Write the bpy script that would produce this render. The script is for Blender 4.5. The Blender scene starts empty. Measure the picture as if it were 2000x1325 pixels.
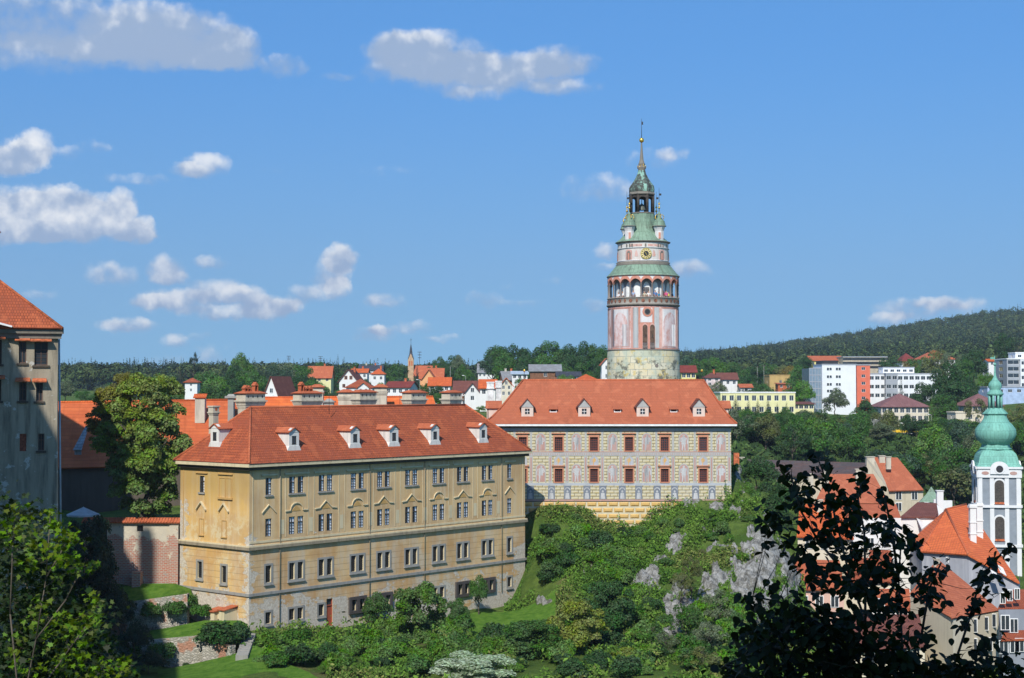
import bpy, math, random
import numpy as np
from mathutils import Vector, Matrix
rnd = random.Random(7)
R = math.radians
FP = 2966.0           # focal length in pixels of the 2000 px wide photograph
HZ = 760.0            # horizon row
PITCH = math.atan((HZ-662.5)/FP)
CP, SP = math.cos(PITCH), math.sin(PITCH)
SC = bpy.context.scene
COL = SC.collection

# ---------------------------------------------------------------- camera, sky, sun
cam = bpy.data.cameras.new('camera'); cam.lens = 36*FP/2000; cam.sensor_width = 36
cam.clip_start = .5; cam.clip_end = 30000
cam_o = bpy.data.objects.new('camera', cam); COL.objects.link(cam_o)
cam_o.rotation_euler = (math.pi/2+PITCH, 0, 0); SC.camera = cam_o
SUN_EL, SUN_AZ = R(42), R(194)
SC.view_settings.view_transform = 'Standard'; SC.view_settings.look = 'None'
SC.view_settings.exposure = 0.17; SC.view_settings.gamma = 1
SC.cycles.max_bounces = 5; SC.cycles.diffuse_bounces = 3; SC.cycles.glossy_bounces = 2
SC.cycles.transmission_bounces = 3; SC.cycles.transparent_max_bounces = 6; SC.cycles.volume_bounces = 0
SC.cycles.use_denoising = True
SC.cycles.caustics_reflective = False; SC.cycles.caustics_refractive = False

def P(px, py, Y):
    a = (px-1000)/FP; b = (662.5-py)/FP
    t = Y/(CP-b*SP)
    return Vector((a*t, Y, (SP+b*CP)*t))

class NT:
    """small node helper"""
    def __init__(s, tree):
        s.t = tree; s.nodes = tree.nodes; s.links = tree.links
    def n(s, typ, ins=None, **kw):
        nd = s.nodes.new(typ)
        for k, v in kw.items(): setattr(nd, k, v)
        if ins:
            for k, v in ins.items():
                if v is None: continue
                if isinstance(v, bpy.types.NodeSocket): s.links.new(v, nd.inputs[k])
                else: nd.inputs[k].default_value = v
        return nd
    def math(s, op, a, b=None, c=None, clamp=False):
        return s.n('ShaderNodeMath', {0: a, 1: b, 2: c}, operation=op, use_clamp=clamp).outputs[0]
    def vmath(s, op, a, b=None, c=None):
        return s.n('ShaderNodeVectorMath', {0: a, 1: b, 2: c}, operation=op).outputs[0]
    def mix(s, f, a, b, mode='MIX'):
        nd = s.nodes.new('ShaderNodeMix'); nd.data_type = 'RGBA'; nd.blend_type = mode
        for i, v in ((0, f), (6, a), (7, b)):
            if isinstance(v, bpy.types.NodeSocket): s.links.new(v, nd.inputs[i])
            else: nd.inputs[i].default_value = v if i == 0 else (tuple(v)+(1,))[:4]
        return nd.outputs[2]
    def noise(s, vec, scale, detail=3, rough=.55, dim='3D'):
        return s.n('ShaderNodeTexNoise', {'Vector': vec, 'Scale': scale, 'Detail': detail, 'Roughness': rough}, noise_dimensions=dim).outputs[0]
    def step(s, v, lo, hi, a=0., b=1.):
        nd = s.n('ShaderNodeMapRange', {0: v, 1: lo, 2: hi, 3: a, 4: b}, interpolation_type='SMOOTHSTEP')
        return nd.outputs[0]

world = bpy.data.worlds.new("World"); SC.world = world; world.use_nodes = True
W = NT(world.node_tree); W.nodes.clear()
sky = W.n('ShaderNodeTexSky', sky_type='NISHITA', sun_disc=False, sun_elevation=SUN_EL, sun_rotation=SUN_AZ,
          altitude=500, air_density=1.0, dust_density=0.3, ozone_density=3.0)
_tc = W.n('ShaderNodeTexCoord').outputs['Generated']
W.links.new(W.vmath('NORMALIZE', W.vmath('MULTIPLY_ADD', _tc, (1., 1., 1.0), (0., 0., .185))), sky.inputs['Vector'])   # clear mountain-blue air down to the horizon
# clouds at infinite distance: (az px, el px, half width, half height, density) in units of the photograph's pixels
CLOUDS = [(120,40,290,70,.75),(330,70,170,64,.75),(455,95,58,46,.85),(550,130,52,26,.65),(40,105,180,38,.6),(280,105,190,34,.6),(420,118,90,24,.5),
 (840,108,135,54,.95),(790,92,80,40,.85),(900,145,130,44,.8),(1010,140,130,42,.75),(1090,122,90,36,.8),(1100,172,84,18,.7),(662,150,36,11,.5),(930,185,80,16,.5),(760,140,70,26,.5),
 (62,285,44,34,1.1),(30,305,62,34,1.0),(0,318,80,28,1.0),(180,287,34,16,.45),(130,300,30,18,.4),
 (20,395,70,34,.9),(80,390,60,34,.9),(130,388,44,30,.9),(60,430,150,44,1.1),(185,405,44,34,.9),(235,398,34,34,1.0),(240,432,40,38,1.0),(150,445,130,32,.9),(286,448,22,30,1.0),(262,460,40,20,.7),(20,455,120,24,.8),(170,425,70,34,.8),
 (398,322,50,26,.9),(365,332,40,14,.7),(275,350,80,13,.45),
 (215,535,58,25,.8),(323,527,40,34,1.0),(412,513,38,17,.7),(345,545,60,13,.4),
 (340,587,85,26,.95),(425,570,62,28,.9),(478,580,50,26,.85),(530,600,62,27,.95),(440,612,90,16,.8),(300,590,50,16,.6),
 (664,503,36,32,1.2),(645,538,40,32,1.0),(660,565,28,24,.9),(600,573,46,21,.7),(560,598,40,18,.7),
 (250,635,66,17,.9),(345,668,34,15,.7),(70,577,40,12,.45),(385,656,30,9,.4),(420,692,60,24,.45),(320,705,80,14,.35),
 (750,586,52,18,.75),(945,585,45,20,.6),(728,654,44,20,.75),(750,645,30,14,.6),(808,638,44,17,.5),(865,661,50,9,.4),(1030,593,60,10,.35),(760,335,90,12,.2),(525,335,26,8,.25),
 (1170,368,86,33,.6),(1280,312,60,26,.5),(1315,300,36,14,.4),(1190,490,36,20,.6),(1180,522,32,10,.5),(1345,526,56,22,.65),(1165,597,34,20,.55),(1075,548,26,9,.3),
 (1815,602,110,25,.65),(1742,624,52,17,.65),(1850,590,80,16,.5),(1000,560,30,8,.2),(870,385,24,8,.15)]
geo = W.n('ShaderNodeTexCoord').outputs['Generated']
sep = W.n('ShaderNodeSeparateXYZ', {0: geo})
az = W.math('MULTIPLY', W.math('ARCTAN2', sep.outputs[0], sep.outputs[1]), FP)
el = W.math('MULTIPLY', W.math('ARCSINE', sep.outputs[2]), FP)
ae = W.n('ShaderNodeCombineXYZ', {0: az, 1: el}).outputs[0]
warp = W.n('ShaderNodeTexNoise', {'Vector': ae, 'Scale': .03, 'Detail': 5., 'Roughness': .6}, noise_dimensions='2D').outputs['Color']
warp2 = W.vmath('MULTIPLY', W.vmath('SUBTRACT', warp, (.5, .5, .5)), (30., 20., 0.))
aw = W.vmath('ADD', ae, warp2)
acc = (0., 0., 0.)
for (px, py, rx, ry, st) in CLOUDS:
    u0 = FP*math.atan2(px-1000, FP); v0 = FP*math.asin(P(px, py, 1).normalized().z)
    awi = aw if isinstance(acc, tuple) else W.vmath('MULTIPLY_ADD', acc, (1e-9, 1e-9, 1e-9), aw)   # keeps the evaluation sequential
    q = W.vmath('MULTIPLY_ADD', awi, (1/rx, 1/ry, 0.), (-u0/rx, -v0/ry, 1.))
    l2 = W.n('ShaderNodeVectorMath', {0: q, 1: q}, operation='DOT_PRODUCT').outputs['Value']
    d = W.math('MULTIPLY', W.math('SUBTRACT', 2.15, l2, clamp=True), st*.8)
    acc = W.vmath('MULTIPLY_ADD', q, d, acc)
acs = W.n('ShaderNodeSeparateXYZ', {0: acc}); dens = W.math('MINIMUM', acs.outputs[2], 1.4); wv = W.math('DIVIDE', acs.outputs[1], W.math('MAXIMUM', acs.outputs[2], .3))
nz = W.noise(ae, .024, 6, .5, '2D')
nzb = W.noise(W.vmath('ADD', ae, (-9., 14., 0.)), .026, 3, .5, '2D')
big = W.noise(ae, .014, 3, .5, '2D')
fld = W.math('ADD', dens, W.math('MULTIPLY', W.math('SUBTRACT', nz, .5), 1.15))
alpha = W.math('MULTIPLY', W.step(fld, .02, .85), W.step(dens, .02, .22))
alpha = W.math('MULTIPLY', alpha, W.step(dens, .0, 1.1, .55, .97))
lit = W.math('ADD', W.math('MULTIPLY', wv, .75), W.math('MULTIPLY', W.math('SUBTRACT', nz, nzb), 1.3))
lit = W.math('ADD', lit, W.math('MULTIPLY', W.math('SUBTRACT', big, .5), .8))
# high clouds over the camera are seen from below: greyer
high = W.step(el, 1500*.36, 1500*.43)
lit = W.math('SUBTRACT', lit, W.math('MULTIPLY', high, .55))
ccol = W.mix(W.step(lit, -.55, .75), (.34, .45, .64), (.95, .96, .97))
SKS = .138
skc = W.n('ShaderNodeHueSaturation', {'Saturation': W.step(el, -50, 700, .98, 1.22), 'Value': W.step(el, -150, 850, .74, 1.22), 'Color': sky.outputs[0]}).outputs[0]
skc = W.mix(1., skc, W.mix(W.step(el, 0, 750), (.80, 1.05, 1.02), (.88, 1.03, 1.06)), 'MULTIPLY')
bgs = W.n('ShaderNodeBackground', {0: skc, 1: SKS})
bgc = W.n('ShaderNodeBackground', {0: ccol, 1: .92})
mx = W.n('ShaderNodeMixShader', {0: alpha, 1: bgs.outputs[0], 2: bgc.outputs[0]})
W.n('ShaderNodeOutputWorld', {0: mx.outputs[0]})
world.cycles.sampling_method = 'MANUAL'; world.cycles.sample_map_resolution = 256

sun = bpy.data.lights.new('sun', 'SUN'); sun.energy = 4.6; sun.angle = R(.5); sun.color = (1, .955, .88)
sun_o = bpy.data.objects.new('sun', sun); COL.objects.link(sun_o)
sd = Vector((math.sin(SUN_AZ)*math.cos(SUN_EL), math.cos(SUN_AZ)*math.cos(SUN_EL), math.sin(SUN_EL)))
sun_o.rotation_euler = sd.to_track_quat('Z', 'Y').to_euler()

# ---------------------------------------------------------------- mesh helpers
def vnoise(x, y, seed=0):
    xi = np.floor(x).astype(np.int64); yi = np.floor(y).astype(np.int64); xf = x-xi; yf = y-yi
    def h(a, b):
        n = (a*374761393 + b*668265263 + seed*982451653) & 0x7fffffff
        n = ((n ^ (n >> 13))*1274126177) & 0x7fffffff
        return ((n ^ (n >> 16)) & 0xffff)/65535.0
    sx = xf*xf*(3-2*xf); sy = yf*yf*(3-2*yf)
    return (h(xi, yi)*(1-sx)+h(xi+1, yi)*sx)*(1-sy)+(h(xi, yi+1)*(1-sx)+h(xi+1, yi+1)*sx)*sy
def fbm(x, y, o=4, seed=0):
    s = 0; a = .5
    for i in range(o): s = s+a*vnoise(x*2**i, y*2**i, seed+i*17); a *= .5
    return s
def mesh_np(name, V, Fq, mats, smooth=False, mi=None):
    me = bpy.data.meshes.new(name); k = Fq.shape[1]
    me.vertices.add(len(V)); me.vertices.foreach_set('co', np.ascontiguousarray(V, np.float32).ravel())
    me.loops.add(Fq.size); me.loops.foreach_set('vertex_index', np.ascontiguousarray(Fq, np.int32).ravel())
    me.polygons.add(len(Fq)); me.polygons.foreach_set('loop_start', np.arange(0, Fq.size, k, dtype=np.int32))
    if smooth: me.polygons.foreach_set('use_smooth', np.ones(len(Fq), bool))
    if mi is not None: me.polygons.foreach_set('material_index', np.ascontiguousarray(mi, np.int32))
    for m in (mats if isinstance(mats, (list, tuple)) else [mats]): me.materials.append(m)
    me.update(calc_edges=True)
    return me
def link(name, me, parent=None):
    o = bpy.data.objects.new(name, me); COL.objects.link(o)
    if parent is not None: o.parent = parent
    return o
def tag(o, label=None, cat=None, group=None, kind=None):
    if label: o['label'] = label
    if cat: o['category'] = cat
    if group: o['group'] = group
    if kind: o['kind'] = kind
    return o
ROOTLOC = {}
def thing(name, label, cat, loc=(0,0,0), rz=0, group=None):
    o = bpy.data.objects.new(name, None); COL.objects.link(o); o.empty_display_size = .3
    o.location = loc; o.rotation_euler = (0, 0, rz)
    tag(o, label, cat, group); ROOTLOC[o.name] = Vector(loc)
    return o
class Fr:
    """facade frame: s along the wall, d outward, z up (world z)"""
    def __init__(s, O, u):
        s.O = Vector((O[0], O[1], 0)); s.u = Vector((u[0], u[1], 0)).normalized(); s.n = Vector((s.u.y, -s.u.x, 0))
    def __call__(s, a, d, z): return s.O+s.u*a+s.n*d+Vector((0, 0, z))
    def s_at(s, px):
        k = (px-1000)/FP   # column of the photograph -> distance along the wall
        return (k*s.O.y-s.O.x)/(s.u.x-k*s.u.y)
    def z_at(s, px, py):
        a = s.s_at(px); return P(px, py, s(a, 0, 0).y).z
ID = Fr((0, 0), (1, 0))
class MB:
    def __init__(s, fr=None):
        s.v = []; s.f = []; s.m = []; s.uv = []; s.sm = []; s.fr = fr
    def T(s, p): return s.fr(p[0], p[1], p[2]) if s.fr else Vector(p)
    def poly(s, pts, mi=0, uv=None, sm=False):
        b = len(s.v); s.v += [s.T(p) for p in pts]; s.f.append(list(range(b, b+len(pts)))); s.m.append(mi); s.uv.append(uv); s.sm.append(sm)
        return s
    def box(s, a0, a1, d0, d1, z0, z1, mi=0, tap=0.):
        t = tap
        c = [(a0, d0, z0), (a1, d0, z0), (a1, d1, z0), (a0, d1, z0), (a0+t, d0+t, z1), (a1-t, d0+t, z1), (a1-t, d1-t, z1), (a0+t, d1-t, z1)]
        for q in ((0,1,5,4), (1,2,6,5), (2,3,7,6), (3,0,4,7), (4,5,6,7), (3,2,1,0)): s.poly([c[i] for i in q], mi)
        return s
    def prism(s, pts, d0, d1, mi=0):
        """polygon in (s, z) extruded from d0 to d1"""
        n = len(pts)
        s.poly([(p[0], d1, p[1]) for p in pts], mi); s.poly([(p[0], d0, p[1]) for p in pts[::-1]], mi)
        for i in range(n):
            a, b = pts[i], pts[(i+1) % n]; s.poly([(a[0], d0, a[1]), (b[0], d0, b[1]), (b[0], d1, b[1]), (a[0], d1, a[1])], mi)
        return s
    def slab(s, pts, th, mi=0):
        """planar polygon of 3-D points with thickness th along its normal (downwards)"""
        P_ = [Vector(p) for p in pts]; nrm = (P_[1]-P_[0]).cross(P_[2]-P_[0]).normalized()
        if nrm.z < 0: P_ = P_[::-1]; nrm = -nrm
        Q = [p-nrm*th for p in P_]; n = len(P_)
        s.poly(P_, mi); s.poly(Q[::-1], mi)
        for i in range(n): j = (i+1) % n; s.poly([P_[i], Q[i], Q[j], P_[j]], mi)
        return s
    def lathe(s, prof, n=32, c=(0, 0), mi=0, a0=0., a1=2*math.pi, smooth=True, rot=0.):
        """prof: [(r, z)...] bottom to top"""
        full = abs(a1-a0-2*math.pi) < 1e-6; R0 = max(p[0] for p in prof)
        for i in range(n):
            t0 = rot+a0+(a1-a0)*i/n; t1 = rot+a0+(a1-a0)*(i+1)/n
            for (r0, z0), (r1, z1) in zip(prof[:-1], prof[1:]):
                pts = [(c[0]+r0*math.cos(t0), c[1]+r0*math.sin(t0), z0), (c[0]+r0*math.cos(t1), c[1]+r0*math.sin(t1), z0),
                       (c[0]+r1*math.cos(t1), c[1]+r1*math.sin(t1), z1), (c[0]+r1*math.cos(t0), c[1]+r1*math.sin(t0), z1)]
                uv = [((t0-rot)*R0, z0), ((t1-rot)*R0, z0), ((t1-rot)*R0, z1), ((t0-rot)*R0, z1)]
                if r1 < 1e-4: pts = pts[:3]; uv = uv[:3]
                elif r0 < 1e-4: pts = [pts[0], pts[2], pts[3]]; uv = [uv[0], uv[2], uv[3]]
                s.poly(pts, mi, uv, smooth)
        return s
    def tube(s, a, b, r0, r1=None, n=6, mi=0):
        r1 = r0 if r1 is None else r1
        a = s.T(a); b = s.T(b); ax = (b-a).normalized(); x = ax.orthogonal().normalized(); y = ax.cross(x); fr, s.fr = s.fr, None
        ra = [a+(x*math.cos(6.2832*i/n)+y*math.sin(6.2832*i/n))*r0 for i in range(n)]
        rb = [b+(x*math.cos(6.2832*i/n)+y*math.sin(6.2832*i/n))*r1 for i in range(n)]
        for i in range(n): j = (i+1) % n; s.poly([ra[i], ra[j], rb[j], rb[i]], mi, None, True)
        s.poly(rb, mi); s.poly(ra[::-1], mi); s.fr = fr
        return s
    def build(s, name, mats, parent=None, off=None):
        """off: world position of the root the vertices are relative to"""
        off = off or Vector((0, 0, 0))
        me = bpy.data.meshes.new(name)
        key = {}; vs = []; fs = []; lv = None
        for f in s.f:
            g = []
            for i in f:
                p = s.v[i]; k = (round(p.x, 4), round(p.y, 4), round(p.z, 4))
                if k not in key: key[k] = len(vs); vs.append(p-off)
                g.append(key[k])
            fs.append(g)
        ok = [i for i, g in enumerate(fs) if len(set(g)) == len(g)]
        me.from_pydata(vs, [], [fs[i] for i in ok])
        for m in (mats if isinstance(mats, (list, tuple)) else [mats]): me.materials.append(m)
        uvl = me.uv_layers.new(name='UVMap'); li = 0; U = []
        for i in ok:
            if s.uv[i] is not None:
                for a in s.uv[i]: U += [a[0], a[1]]
                continue
            pts = [s.v[j] for j in s.f[i]]; nr = Vector((0, 0, 0))
            for a, b in zip(pts, pts[1:]+pts[:1]): nr += a.cross(b)
            nr = nr.normalized() if nr.length > 1e-12 else Vector((0, 0, 1))
            if abs(nr.z) > .995: u = Vector((1, 0, 0)); v = Vector((0, 1, 0))
            else: u = Vector((0, 0, 1)).cross(nr).normalized(); v = nr.cross(u)
            for p in pts: U += [p.dot(u), p.dot(v)]
        uvl.data.foreach_set('uv', U)
        me.polygons.foreach_set('material_index', [s.m[i] for i in ok])
        me.polygons.foreach_set('use_smooth', [s.sm[i] for i in ok])
        me.update()
        return link(name, me, parent)
def copy_tree(o, parent=None):
    c = o.copy(); COL.objects.link(c); c.parent = parent
    for ch in list(o.children): copy_tree(ch, c)
    return c

# ---------------------------------------------------------------- materials
MT = {}
def material(name, rough=.85, spec=.3):
    m = bpy.data.materials.new(name); m.use_nodes = True; t = NT(m.node_tree); b = t.nodes['Principled BSDF']
    b.inputs['Roughness'].default_value = rough; b.inputs['Specular IOR Level'].default_value = spec
    return m, t, b
def bump(t, b, h, strength=.3, dist=.05):
    t.links.new(t.n('ShaderNodeBump', {'Height': h, 'Strength': strength, 'Distance': dist}).outputs[0], b.inputs['Normal'])
def plain(name, c, rough=.8, var=.12, scale=.8, metal=0., spec=.3):
    if name in MT: return MT[name]
    m, t, b = material(name, rough, spec); pos = t.n('ShaderNodeNewGeometry').outputs['Position']
    n = t.noise(pos, scale, 5, .65)
    lo = tuple(x*(1-var*1.6) for x in c); hi = tuple(min(1, x*(1+var)) for x in c)
    t.links.new(t.mix(t.step(n, .3, .7), lo, hi), b.inputs['Base Color']); b.inputs['Metallic'].default_value = metal
    MT[name] = m; return m
def wallmat(name, c, dirt=(.25, .22, .18), amt=.35, scale=.5, peel=None, bs=.15):
    """plaster with vertical run-off streaks, blotches and optional peeled patches"""
    if name in MT: return MT[name]
    m, t, b = material(name, .92, .15); pos = t.n('ShaderNodeNewGeometry').outputs['Position']
    st = t.noise(t.vmath('MULTIPLY', pos, (1.6, 1.6, .16)), 1.3, 4, .6)
    bl = t.noise(pos, scale, 5, .6); fi = t.noise(pos, 7., 3, .6)
    col = t.mix(t.math('MULTIPLY', t.step(st, .42, .75), amt), c, dirt)
    col = t.mix(t.math('MULTIPLY', t.step(bl, .45, .7), amt*.8), col, tuple(x*.72 for x in c))
    col = t.mix(t.math('MULTIPLY', fi, .25), col, tuple(min(1, x*1.12) for x in c))
    if peel: col = t.mix(t.step(t.noise(pos, .9, 6, .7), .60, .63), col, peel)
    t.links.new(col, b.inputs['Base Color']); bump(t, b, fi, bs, .03)
    MT[name] = m; return m
def tilemat(name, c, c2=None, row=.34, colw=.24, moss=.25, mort=.35):
    """clay tiles in courses, UVs in metres"""
    if name in MT: return MT[name]
    c2 = c2 or tuple(x*.72 for x in c)
    m, t, b = material(name, .85, .25); uv = t.n('ShaderNodeUVMap').outputs[0]; pos = t.n('ShaderNodeNewGeometry').outputs['Position']
    br = t.n('ShaderNodeTexBrick', {'Vector': uv, 'Color1': c+(1,), 'Color2': c2+(1,), 'Mortar': tuple(x*mort for x in c)+(1,), 'Scale': 1., 'Mortar Size': .035, 'Mortar Smooth': .4, 'Bias': -.2, 'Brick Width': colw, 'Row Height': row})
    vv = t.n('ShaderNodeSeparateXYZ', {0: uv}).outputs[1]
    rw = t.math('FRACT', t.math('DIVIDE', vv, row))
    n = t.noise(pos, .35, 5, .65); n2 = t.noise(pos, 2.2, 4, .7)
    col = t.mix(t.math('MULTIPLY', t.step(n, .38, .66), .8), br.outputs[0], c2)
    col = t.mix(t.math('MULTIPLY', t.step(n2, .5, .8), moss), col, (.10, .07, .045))
    col = t.mix(t.math('MULTIPLY', t.step(n2, .45, .2), .35), col, tuple(min(1, x*1.35) for x in c))
    n3 = t.noise(t.vmath('MULTIPLY', uv, (1.1, .10, 1.)), 1.3, 4, .7); col = t.mix(t.math('MULTIPLY', t.step(n3, .52, .68), .4), col, tuple(x*.55 for x in c))
    col = t.mix(t.math('MULTIPLY', t.step(t.noise(pos, .8, 3, .5), .56, .60), .28), col, (min(1, c[0]*1.25), c[1]*1.45, c[2]*1.5))
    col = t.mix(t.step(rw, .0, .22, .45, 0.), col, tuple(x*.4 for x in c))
    t.links.new(col, b.inputs['Base Color'])
    bump(t, b, t.math('ADD', t.math('MULTIPLY', rw, -1.), t.math('MULTIPLY', br.outputs[1], -.5)), .35, .05)
    MT[name] = m; return m
def coppermat(name, c, dark=(.06, .055, .04), amt=.35, lo=.5, hi=.68):
    if name in MT: return MT[name]
    m, t, b = material(name, .7, .3); uv = t.n('ShaderNodeUVMap').outputs[0]; pos = t.n('ShaderNodeNewGeometry').outputs['Position']
    br = t.n('ShaderNodeTexBrick', {'Vector': uv, 'Color1': c+(1,), 'Color2': tuple(x*.8 for x in c)+(1,), 'Mortar': tuple(x*.5 for x in c)+(1,), 'Scale': 1., 'Mortar Size': .03, 'Brick Width': .65, 'Row Height': 1.4})
    st = t.noise(t.vmath('MULTIPLY', pos, (1., 1., .25)), 1.2, 5, .7)
    col = t.mix(t.math('MULTIPLY', t.step(st, lo, hi), amt), br.outputs[0], dark)
    col = t.mix(t.math('MULTIPLY', t.step(t.noise(pos, 3., 4), .45, .7), .3), col, tuple(min(1, x*1.25) for x in c))
    t.links.new(col, b.inputs['Base Color']); MT[name] = m; return m
def glass(name='window_glass', c=(.02, .025, .03)):
    if name in MT: return MT[name]
    m, t, b = material(name, .12, .6); pos = t.n('ShaderNodeNewGeometry').outputs['Position']
    t.links.new(t.mix(t.noise(pos, 1.5, 2), c, tuple(x*2.2 for x in c)), b.inputs['Base Color']); MT[name] = m; return m
def leafmat(name, base=None, trans=.35):
    """leaves: colour from the object's colour, varied leaf by leaf"""
    if name in MT: return MT[name]
    m, t, b = material(name, .6, .25)
    oc = t.n('ShaderNodeObjectInfo').outputs['Color'] if base is None else None
    rp = t.n('ShaderNodeNewGeometry'); pos = rp.outputs['Position']; ri = rp.outputs['Random Per Island']
    src = oc if base is None else base
    hs = t.n('ShaderNodeHueSaturation', {'Hue': t.step(ri, 0., 1., .47, .52), 'Saturation': t.step(t.noise(pos, .5, 2), .3, .7, .8, 1.15), 'Value': t.math('MULTIPLY_ADD', ri, .8, .6)})
    if base is None: t.links.new(src, hs.inputs['Color'])
    else: hs.inputs['Color'].default_value = tuple(base)+(1,)
    col = hs.outputs[0]
    t.links.new(col, b.inputs['Base Color'])
    tr = t.n('ShaderNodeBsdfTranslucent', {0: t.mix(1., col, (1.3, 1.25, .5), 'MULTIPLY')})
    mx = t.n('ShaderNodeMixShader', {0: trans, 1: b.outputs[0], 2: tr.outputs[0]})
    t.links.new(mx.outputs[0], t.nodes['Material Output'].inputs[0]); MT[name] = m; return m
M_GLASS = glass(); M_CURTAIN = plain('curtain_white', (.80, .81, .82), .8, .1, 3)
M_BARK = plain('bark', (.09, .075, .055), .95, .35, 3); M_LEAF = leafmat('leaves'); M_DARKWOOD = plain('dark_painted_wood', (.045, .035, .03), .6)
M_WHITE = plain('white_paint', (.74, .74, .71), .7, .08, 2); M_IRON = plain('dark_iron', (.03, .03, .032), .5)
M_CREAMRENDER = wallmat('chimney_render', (.52, .47, .37), (.12, .11, .09), .55, 1.2)
M_GREYSTONE = wallmat('grey_stone_trim', (.30, .29, .26), (.10, .10, .09), .5, 1.5)
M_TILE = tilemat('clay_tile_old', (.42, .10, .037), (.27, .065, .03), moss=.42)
M_TILEBR = tilemat('clay_tile_bright', (.62, .125, .028), (.50, .10, .03), .42, .3, .08)
M_TILEPAL = tilemat('clay_tile_faded', (.50, .14, .06), (.42, .105, .045), .3, .22, .12, .6)
M_TILEBROWN = tilemat('brown_tile', (.20, .07, .05), (.15, .055, .04), .35, .3, .1)
M_TILEGREY = tilemat('grey_sheet_roof', (.26, .26, .26), (.20, .20, .20), .6, .8, .15)
M_TILESLATE = tilemat('slate_roof', (.06, .065, .08), (.045, .05, .06), .3, .3, .05)
M_GOLD = plain('gilding', (.85, .55, .10), .3, .1, 2, metal=.85)
M_COPPER = coppermat('copper_patina', (.20, .30, .21), amt=.55); M_COPPER2 = coppermat('copper_patina_bright', (.18, .43, .34), (.03, .035, .03), .25)
# ---------------------------------------------------------------- terrain
CTRL = []   # (X, Y, Z)
def cp(px, py, Y): p = P(px, py, Y); CTRL.append((p.x, p.y, p.z))
for x in (-60, -20, 0, 20, 60):
    CTRL += [(x, -19, -2.5), (x, 0, -5.), (x, 15, -15), (x, 40, -27), (x, 80, -31)]
for px in (-400, 100, 600, 1000, 1400, 1700, 2400): CTRL.append(((px-1000)/FP*110, 110, -28.))
for a in ((100,1330,128),(250,1330,128),(500,1325,128),(750,1330,128),(1000,1335,128),(1250,1325,130),(1500,1330,130),
 (488,1236,144),(600,1238,150),(690,1215,157),(830,1200,166),(985,1178,175),(420,1250,146),(360,1200,151),(200,1205,150),(230,1210,149.5),(200,1300,143),(330,1300,143),(450,1275,142),(400,1340,134),(150,1340,136),
 (120,1180,152),(300,1195,151),
 (600,1290,136),(750,1280,140),(900,1260,146),(1000,1195,168),(1060,1185,168),(930,1200,167),
 (1030,985,183.5),(1060,992,182),(1100,990,182),(1150,1012,181.5),(1175,1045,181),(1210,1056,180),(1260,1042,181),(1320,995,181.5),(1380,985,182),(1430,985,182.3),
 (1040,1100,176),(1100,1085,174),(1180,1095,172),(1250,1090,171),(1320,1085,170),(1400,1085,170),(1460,1060,172),
 (1100,1170,166),(1200,1180,161),(1280,1180,159),(1360,1170,160),(1450,1160,162),(1530,1155,164),
 (1150,1260,148),(1300,1260,146),(1450,1260,147),(1580,1250,150),(1640,1325,140),
 (1437,935,190),(1465,962,184),(1490,1000,179),(1510,1050,175),(1535,1110,169),
 (1440,915,196)): cp(*a)
for X, Y, Z in ((36,190,-26),(38,180,-31),(37,170,-33),(38,160,-33),(45,200,-33),(60,200,-34),(60,180,-34),(70,240,-33),(110,240,-33),(45,150,-33),(60,140,-32),(40,230,-33),(90,180,-34),(90,150,-33),
 (30,215,-30),(20,190,-13.5),(5,190,-12.8),(10,198,-12.5),(14,212,-12.5),(-10,195,-13),(-20,190,-14),(-5,230,-16),(-40,165,-14.5),(-60,165,-14.5),(-50,182,-14.5),(-30,182,-14),(-70,140,-16),(-48,150,-15),(-42,156,-14.8),
 (-48,143,-22),(-60,120,-20),(-90,100,-20),(-36,157,-14.6),(-80,150,-15),(-38,142,-22)): CTRL.append((X, Y, Z))
for px in (-600, 0, 300, 600, 900):
    for Y, py in ((260,850),(330,830),(420,799),(500,786),(600,775),(760,764),(900,752),(1200,738),(1600,745),(4200,745)): cp(px, py, Y)
for a in ((1150,830,300),(1150,798,420),(1150,775,560),(1150,745,900),(1150,720,1300),(1150,722,4200),
 (1450,930,260),(1450,850,340),(1450,815,430),(1450,790,520),(1450,765,640),(1400,735,900),(1400,712,1300),(1450,698,1900),(1450,716,4200),
 (1650,1000,270),(1650,930,300),(1650,880,345),(1650,848,430),(1650,815,540),(1650,760,700),(1700,730,900),(1700,700,1300),(1700,660,1900),(1700,720,4200),
 (2000,1040,280),(2000,950,320),(2000,880,380),(1850,830,420),(2000,800,470),(2000,770,560),(1950,735,720),(2000,690,1000),(2000,650,1400),(2000,612,1900),(2500,560,1900),(2500,700,900),(2500,780,450),(2000,720,4200),(2600,1040,280),
 (1850,790,520),(1800,745,700)): cp(*a)
CA = np.array(CTRL)
def wq(X, Y): return np.stack([np.asarray(X)/(np.asarray(Y)+25.)*4.0, 2.6*np.log(np.asarray(Y)+25.)], -1)
_q = wq(CA[:, 0], CA[:, 1]); _D = np.linalg.norm(_q[:, None]-_q[None], axis=-1)
_n = len(CA); _A = np.zeros((_n+1, _n+1)); _A[:_n, :_n] = -_D+np.eye(_n)*1e-4; _A[_n, :_n] = 1; _A[:_n, _n] = 1
_s = 1/(1+CA[:, 1]/150.)   # solve for height scaled by distance
_w = np.linalg.solve(_A, np.append(CA[:, 2]*_s, 0))
def ground_np(X, Y):
    X = np.asarray(X, float).ravel(); Y = np.asarray(Y, float).ravel(); out = np.empty(len(X))
    for i in range(0, len(X), 20000):
        q = wq(X[i:i+20000], Y[i:i+20000]); D = np.linalg.norm(q[:, None]-_q[None], axis=-1)
        out[i:i+20000] = (-D@_w[:_n]+_w[_n])*(1+Y[i:i+20000]/150.)
    return out
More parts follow.
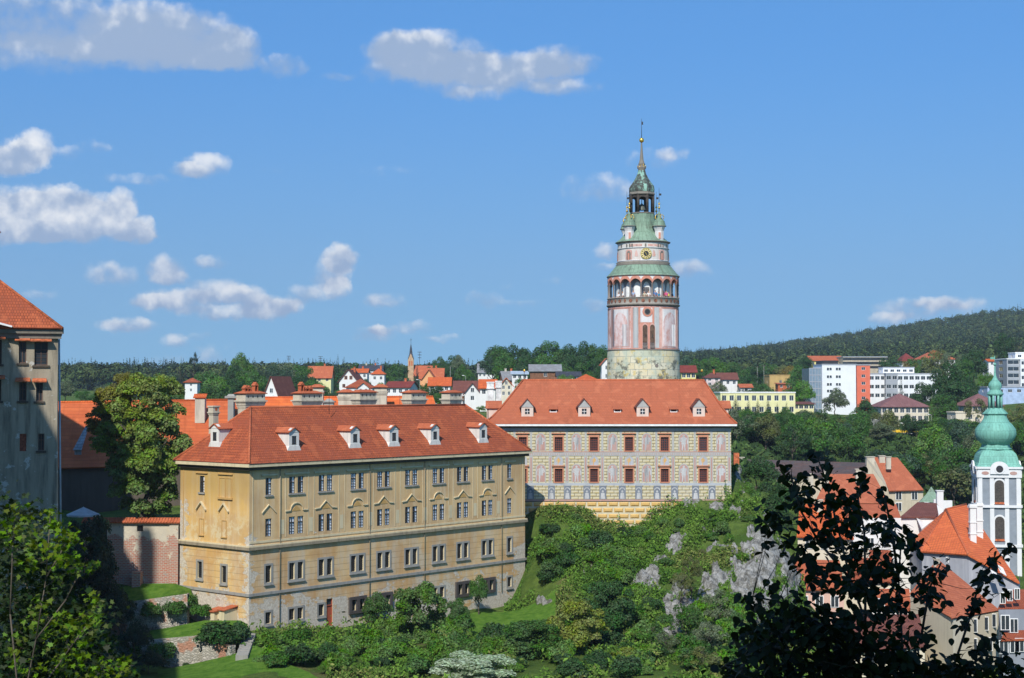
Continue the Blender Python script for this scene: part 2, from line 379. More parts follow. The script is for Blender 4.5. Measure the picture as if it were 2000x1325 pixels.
def to_px(X, Y, Z):
    yc = Y*CP+Z*SP; return 1000+FP*X/yc, 662.5-FP*(Z*CP-Y*SP)/yc
# bare limestone outcrops on the castle rock: (column, row, half width, half height, strength)
ROCKS = [(1262,1140,24,38,1.0),(1250,1165,12,30,.8),(1330,1058,30,9,.7),(1400,1022,22,8,.6),(1438,1000,14,18,.7),(1520,1020,22,40,1.0),(1500,1090,30,60,.9),(1478,1130,62,34,1.1),
 (1470,1185,44,30,.9),(1385,1150,30,16,.6),(1330,1190,34,30,.8),(1345,1170,22,30,.6),(1480,1220,22,50,.9),(1548,1080,18,60,1.0),(1545,1130,24,50,.9),(1430,1075,40,12,.6),(1320,1220,26,36,.7),(1290,1090,24,10,.6),(1405,992,16,10,.5),(1447,955,10,40,.5),
 (1150,1116,9,26,.45),(1350,985,18,16,.6),(1070,1178,34,7,.8),(1500,1060,30,60,1.0),(1425,1130,60,22,.8),(1360,1165,40,22,.7),(1460,1060,14,10,.7),(1375,1040,20,9,.6),(1300,1075,26,8,.5)]
def rockmask(X, Y, Z):
    px, py = to_px(X, Y, Z); m = np.zeros_like(px)
    for cx, cy, rx, ry, s in ROCKS: m = np.maximum(m, s*np.clip(1.35-np.sqrt(((px-cx)/rx)**2+((py-cy)/ry)**2), 0, 1))
    n = fbm(px*.05, py*.05, 4, 3)+.0
    near = (Y > 135) & (Y < 205)
    return np.where(near, np.clip(m*1.15+(n-.5)*2.6+(fbm(px*.16, py*.09, 3, 8)-.45)*1.5, 0, 1)*(m > .02), 0)
def ridged(x, y, z, seed=0):
    a = np.abs(fbm(x+z*.7, y+z, 4, seed)-.47)*2; return 1-a
ks = np.concatenate([np.linspace(-1.1, -.37, 50, endpoint=False), np.linspace(-.37, .0, 150, endpoint=False), np.linspace(0, .24, 420, endpoint=False), np.linspace(.24, .37, 60, endpoint=False), np.linspace(.37, 1.1, 50)])
ys = np.concatenate([np.linspace(-19, 120, 50, endpoint=False), np.linspace(120, 205, 330, endpoint=False), np.geomspace(205, 4200, 170)])
KX, YY = np.meshgrid(ks, ys); XX = KX*(YY+25.)
ZZ = ground_np(XX, YY).reshape(XX.shape)
_far = np.clip((YY-250)/800, 0, 1)
ZZ += (fbm(XX*.12, YY*.12, 4, 5)-.47)*1.3*(1-_far)*np.clip((YY-60)/60, 0, 1)
RM = rockmask(XX, YY, ZZ)
ZZ += RM*((ridged(XX*.35, YY*.35, ZZ*.3, 9)-.6)*1.9+(ridged(XX*1.5, YY*1.1, ZZ*1.2, 4)-.6)*.9)
XX2 = XX+RM*(fbm(YY*.9, ZZ*.9, 3, 21)-.47)*1.4
def grid_mesh(name, X, Y, Z, mats, attr=None):
    r, c = X.shape; idx = np.arange(r*c).reshape(r, c)
    Fq = np.stack([idx[:-1, :-1], idx[:-1, 1:], idx[1:, 1:], idx[1:, :-1]], -1).reshape(-1, 4)
    me = mesh_np(name, np.stack([X, Y, Z], -1).reshape(-1, 3), Fq, mats, True)
    if attr:
        for k, v in attr.items():
            a = me.attributes.new(k, 'FLOAT', 'POINT'); a.data.foreach_set('value', v.astype(np.float32).ravel())
    return me
m, t, b = material('ground', .95, .1)
pos = t.n('ShaderNodeNewGeometry').outputs['Position']; att = t.n('ShaderNodeAttribute', attribute_name='rock').outputs['Fac']
g = t.mix(t.step(t.noise(pos, .25, 5, .65), .35, .65), (.05, .10, .016), (.12, .18, .035))
g = t.mix(t.step(t.noise(pos, 1.4, 4, .7), .35, .8), g, (.055, .09, .02))
g = t.mix(t.math('MULTIPLY', t.step(t.noise(pos, .09, 4, .6), .56, .66), .6), g, (.17, .12, .07))
rk = t.mix(t.step(t.noise(t.vmath('MULTIPLY', pos, (1, 1, .5)), 1.3, 8, .75), .35, .65), (.12, .115, .095), (.42, .415, .385))
crk = t.n('ShaderNodeTexVoronoi', {'Vector': t.vmath('MULTIPLY', pos, (1.1, 1.1, .55)), 'Scale': .9}, feature='DISTANCE_TO_EDGE').outputs[0]
rk = t.mix(t.step(crk, .0, .05, .6, 0.), rk, (.09, .085, .075))
rf = t.step(t.math('ADD', att, t.math('MULTIPLY', t.math('SUBTRACT', t.noise(pos, 1.1, 5, .75), .5), 1.2)), .30, .42)
t.links.new(t.mix(rf, g, rk), b.inputs['Base Color'])
bump(t, b, t.noise(pos, 1.6, 8, .75), .9, .5)
M_GROUND = m
ter = link('ground', grid_mesh('ground', XX2, YY, ZZ, M_GROUND, {'rock': RM})); tag(ter, kind='structure', label='grassy castle hill, valley floor and hillsides', cat='ground')
def ground(X, Y): return float(ground_np([X], [Y])[0])

# ---------------------------------------------------------------- yellow palace building
M_YEL_S = None
def yellowmat():
    m, t, b = material('ochre_plaster', .95, .1); pos = t.n('ShaderNodeNewGeometry').outputs['Position']
    z = t.n('ShaderNodeSeparateXYZ', {0: pos}).outputs[2]
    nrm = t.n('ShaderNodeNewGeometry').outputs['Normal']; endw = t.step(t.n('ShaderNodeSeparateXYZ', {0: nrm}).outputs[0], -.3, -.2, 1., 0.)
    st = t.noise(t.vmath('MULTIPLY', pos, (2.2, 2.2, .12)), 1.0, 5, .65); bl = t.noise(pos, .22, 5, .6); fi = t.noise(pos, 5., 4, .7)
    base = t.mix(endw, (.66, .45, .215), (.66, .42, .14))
    col = t.mix(t.step(bl, .35, .65), base, (.50, .32, .155))
    col = t.mix(t.math('MULTIPLY', t.step(st, .45, .72), .55), col, (.66, .53, .34))
    col = t.mix(t.math('MULTIPLY', t.step(st, .42, .25), .45), col, (.40, .23, .085))
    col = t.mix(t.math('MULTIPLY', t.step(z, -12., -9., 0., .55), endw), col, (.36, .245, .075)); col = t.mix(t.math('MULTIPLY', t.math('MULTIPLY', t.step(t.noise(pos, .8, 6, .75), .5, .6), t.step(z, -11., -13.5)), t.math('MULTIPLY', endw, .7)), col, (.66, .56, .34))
    col = t.mix(t.math('MULTIPLY', t.math('MULTIPLY', t.step(t.noise(t.vmath('MULTIPLY', pos, (1, 1, .35)), .45, 6, .7), .42, .62), t.step(z, -13., -17.5, .15, .8)), t.math('SUBTRACT', 1., t.math('MULTIPLY', endw, .6))), col, (.56, .47, .34))
    low = t.step(z, -14.9, -15.2)   # banded rustication below the cornice
    ln = t.math('FRACT', t.math('DIVIDE', z, .61))
    col = t.mix(t.math('MULTIPLY', t.math('MULTIPLY', t.step(ln, .0, .13, 1., 0.), low), .65), col, (.16, .11, .06))
    col = t.mix(t.math('MULTIPLY', t.math('MULTIPLY', t.step(t.noise(pos, .5, 4), .45, .6), low), .35), col, (.50, .25, .07))
    # peeled plaster towards the foot of the wall and on the corners
    att = t.n('ShaderNodeAttribute', attribute_name='wear').outputs['Fac']
    pn = t.noise(t.vmath('MULTIPLY', pos, (1., 1., 1.7)), .75, 7, .68)
    pf = t.math('ADD', pn, t.math('MULTIPLY', att, .34))
    col = t.mix(t.step(pf, .69, .71), col, t.mix(t.step(fi, .35, .65), (.60, .55, .45), (.44, .38, .30)))
    col = t.mix(t.math('MULTIPLY', t.step(t.noise(pos, 1.1, 6, .7), .60, .66), t.step(pf, .78, .84)), col, (.36, .13, .07))
    t.links.new(col, b.inputs['Base Color']); bump(t, b, t.math('ADD', t.math('MULTIPLY', fi, .5), t.step(pf, .69, .71, 1., 0.)), .5, .04)
    return m
M_YEL = yellowmat()
M_YTRIM = wallmat('pale_ochre_trim', (.62, .53, .34), (.28, .22, .13), .45, 1.)
M_YPANEL = wallmat('ochre_panel', (.50, .31, .11), (.36, .22, .09), .4, .8)
M_REDWOOD = plain('red_brown_door_paint', (.36, .085, .04), .7)
Y0 = (-25., 145.); U1 = Vector((.648, .7616)); LEN = 40.9; DEP = 10.6
FA = Fr(Y0, U1)                                     # long front; s from near corner
FE = Fr((Y0[0]-.7616*DEP, Y0[1]+.648*DEP), (.7616, -.648))   # narrow end; s=0 at the far corner, s=DEP at the near corner
FB = Fr(FA(LEN, 0, 0)[:2], (-.7616, .648))           # other end
FK = Fr(FB(DEP, 0, 0)[:2], (-.648, -.7616))          # back
yb = thing('palace_building', 'long ochre plastered palace building with hipped red tile roof and paired windows', 'building', (Y0[0], Y0[1], -24))
YO = Vector(yb.location)
ZE, ZC, ZL = -7.55, -15.15, -19.6
def wall_holes(mb, fr, s0, s1, z0, z1, holes, dep=.28, mi=0, mr=1, sub=None):
    xs = sorted({s0, s1, *[h[0] for h in holes], *[h[1] for h in holes]} | set(np.linspace(s0, s1, 2+int((s1-s0)/(sub or 999)))))
    zs = sorted({z0, z1, *[h[2] for h in holes], *[h[3] for h in holes]} | set(np.linspace(z0, z1, 2+int((z1-z0)/(sub or 999)))))
    for a, b_ in zip(xs[:-1], xs[1:]):
        for c, d in zip(zs[:-1], zs[1:]):
            if b_-a < 1e-5 or d-c < 1e-5: continue
            x, z = (a+b_)/2, (c+d)/2
            if any(h[0] < x < h[1] and h[2] < z < h[3] for h in holes): continue
            mb.poly([(a, 0, c), (b_, 0, c), (b_, 0, d), (a, 0, d)], mi)
    for a, b_, c, d in holes:
        mb.poly([(a, 0, c), (a, 0, d), (a, -dep, d), (a, -dep, c)], mr); mb.poly([(b_, 0, c), (b_, -dep, c), (b_, -dep, d), (b_, 0, d)], mr)
        mb.poly([(a, 0, d), (b_, 0, d), (b_, -dep, d), (a, -dep, d)], mr); mb.poly([(a, 0, c), (a, -dep, c), (b_, -dep, c), (b_, 0, c)], mr)
    return mb
def casement(fr, sc, zc, w, h, root, off, dep=.2, frame=None, style='case', sill=None, sw=.045, name='window', mats=None):
    """a window set in its opening: frame with glazing bars, pane as its child"""
    frame = frame or M_DARKWOOD
    a, b_, c, d = sc-w/2, sc+w/2, zc-h/2, zc+h/2; mb = MB(fr); t_ = sw
    f0, f1 = -dep-.02, -dep+.05
    mb.box(a, a+t_, f0, f1, c, d); mb.box(b_-t_, b_, f0, f1, c, d); mb.box(a+t_, b_-t_, f0, f1, d-t_, d); mb.box(a+t_, b_-t_, f0, f1, c, c+t_)
    if style == 'case':
        tz = d-h*.33; mb.box(a+t_, b_-t_, f0, f1, tz-.045, tz+.045); mb.box(sc-.03, sc+.03, f0, f1-.01, c+t_, tz-.045); mb.box(sc-.03, sc+.03, f0, f1-.01, tz+.045, d-t_)
        for q in (.25, .5, .75): z_ = c+(tz-c)*q; mb.box(a+t_, b_-t_, f0, f1-.03, z_-.011, z_+.011)
    elif style == 'grid':
        for q in (.25, .5, .75): mb.box(a+w*q-.03, a+w*q+.03, f0, f1-.01, c+t_, d-t_)
        for q in (1/6, 2/6, 3/6, 4/6, 5/6): z_ = c+h*q; mb.box(a+t_, b_-t_, f0, f1-.02, z_-.03, z_+.03)
    elif style == 'iron':
        for i in range(1, 4): x = a+w*i/4; mb.box(x-.018, x+.018, f1, f1+.03, c, d)
        nz = int(h/.2)
        for i in range(1, nz): z_ = c+h*i/nz; mb.box(a, b_, f1+.01, f1+.04, z_-.015, z_+.015)
    elif style == 'cross':
        mb.box(sc-.03, sc+.03, f0, f1-.01, c+t_, d-t_); mb.box(a+t_, b_-t_, f0, f1-.02, zc+h*.12-.03, zc+h*.12+.03)
    o = mb.build(name, frame, root, off)
    pm = MB(fr)
    if style == 'case' or mats == 'curtain':
        x = a+w*rnd.choice((.3, .42, .5, .5, .62, .75)); pm.poly([(a, -dep-.03, c), (x, -dep-.03, c), (x, -dep-.03, d), (a, -dep-.03, d)], 0); pm.poly([(x, -dep-.03, c), (b_, -dep-.03, c), (b_, -dep-.03, d), (x, -dep-.03, d)], 1 if mats != 'dark' else 0)
    else: pm.poly([(a, -dep-.03, c), (b_, -dep-.03, c), (b_, -dep-.03, d), (a, -dep-.03, d)], 0)
    pm.build('pane', [M_GLASS, M_CURTAIN], o, off)
    if sill: MB(fr).box(a-.12, b_+.12, 0.003, sill, c-.16, c-.003).build('sill', M_GREYSTONE, o, off)
    return o
hA = []; hE = []; wins = []
PXS = [526, 580, 637, 699, 750, 804, 857, 904, 952, 995]
ROWS = [(-9.4, 1.62, 'r1'), (-13.35, 1.72, 'r2'), (-17.8, 1.62, 'r3'), (-22.0, 1.1, 'r4')]
for i, px in enumerate(PXS):
    s = FA.s_at(px); single = i in (0, 9)
    for (zc, h, r) in ROWS:
        offs = [0] if single else [-.55, .55]
        for j, o in enumerate(offs):
            w = .78 if r in ('r1', 'r2') else .70
            if r == 'r4' and i == 2 and j == 1: continue
            wins.append((FA, s+o, zc, w, h, r, i)); hA.append((s+o-w/2, s+o+w/2, zc-h/2, zc+h/2))
sdoor = FA.s_at(645.5); hA.append((sdoor-.42, sdoor+.42, -23.75, -21.0))
for px, zc, h, r in ((396, -9.35, 1.62, 'r1'), (393, -17.75, 1.62, 'r3'), (440, -17.9, 1.62, 'r3')):
    s = FE.s_at(px); w = .72 if r == 'r3' else .74
    wins.append((FE, s, zc, w, h, r, 0)); hE.append((s-w/2, s+w/2, zc-h/2, zc+h/2))
wm = MB(FA); wall_holes(wm, FA, 0, LEN, -30, ZE, hA, .3, 0, 1, .6)
w2 = MB(FE); wall_holes(w2, FE, 0, DEP, -30, ZE, hE, .3, 0, 1, .6)
w3 = MB(FB); wall_holes(w3, FB, 0, DEP, -30, ZE, [], .3, 0, 1, .6)
w4 = MB(FK); wall_holes(w4, FK, 0, LEN, -30, ZE, [])
al = MB(); 
for q in (wm, w2, w3, w4):
    b0 = len(al.v); al.v += q.v; al.f += [[i+b0 for i in f] for f in q.f]; al.m += q.m; al.uv += q.uv; al.sm += q.sm
wo = al.build('wall', [M_YEL, M_YTRIM], yb, YO)
co = np.empty(len(wo.data.vertices)*3, np.float32); wo.data.vertices.foreach_get('co', co); co = co.reshape(-1, 3)
wx, wy, wz = co[:, 0], co[:, 1], co[:, 2]-24
sa = wx*.648+wy*.7616; tb = -wx*.7616+wy*.648
dn = np.minimum(np.abs(sa), np.abs(tb)+0)  # near the near corner
cdist = np.sqrt(sa**2+tb**2); cf = np.sqrt((sa-LEN)**2+tb**2); ce = np.sqrt(sa**2+(tb-DEP)**2)
wear = np.clip((-19.2-wz)/3.2, 0, 1)*.85
wear = np.maximum(wear, np.clip(1-cdist/1.5, 0, 1)*np.where(wz < -14, .9, .1))
wear = np.maximum(wear, np.clip(1-cf/3.5, 0, 1)*np.clip((-16.5-wz)/2, 0, 1)*1.2)
wear = np.maximum(wear, np.clip(1-ce/2.4, 0, 1)*np.where(wz < -11, .9, .0))
wear = np.maximum(wear, np.where((sa < 8) & (tb < .1), np.clip((-18.3-wz)/2.5, 0, 1)*.7, 0))
wear = np.maximum(wear, np.clip((tb-1.5)/3, 0, 1)*np.clip((-18.6-wz)/2.0, 0, 1)*np.where(sa < .1, 1.1, 0))
at = wo.data.attributes.new('wear', 'FLOAT', 'POINT'); at.data.foreach_set('value', wear.astype(np.float32))
for fr, s, zc, w, h, r, i in wins:
    st = {'r1': 'case', 'r2': 'case', 'r3': 'iron', 'r4': 'iron'}[r]
    casement(fr, s, zc, w, h, yb, YO, .11 if r in ('r1', 'r2') else .22, style=st, sill=.12 if r == 'r1' else None, frame=M_DARKWOOD if r in ('r1', 'r2') else M_IRON)
# stone surrounds of the two lower rows; heavier dark boxes on a few of the lowest
seen = set()
for fr, s, zc, w, h, r, i in wins:
    if r in ('r1', 'r2'): continue
    key = (id(fr), r, round(s/1.6) if fr is FE else i)
    if key in seen: continue
    seen.add(key)
    grp = [q for q in wins if q[0] is fr and q[5] == r and (q[6] == i if fr is FA else abs(q[1]-s) < .5)]
    a = min(q[1]-q[3]/2 for q in grp)-.2; b_ = max(q[1]+q[3]/2 for q in grp)+.2; c, d = zc-h/2-.16, zc+h/2+.2
    heavy = r == 'r4' and i in (3, 4, 7, 8)
    pr = .22 if heavy else .05; mat = M_GREYSTONE
    mb = MB(fr)
    if heavy: a -= .12; b_ += .12; c -= .15; d += .1
    ed = sorted([a]+[v for q in grp for v in (q[1]-q[3]/2, q[1]+q[3]/2)]+[b_])
    for k in range(0, len(ed), 2): mb.box(ed[k], ed[k+1], .003, pr, c, d)
    for q in grp: mb.box(q[1]-q[3]/2, q[1]+q[3]/2, .003, pr, zc+h/2, d); mb.box(q[1]-q[3]/2, q[1]+q[3]/2, .003, pr, c, zc-h/2)
    if not heavy: mb.box(a-.05, b_+.05, .004, .16, c-.12, c)
    mb.build('stone_surround', plain('dark_grey_box_frame', (.075, .065, .06), .8) if heavy else mat, yb, YO)
    if heavy: pass
# mouldings above the windows
def gable_mould(fr, sc, z, w, h, kind, th=.10, pr=.11):
    mb = MB(fr); hw = w/2
    if kind == 'tri': pts = [(-hw, 0), (-hw*.55, .06), (0, h), (hw*.55, .06), (hw, 0)]
    elif kind == 'tris': pts = [(-hw, 0), (0, h), (hw, 0)]
    else: pts = [(-hw, 0), (-hw*.62, .02)]+[(-hw*.55*math.cos(math.pi*k/8), .04+(h-.04)*math.sin(math.pi*k/8)) for k in range(9)]+[(hw*.62, .02), (hw, 0)]
    for (x0, z0), (x1, z1) in zip(pts[:-1], pts[1:]):
        mb.prism([(sc+x0, z+z0), (sc+x1, z+z1), (sc+x1, z+z1+th), (sc+x0, z+z0+th)], .003, pr)
    return mb.build('window_pediment', M_YTRIM, yb, YO)
for i, px in enumerate(PXS):
    s = FA.s_at(px)
    k = ['tris', 'arch', 'tri', 'arch', 'tri', 'tri', 'arch', 'tri', 'arch', 'tris'][i]
    gable_mould(FA, s, -11.95, 1.7 if i in (0, 9) else 2.9, .75, k)
    hw = .95 if i in (0, 9) else 1.6
    MB(FA).box(s-hw, s+hw, .003, .18, -8.33, -8.2).box(s-hw+.12, s+hw-.12, .002, .06, -8.42, -8.33).build('hood_moulding', M_YTRIM, yb, YO)
    mb = MB(FA)
    if i not in (0, 9): mb.prism([(s-.55+.0, -11.95), (s+.55, -11.95), (s+.42, -11.75), (s, -11.45 if k != 'arch' else -11.4), (s-.42, -11.75)], .002, .03); mb.build('wall_panel', M_YPANEL, yb, YO)
# flat pilaster strips and sunk panels between the bays
mb = MB(FA)
for i in range(len(PXS)-1):
    sm_ = (FA.s_at(PXS[i])+FA.s_at(PXS[i+1]))/2
    mb.box(sm_-.42, sm_-.36, .002, .03, -14.4, -7.9); mb.box(sm_+.36, sm_+.42, .002, .03, -14.4, -7.9)
    mb.box(sm_-.24, sm_+.24, .002, .014, -14.1, -12.7)
mb.box(.35, .45, .002, .03, -14.6, -7.9); mb.box(LEN-.45, LEN-.35, .002, .03, -14.6, -7.9)
mb.box(.0, LEN, .002, .05, -14.75, -14.55)
mb.build('pilaster_strips', M_YTRIM, yb, YO)
me_ = MB(FE)
for px in (396, 440):
    s = FE.s_at(px); gable_mould(FE, s, -11.9, 1.5, .75, 'tris', .14, .22)
    me_.box(s-.36, s-.3, .002, .05, -14.3, -12.7); me_.box(s+.3, s+.36, .002, .05, -14.3, -12.7); me_.box(s-.3, s+.3, .002, .05, -12.76, -12.7); me_.box(s-.42, s+.42, .002, .12, -14.42, -14.3)
s = FE.s_at(442)
me_.box(s-1.0, s-.92, .002, .05, -10.5, -8.6); me_.box(s+.92, s+1.0, .002, .05, -10.5, -8.6); me_.box(s-.04, s+.04, .002, .05, -10.5, -8.6); me_.box(s-.92, s+.92, .002, .04, -8.66, -8.6); me_.box(s-1.1, s+1.1, .002, .16, -10.68, -10.5); me_.box(s-1.1, s+1.1, .002, .14, -8.3, -8.2)
s = FE.s_at(396); me_.box(s-.9, s+.9, .002, .14, -8.3, -8.2)
me_.box(.5, .56, .002, .05, -14.6, -7.9)
me_.build('blind_window', M_YPANEL, yb, YO)
# cornices: closed profiles run round the building
def band(name, z0, z1, pr, mat):
    mb = MB(FA); mb.box(-pr, LEN+pr, .003, pr, z0, z1); mb.fr = FE; mb.box(0, DEP, .004, pr-.001, z0+.001, z1-.001); mb.fr = FB; mb.box(0, DEP, .004, pr-.001, z0+.001, z1-.001)
    return mb.build(name, mat, yb, YO)
M_CORN = wallmat('weathered_cornice', (.30, .25, .17), (.07, .06, .05), .6, 1.2)
M_SOFF = plain('dark_timber_eaves', (.07, .055, .04), .9)
band('string_course', -15.36, -15.08, .24, M_CORN); band('string_course', -15.08, -14.95, .2, M_YTRIM); band('string_course', -19.75, -19.48, .13, M_GREYSTONE)
band('eaves_cornice', -7.75, -7.45, .35, M_SOFF); band('eaves_cornice', -7.45, -7.15, .62, M_YTRIM)
# roof
OV = .5; zr = -1.85; ze = -7.1; HS = 4.5
def roofpt(s, t_, z): return FA(s, -t_, z)
cs = [(-OV, -OV), (LEN+OV, -OV), (LEN+OV, DEP+OV), (-OV, DEP+OV)]
r0 = roofpt(HS, DEP/2, zr); r1 = roofpt(LEN-HS, DEP/2, zr); c4 = [roofpt(a, b_, ze) for a, b_ in cs]
kick = .22   # slight bell-cast at the eaves
def hip(mb, c4, r0, r1, th=.18, mi=0):
    mb.slab([c4[0], c4[1], r1, r0], th, mi); mb.slab([c4[2], c4[3], r0, r1], th, mi); mb.slab([c4[3], c4[0], r0], th, mi); mb.slab([c4[1], c4[2], r1], th, mi)
    return mb
rm = hip(MB(), c4, r0, r1)
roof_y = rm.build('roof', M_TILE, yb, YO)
rc = MB(); 
for a, b_ in ((c4[0], r0), (c4[3], r0), (c4[1], r1), (c4[2], r1), (r0, r1)): rc.tube(a+Vector((0, 0, .02)), b_+Vector((0, 0, .02)), .13, n=6)
rc.build('ridge_tiles', M_TILEPAL, roof_y, YO)
gt = MB(FA); gt.box(-OV-.05, LEN+OV+.05, OV-.02, OV+.12, ze-.14, ze-.02); gt.fr = FE; gt.box(-OV, DEP+OV, OV, OV+.1, ze-.14, ze-.03); gt.build('gutter', M_IRON, roof_y, YO)
for sx in (FA.s_at(552)-.3, FA.s_at(722), FA.s_at(829), FA.s_at(979)):
    MB(FA).tube((sx, .1, -23), (sx, .1, -7.3), .035).build('drainpipe', M_CORN, yb, YO)
M_DORM = wallmat('dormer_render', (.66, .65, .60), (.20, .19, .17), .45, 2.)
M_LEAD = plain('lead_flashing', (.28, .36, .34), .5)
slope = (zr-ze)/(DEP/2+OV)
def rz_at(t_): return ze+(t_+OV)*slope
def dormer(fr, sc, t0, root, off, zf, w=1.3, hb=1.35, tilem=None, flare=True, base=.45, mat=None, slope=slope):
    """gabled dormer; fr(s, -t, z); t0 its distance behind the wall plane"""
    mat = mat or M_DORM; tilem = tilem or M_TILEPAL
    z0 = zf(t0)-.05; z1 = z0+base+hb; hw = w/2; mb = MB(fr)
    if flare: mb.prism([(sc-hw-.28, z0-.1), (sc+hw+.28, z0-.1), (sc+hw+.02, z0+base), (sc-hw-.02, z0+base)], -t0-1.2, -t0+.06)
    tb_ = t0+(z1-z0)/slope+.1
    a = (hw*.62)
    mb.box(sc-hw, sc-.27, -t0-.3, -t0, z0+base-.02, z1); mb.box(sc+.27, sc+hw, -t0-.3, -t0, z0+base-.02, z1)
    mb.box(sc-.27, sc+.27, -t0-.3, -t0, z0+base-.02, z0+base+.15); mb.box(sc-.27, sc+.27, -t0-.3, -t0, z0+base+.95, z1)
    mb.prism([(sc-hw-.08, z1), (sc+hw+.08, z1), (sc+.25, z1+.42), (sc-.25, z1+.42)], -t0-.3, -t0+.03)
    for sg in (-1, 1):
        x = sc+sg*hw; x2 = sc+sg*(hw-.1)
        pts = [(x, -t0-.3, z0), (x, -t0-.3, z1), (x, -tb_, z1)]
        mb.poly(pts); mb.poly([(x2, p[1], p[2]) for p in pts[::-1]])
    o = mb.build('dormer', mat, root, off)
    rb = MB(fr); zt = z1+.5; tr = t0+(zt-z0)/slope+.35
    rb.slab([(sc-hw-.2, -t0+.16, z1-.02), (sc, -t0+.16, zt), (sc, -tr, zt), (sc-hw-.2, -tr+.5, z1-.02)], .07)
    rb.slab([(sc+hw+.2, -t0+.16, z1-.02), (sc, -t0+.16, zt), (sc, -tr, zt), (sc+hw+.2, -tr+.5, z1-.02)], .07)
    rb.build('dormer_roof', tilem, o, off)
    f = MB(fr); f.box(sc-.3, sc+.3, -t0-.12, -t0-.05, z0+base+.15, z0+base+.95); 
    f.build('pane', M_GLASS, o, off)
    f = MB(fr)
    f.box(sc-.3, sc+.3, -t0-.05, -t0+.01, z0+base+.12, z0+base+.17).box(sc-.3, sc+.3, -t0-.05, -t0+.01, z0+base+.93, z0+base+.98).box(sc-.025, sc+.025, -t0-.05, -t0-.01, z0+base+.17, z0+base+.93).box(sc-.27, sc-.24, -t0-.05, -t0+.01, z0+base+.17, z0+base+.93).box(sc+.24, sc+.27, -t0-.05, -t0+.01, z0+base+.17, z0+base+.93)
    f.build('window_frame', M_DARKWOOD, o, off)
    return o
for px in (575, 694, 770, 850, 944):
    a = P(px, 884, 150)
    # position on the roof slope: distance t0=.9 behind the wall
    fr2 = Fr(FA(0, -.7, 0)[:2], U1); dormer(FA, fr2.s_at(px), .7, yb, YO, rz_at)
frE2 = Fr(FE(0, -1.2, 0)[:2], (.7616, -.648))
slE = (zr-ze)/(HS+OV)
dormer(FE, frE2.s_at(425), .9, yb, YO, lambda t_: ze+(t_+OV)*slE, slope=slE)
# chimneys on the far slope
def chimney_big(px, w, zt, sdep=5.9, d=1.0, pots=(), low=-5.0, nm=0):
    fr2 = Fr(FA(0, -sdep, 0)[:2], U1); s = fr2.s_at(px); hw = w/2; mb = MB(FA); dd = -sdep
    def bx(e, z0, z1): mb.box(s-hw-e, s+hw+e, dd-d/2-e, dd+d/2+e, z0, z1)
    bx(0, low, zt-1.75)
    for k in range(4): bx(.04+.05*k, zt-1.75+.17*k, zt-1.62+.17*k); bx(.02+.05*k, zt-1.62+.17*k, zt-1.58+.17*k)
    bx(.30, zt-1.07, zt-.93); bx(.12, zt-.93, zt-.22)
    o = mb.build('chimney', M_CREAMRENDER, yb, YO)
    v = MB(FA); n = max(3, int(w/.55))
    for k in range(n):
        x = s-hw+.25+(w-.5)*k/(n-1); v.prism([(x-.07, zt-.68), (x+.07, zt-.68), (x+.07, zt-.5), (x, zt-.42), (x-.07, zt-.5)], dd+d/2+.122, dd+d/2+.128)
    v.build('flue_opening', M_IRON, o, YO)
    c = MB(FA); e = .3; z0 = zt-.22; A = [(s-hw-e, dd-d/2-e, z0), (s+hw+e, dd-d/2-e, z0), (s+hw+e, dd+d/2+e, z0), (s-hw-e, dd+d/2+e, z0)]; zz = zt+.05
    B_ = [(s-hw+.2, dd, zz), (s+hw-.2, dd, zz)]
    hip(c, [A[0], A[1], A[2], A[3]], B_[0], B_[1], .08); 
    for x, zz2 in pots:
        q = s+x; 
        c.box(q-.22, q-.17, dd-.25, dd+.25, zt-.05, zt+zz2); c.box(q+.17, q+.22, dd-.25, dd+.25, zt-.05, zt+zz2); c.prism([(q-.32, zt+zz2), (q+.32, zt+zz2), (q, zt+zz2+.35)], dd-.25, dd+.25)
    c.build('chimney_cap', M_TILEPAL, o, YO)
zq = lambda px, py, Y: P(px, py, Y).z
chimney_big(490, 2.3, zq(490, 764, 153), 6.2, 1.2, [(-.7, .25), (-.35, .2), (.55, .55)], -6)
chimney_big(601, 2.6, zq(601, 764, 160), 6.2, 1.1, [(-.9, .6), (-.2, .2), (.3, .2)], -6)
chimney_big(711, 2.2, zq(711, 762, 168), 6.2, 1.1, [], -6)
chimney_big(809, 2.15, zq(809, 763, 173), 6.0, 1.2, [], -6)
chimney_big(882, 1.75, zq(882, 763, 179), 6.2, 1.1, [], -6)
def chimney_slim(fr, s, d, z0, z1, w, root, off, cap=True, mat=None):
    mb = MB(fr); hw = w/2
    mb.box(s-hw, s+hw, d-hw, d+hw, z0, z1-.9); mb.box(s-hw-.06, s+hw+.06, d-hw-.06, d+hw+.06, z1-.9, z1-.75); mb.box(s-hw-.12, s+hw+.12, d-hw-.12, d+hw+.12, z1-.75, z1-.62); mb.box(s-hw-.05, s+hw+.05, d-hw-.05, d+hw+.05, z1-.62, z1-.14); mb.box(s-hw-.12, s+hw+.12, d-hw-.12, d+hw+.12, z1-.14, z1)
    o = mb.build('chimney', mat or M_CREAMRENDER, root, off)
    MB(fr).box(s-.13, s+.13, d+hw+.052, d+hw+.06, z1-.5, z1-.22).build('flue_opening', plain('brick_flue', (.35, .10, .04)), o, off)
    return o
q = Fr(FA(0, -9.3, 0)[:2], U1).s_at(418); chimney_slim(FA, q, -9.3, -7.5, zq(418, 793, 152), .68, yb, YO)
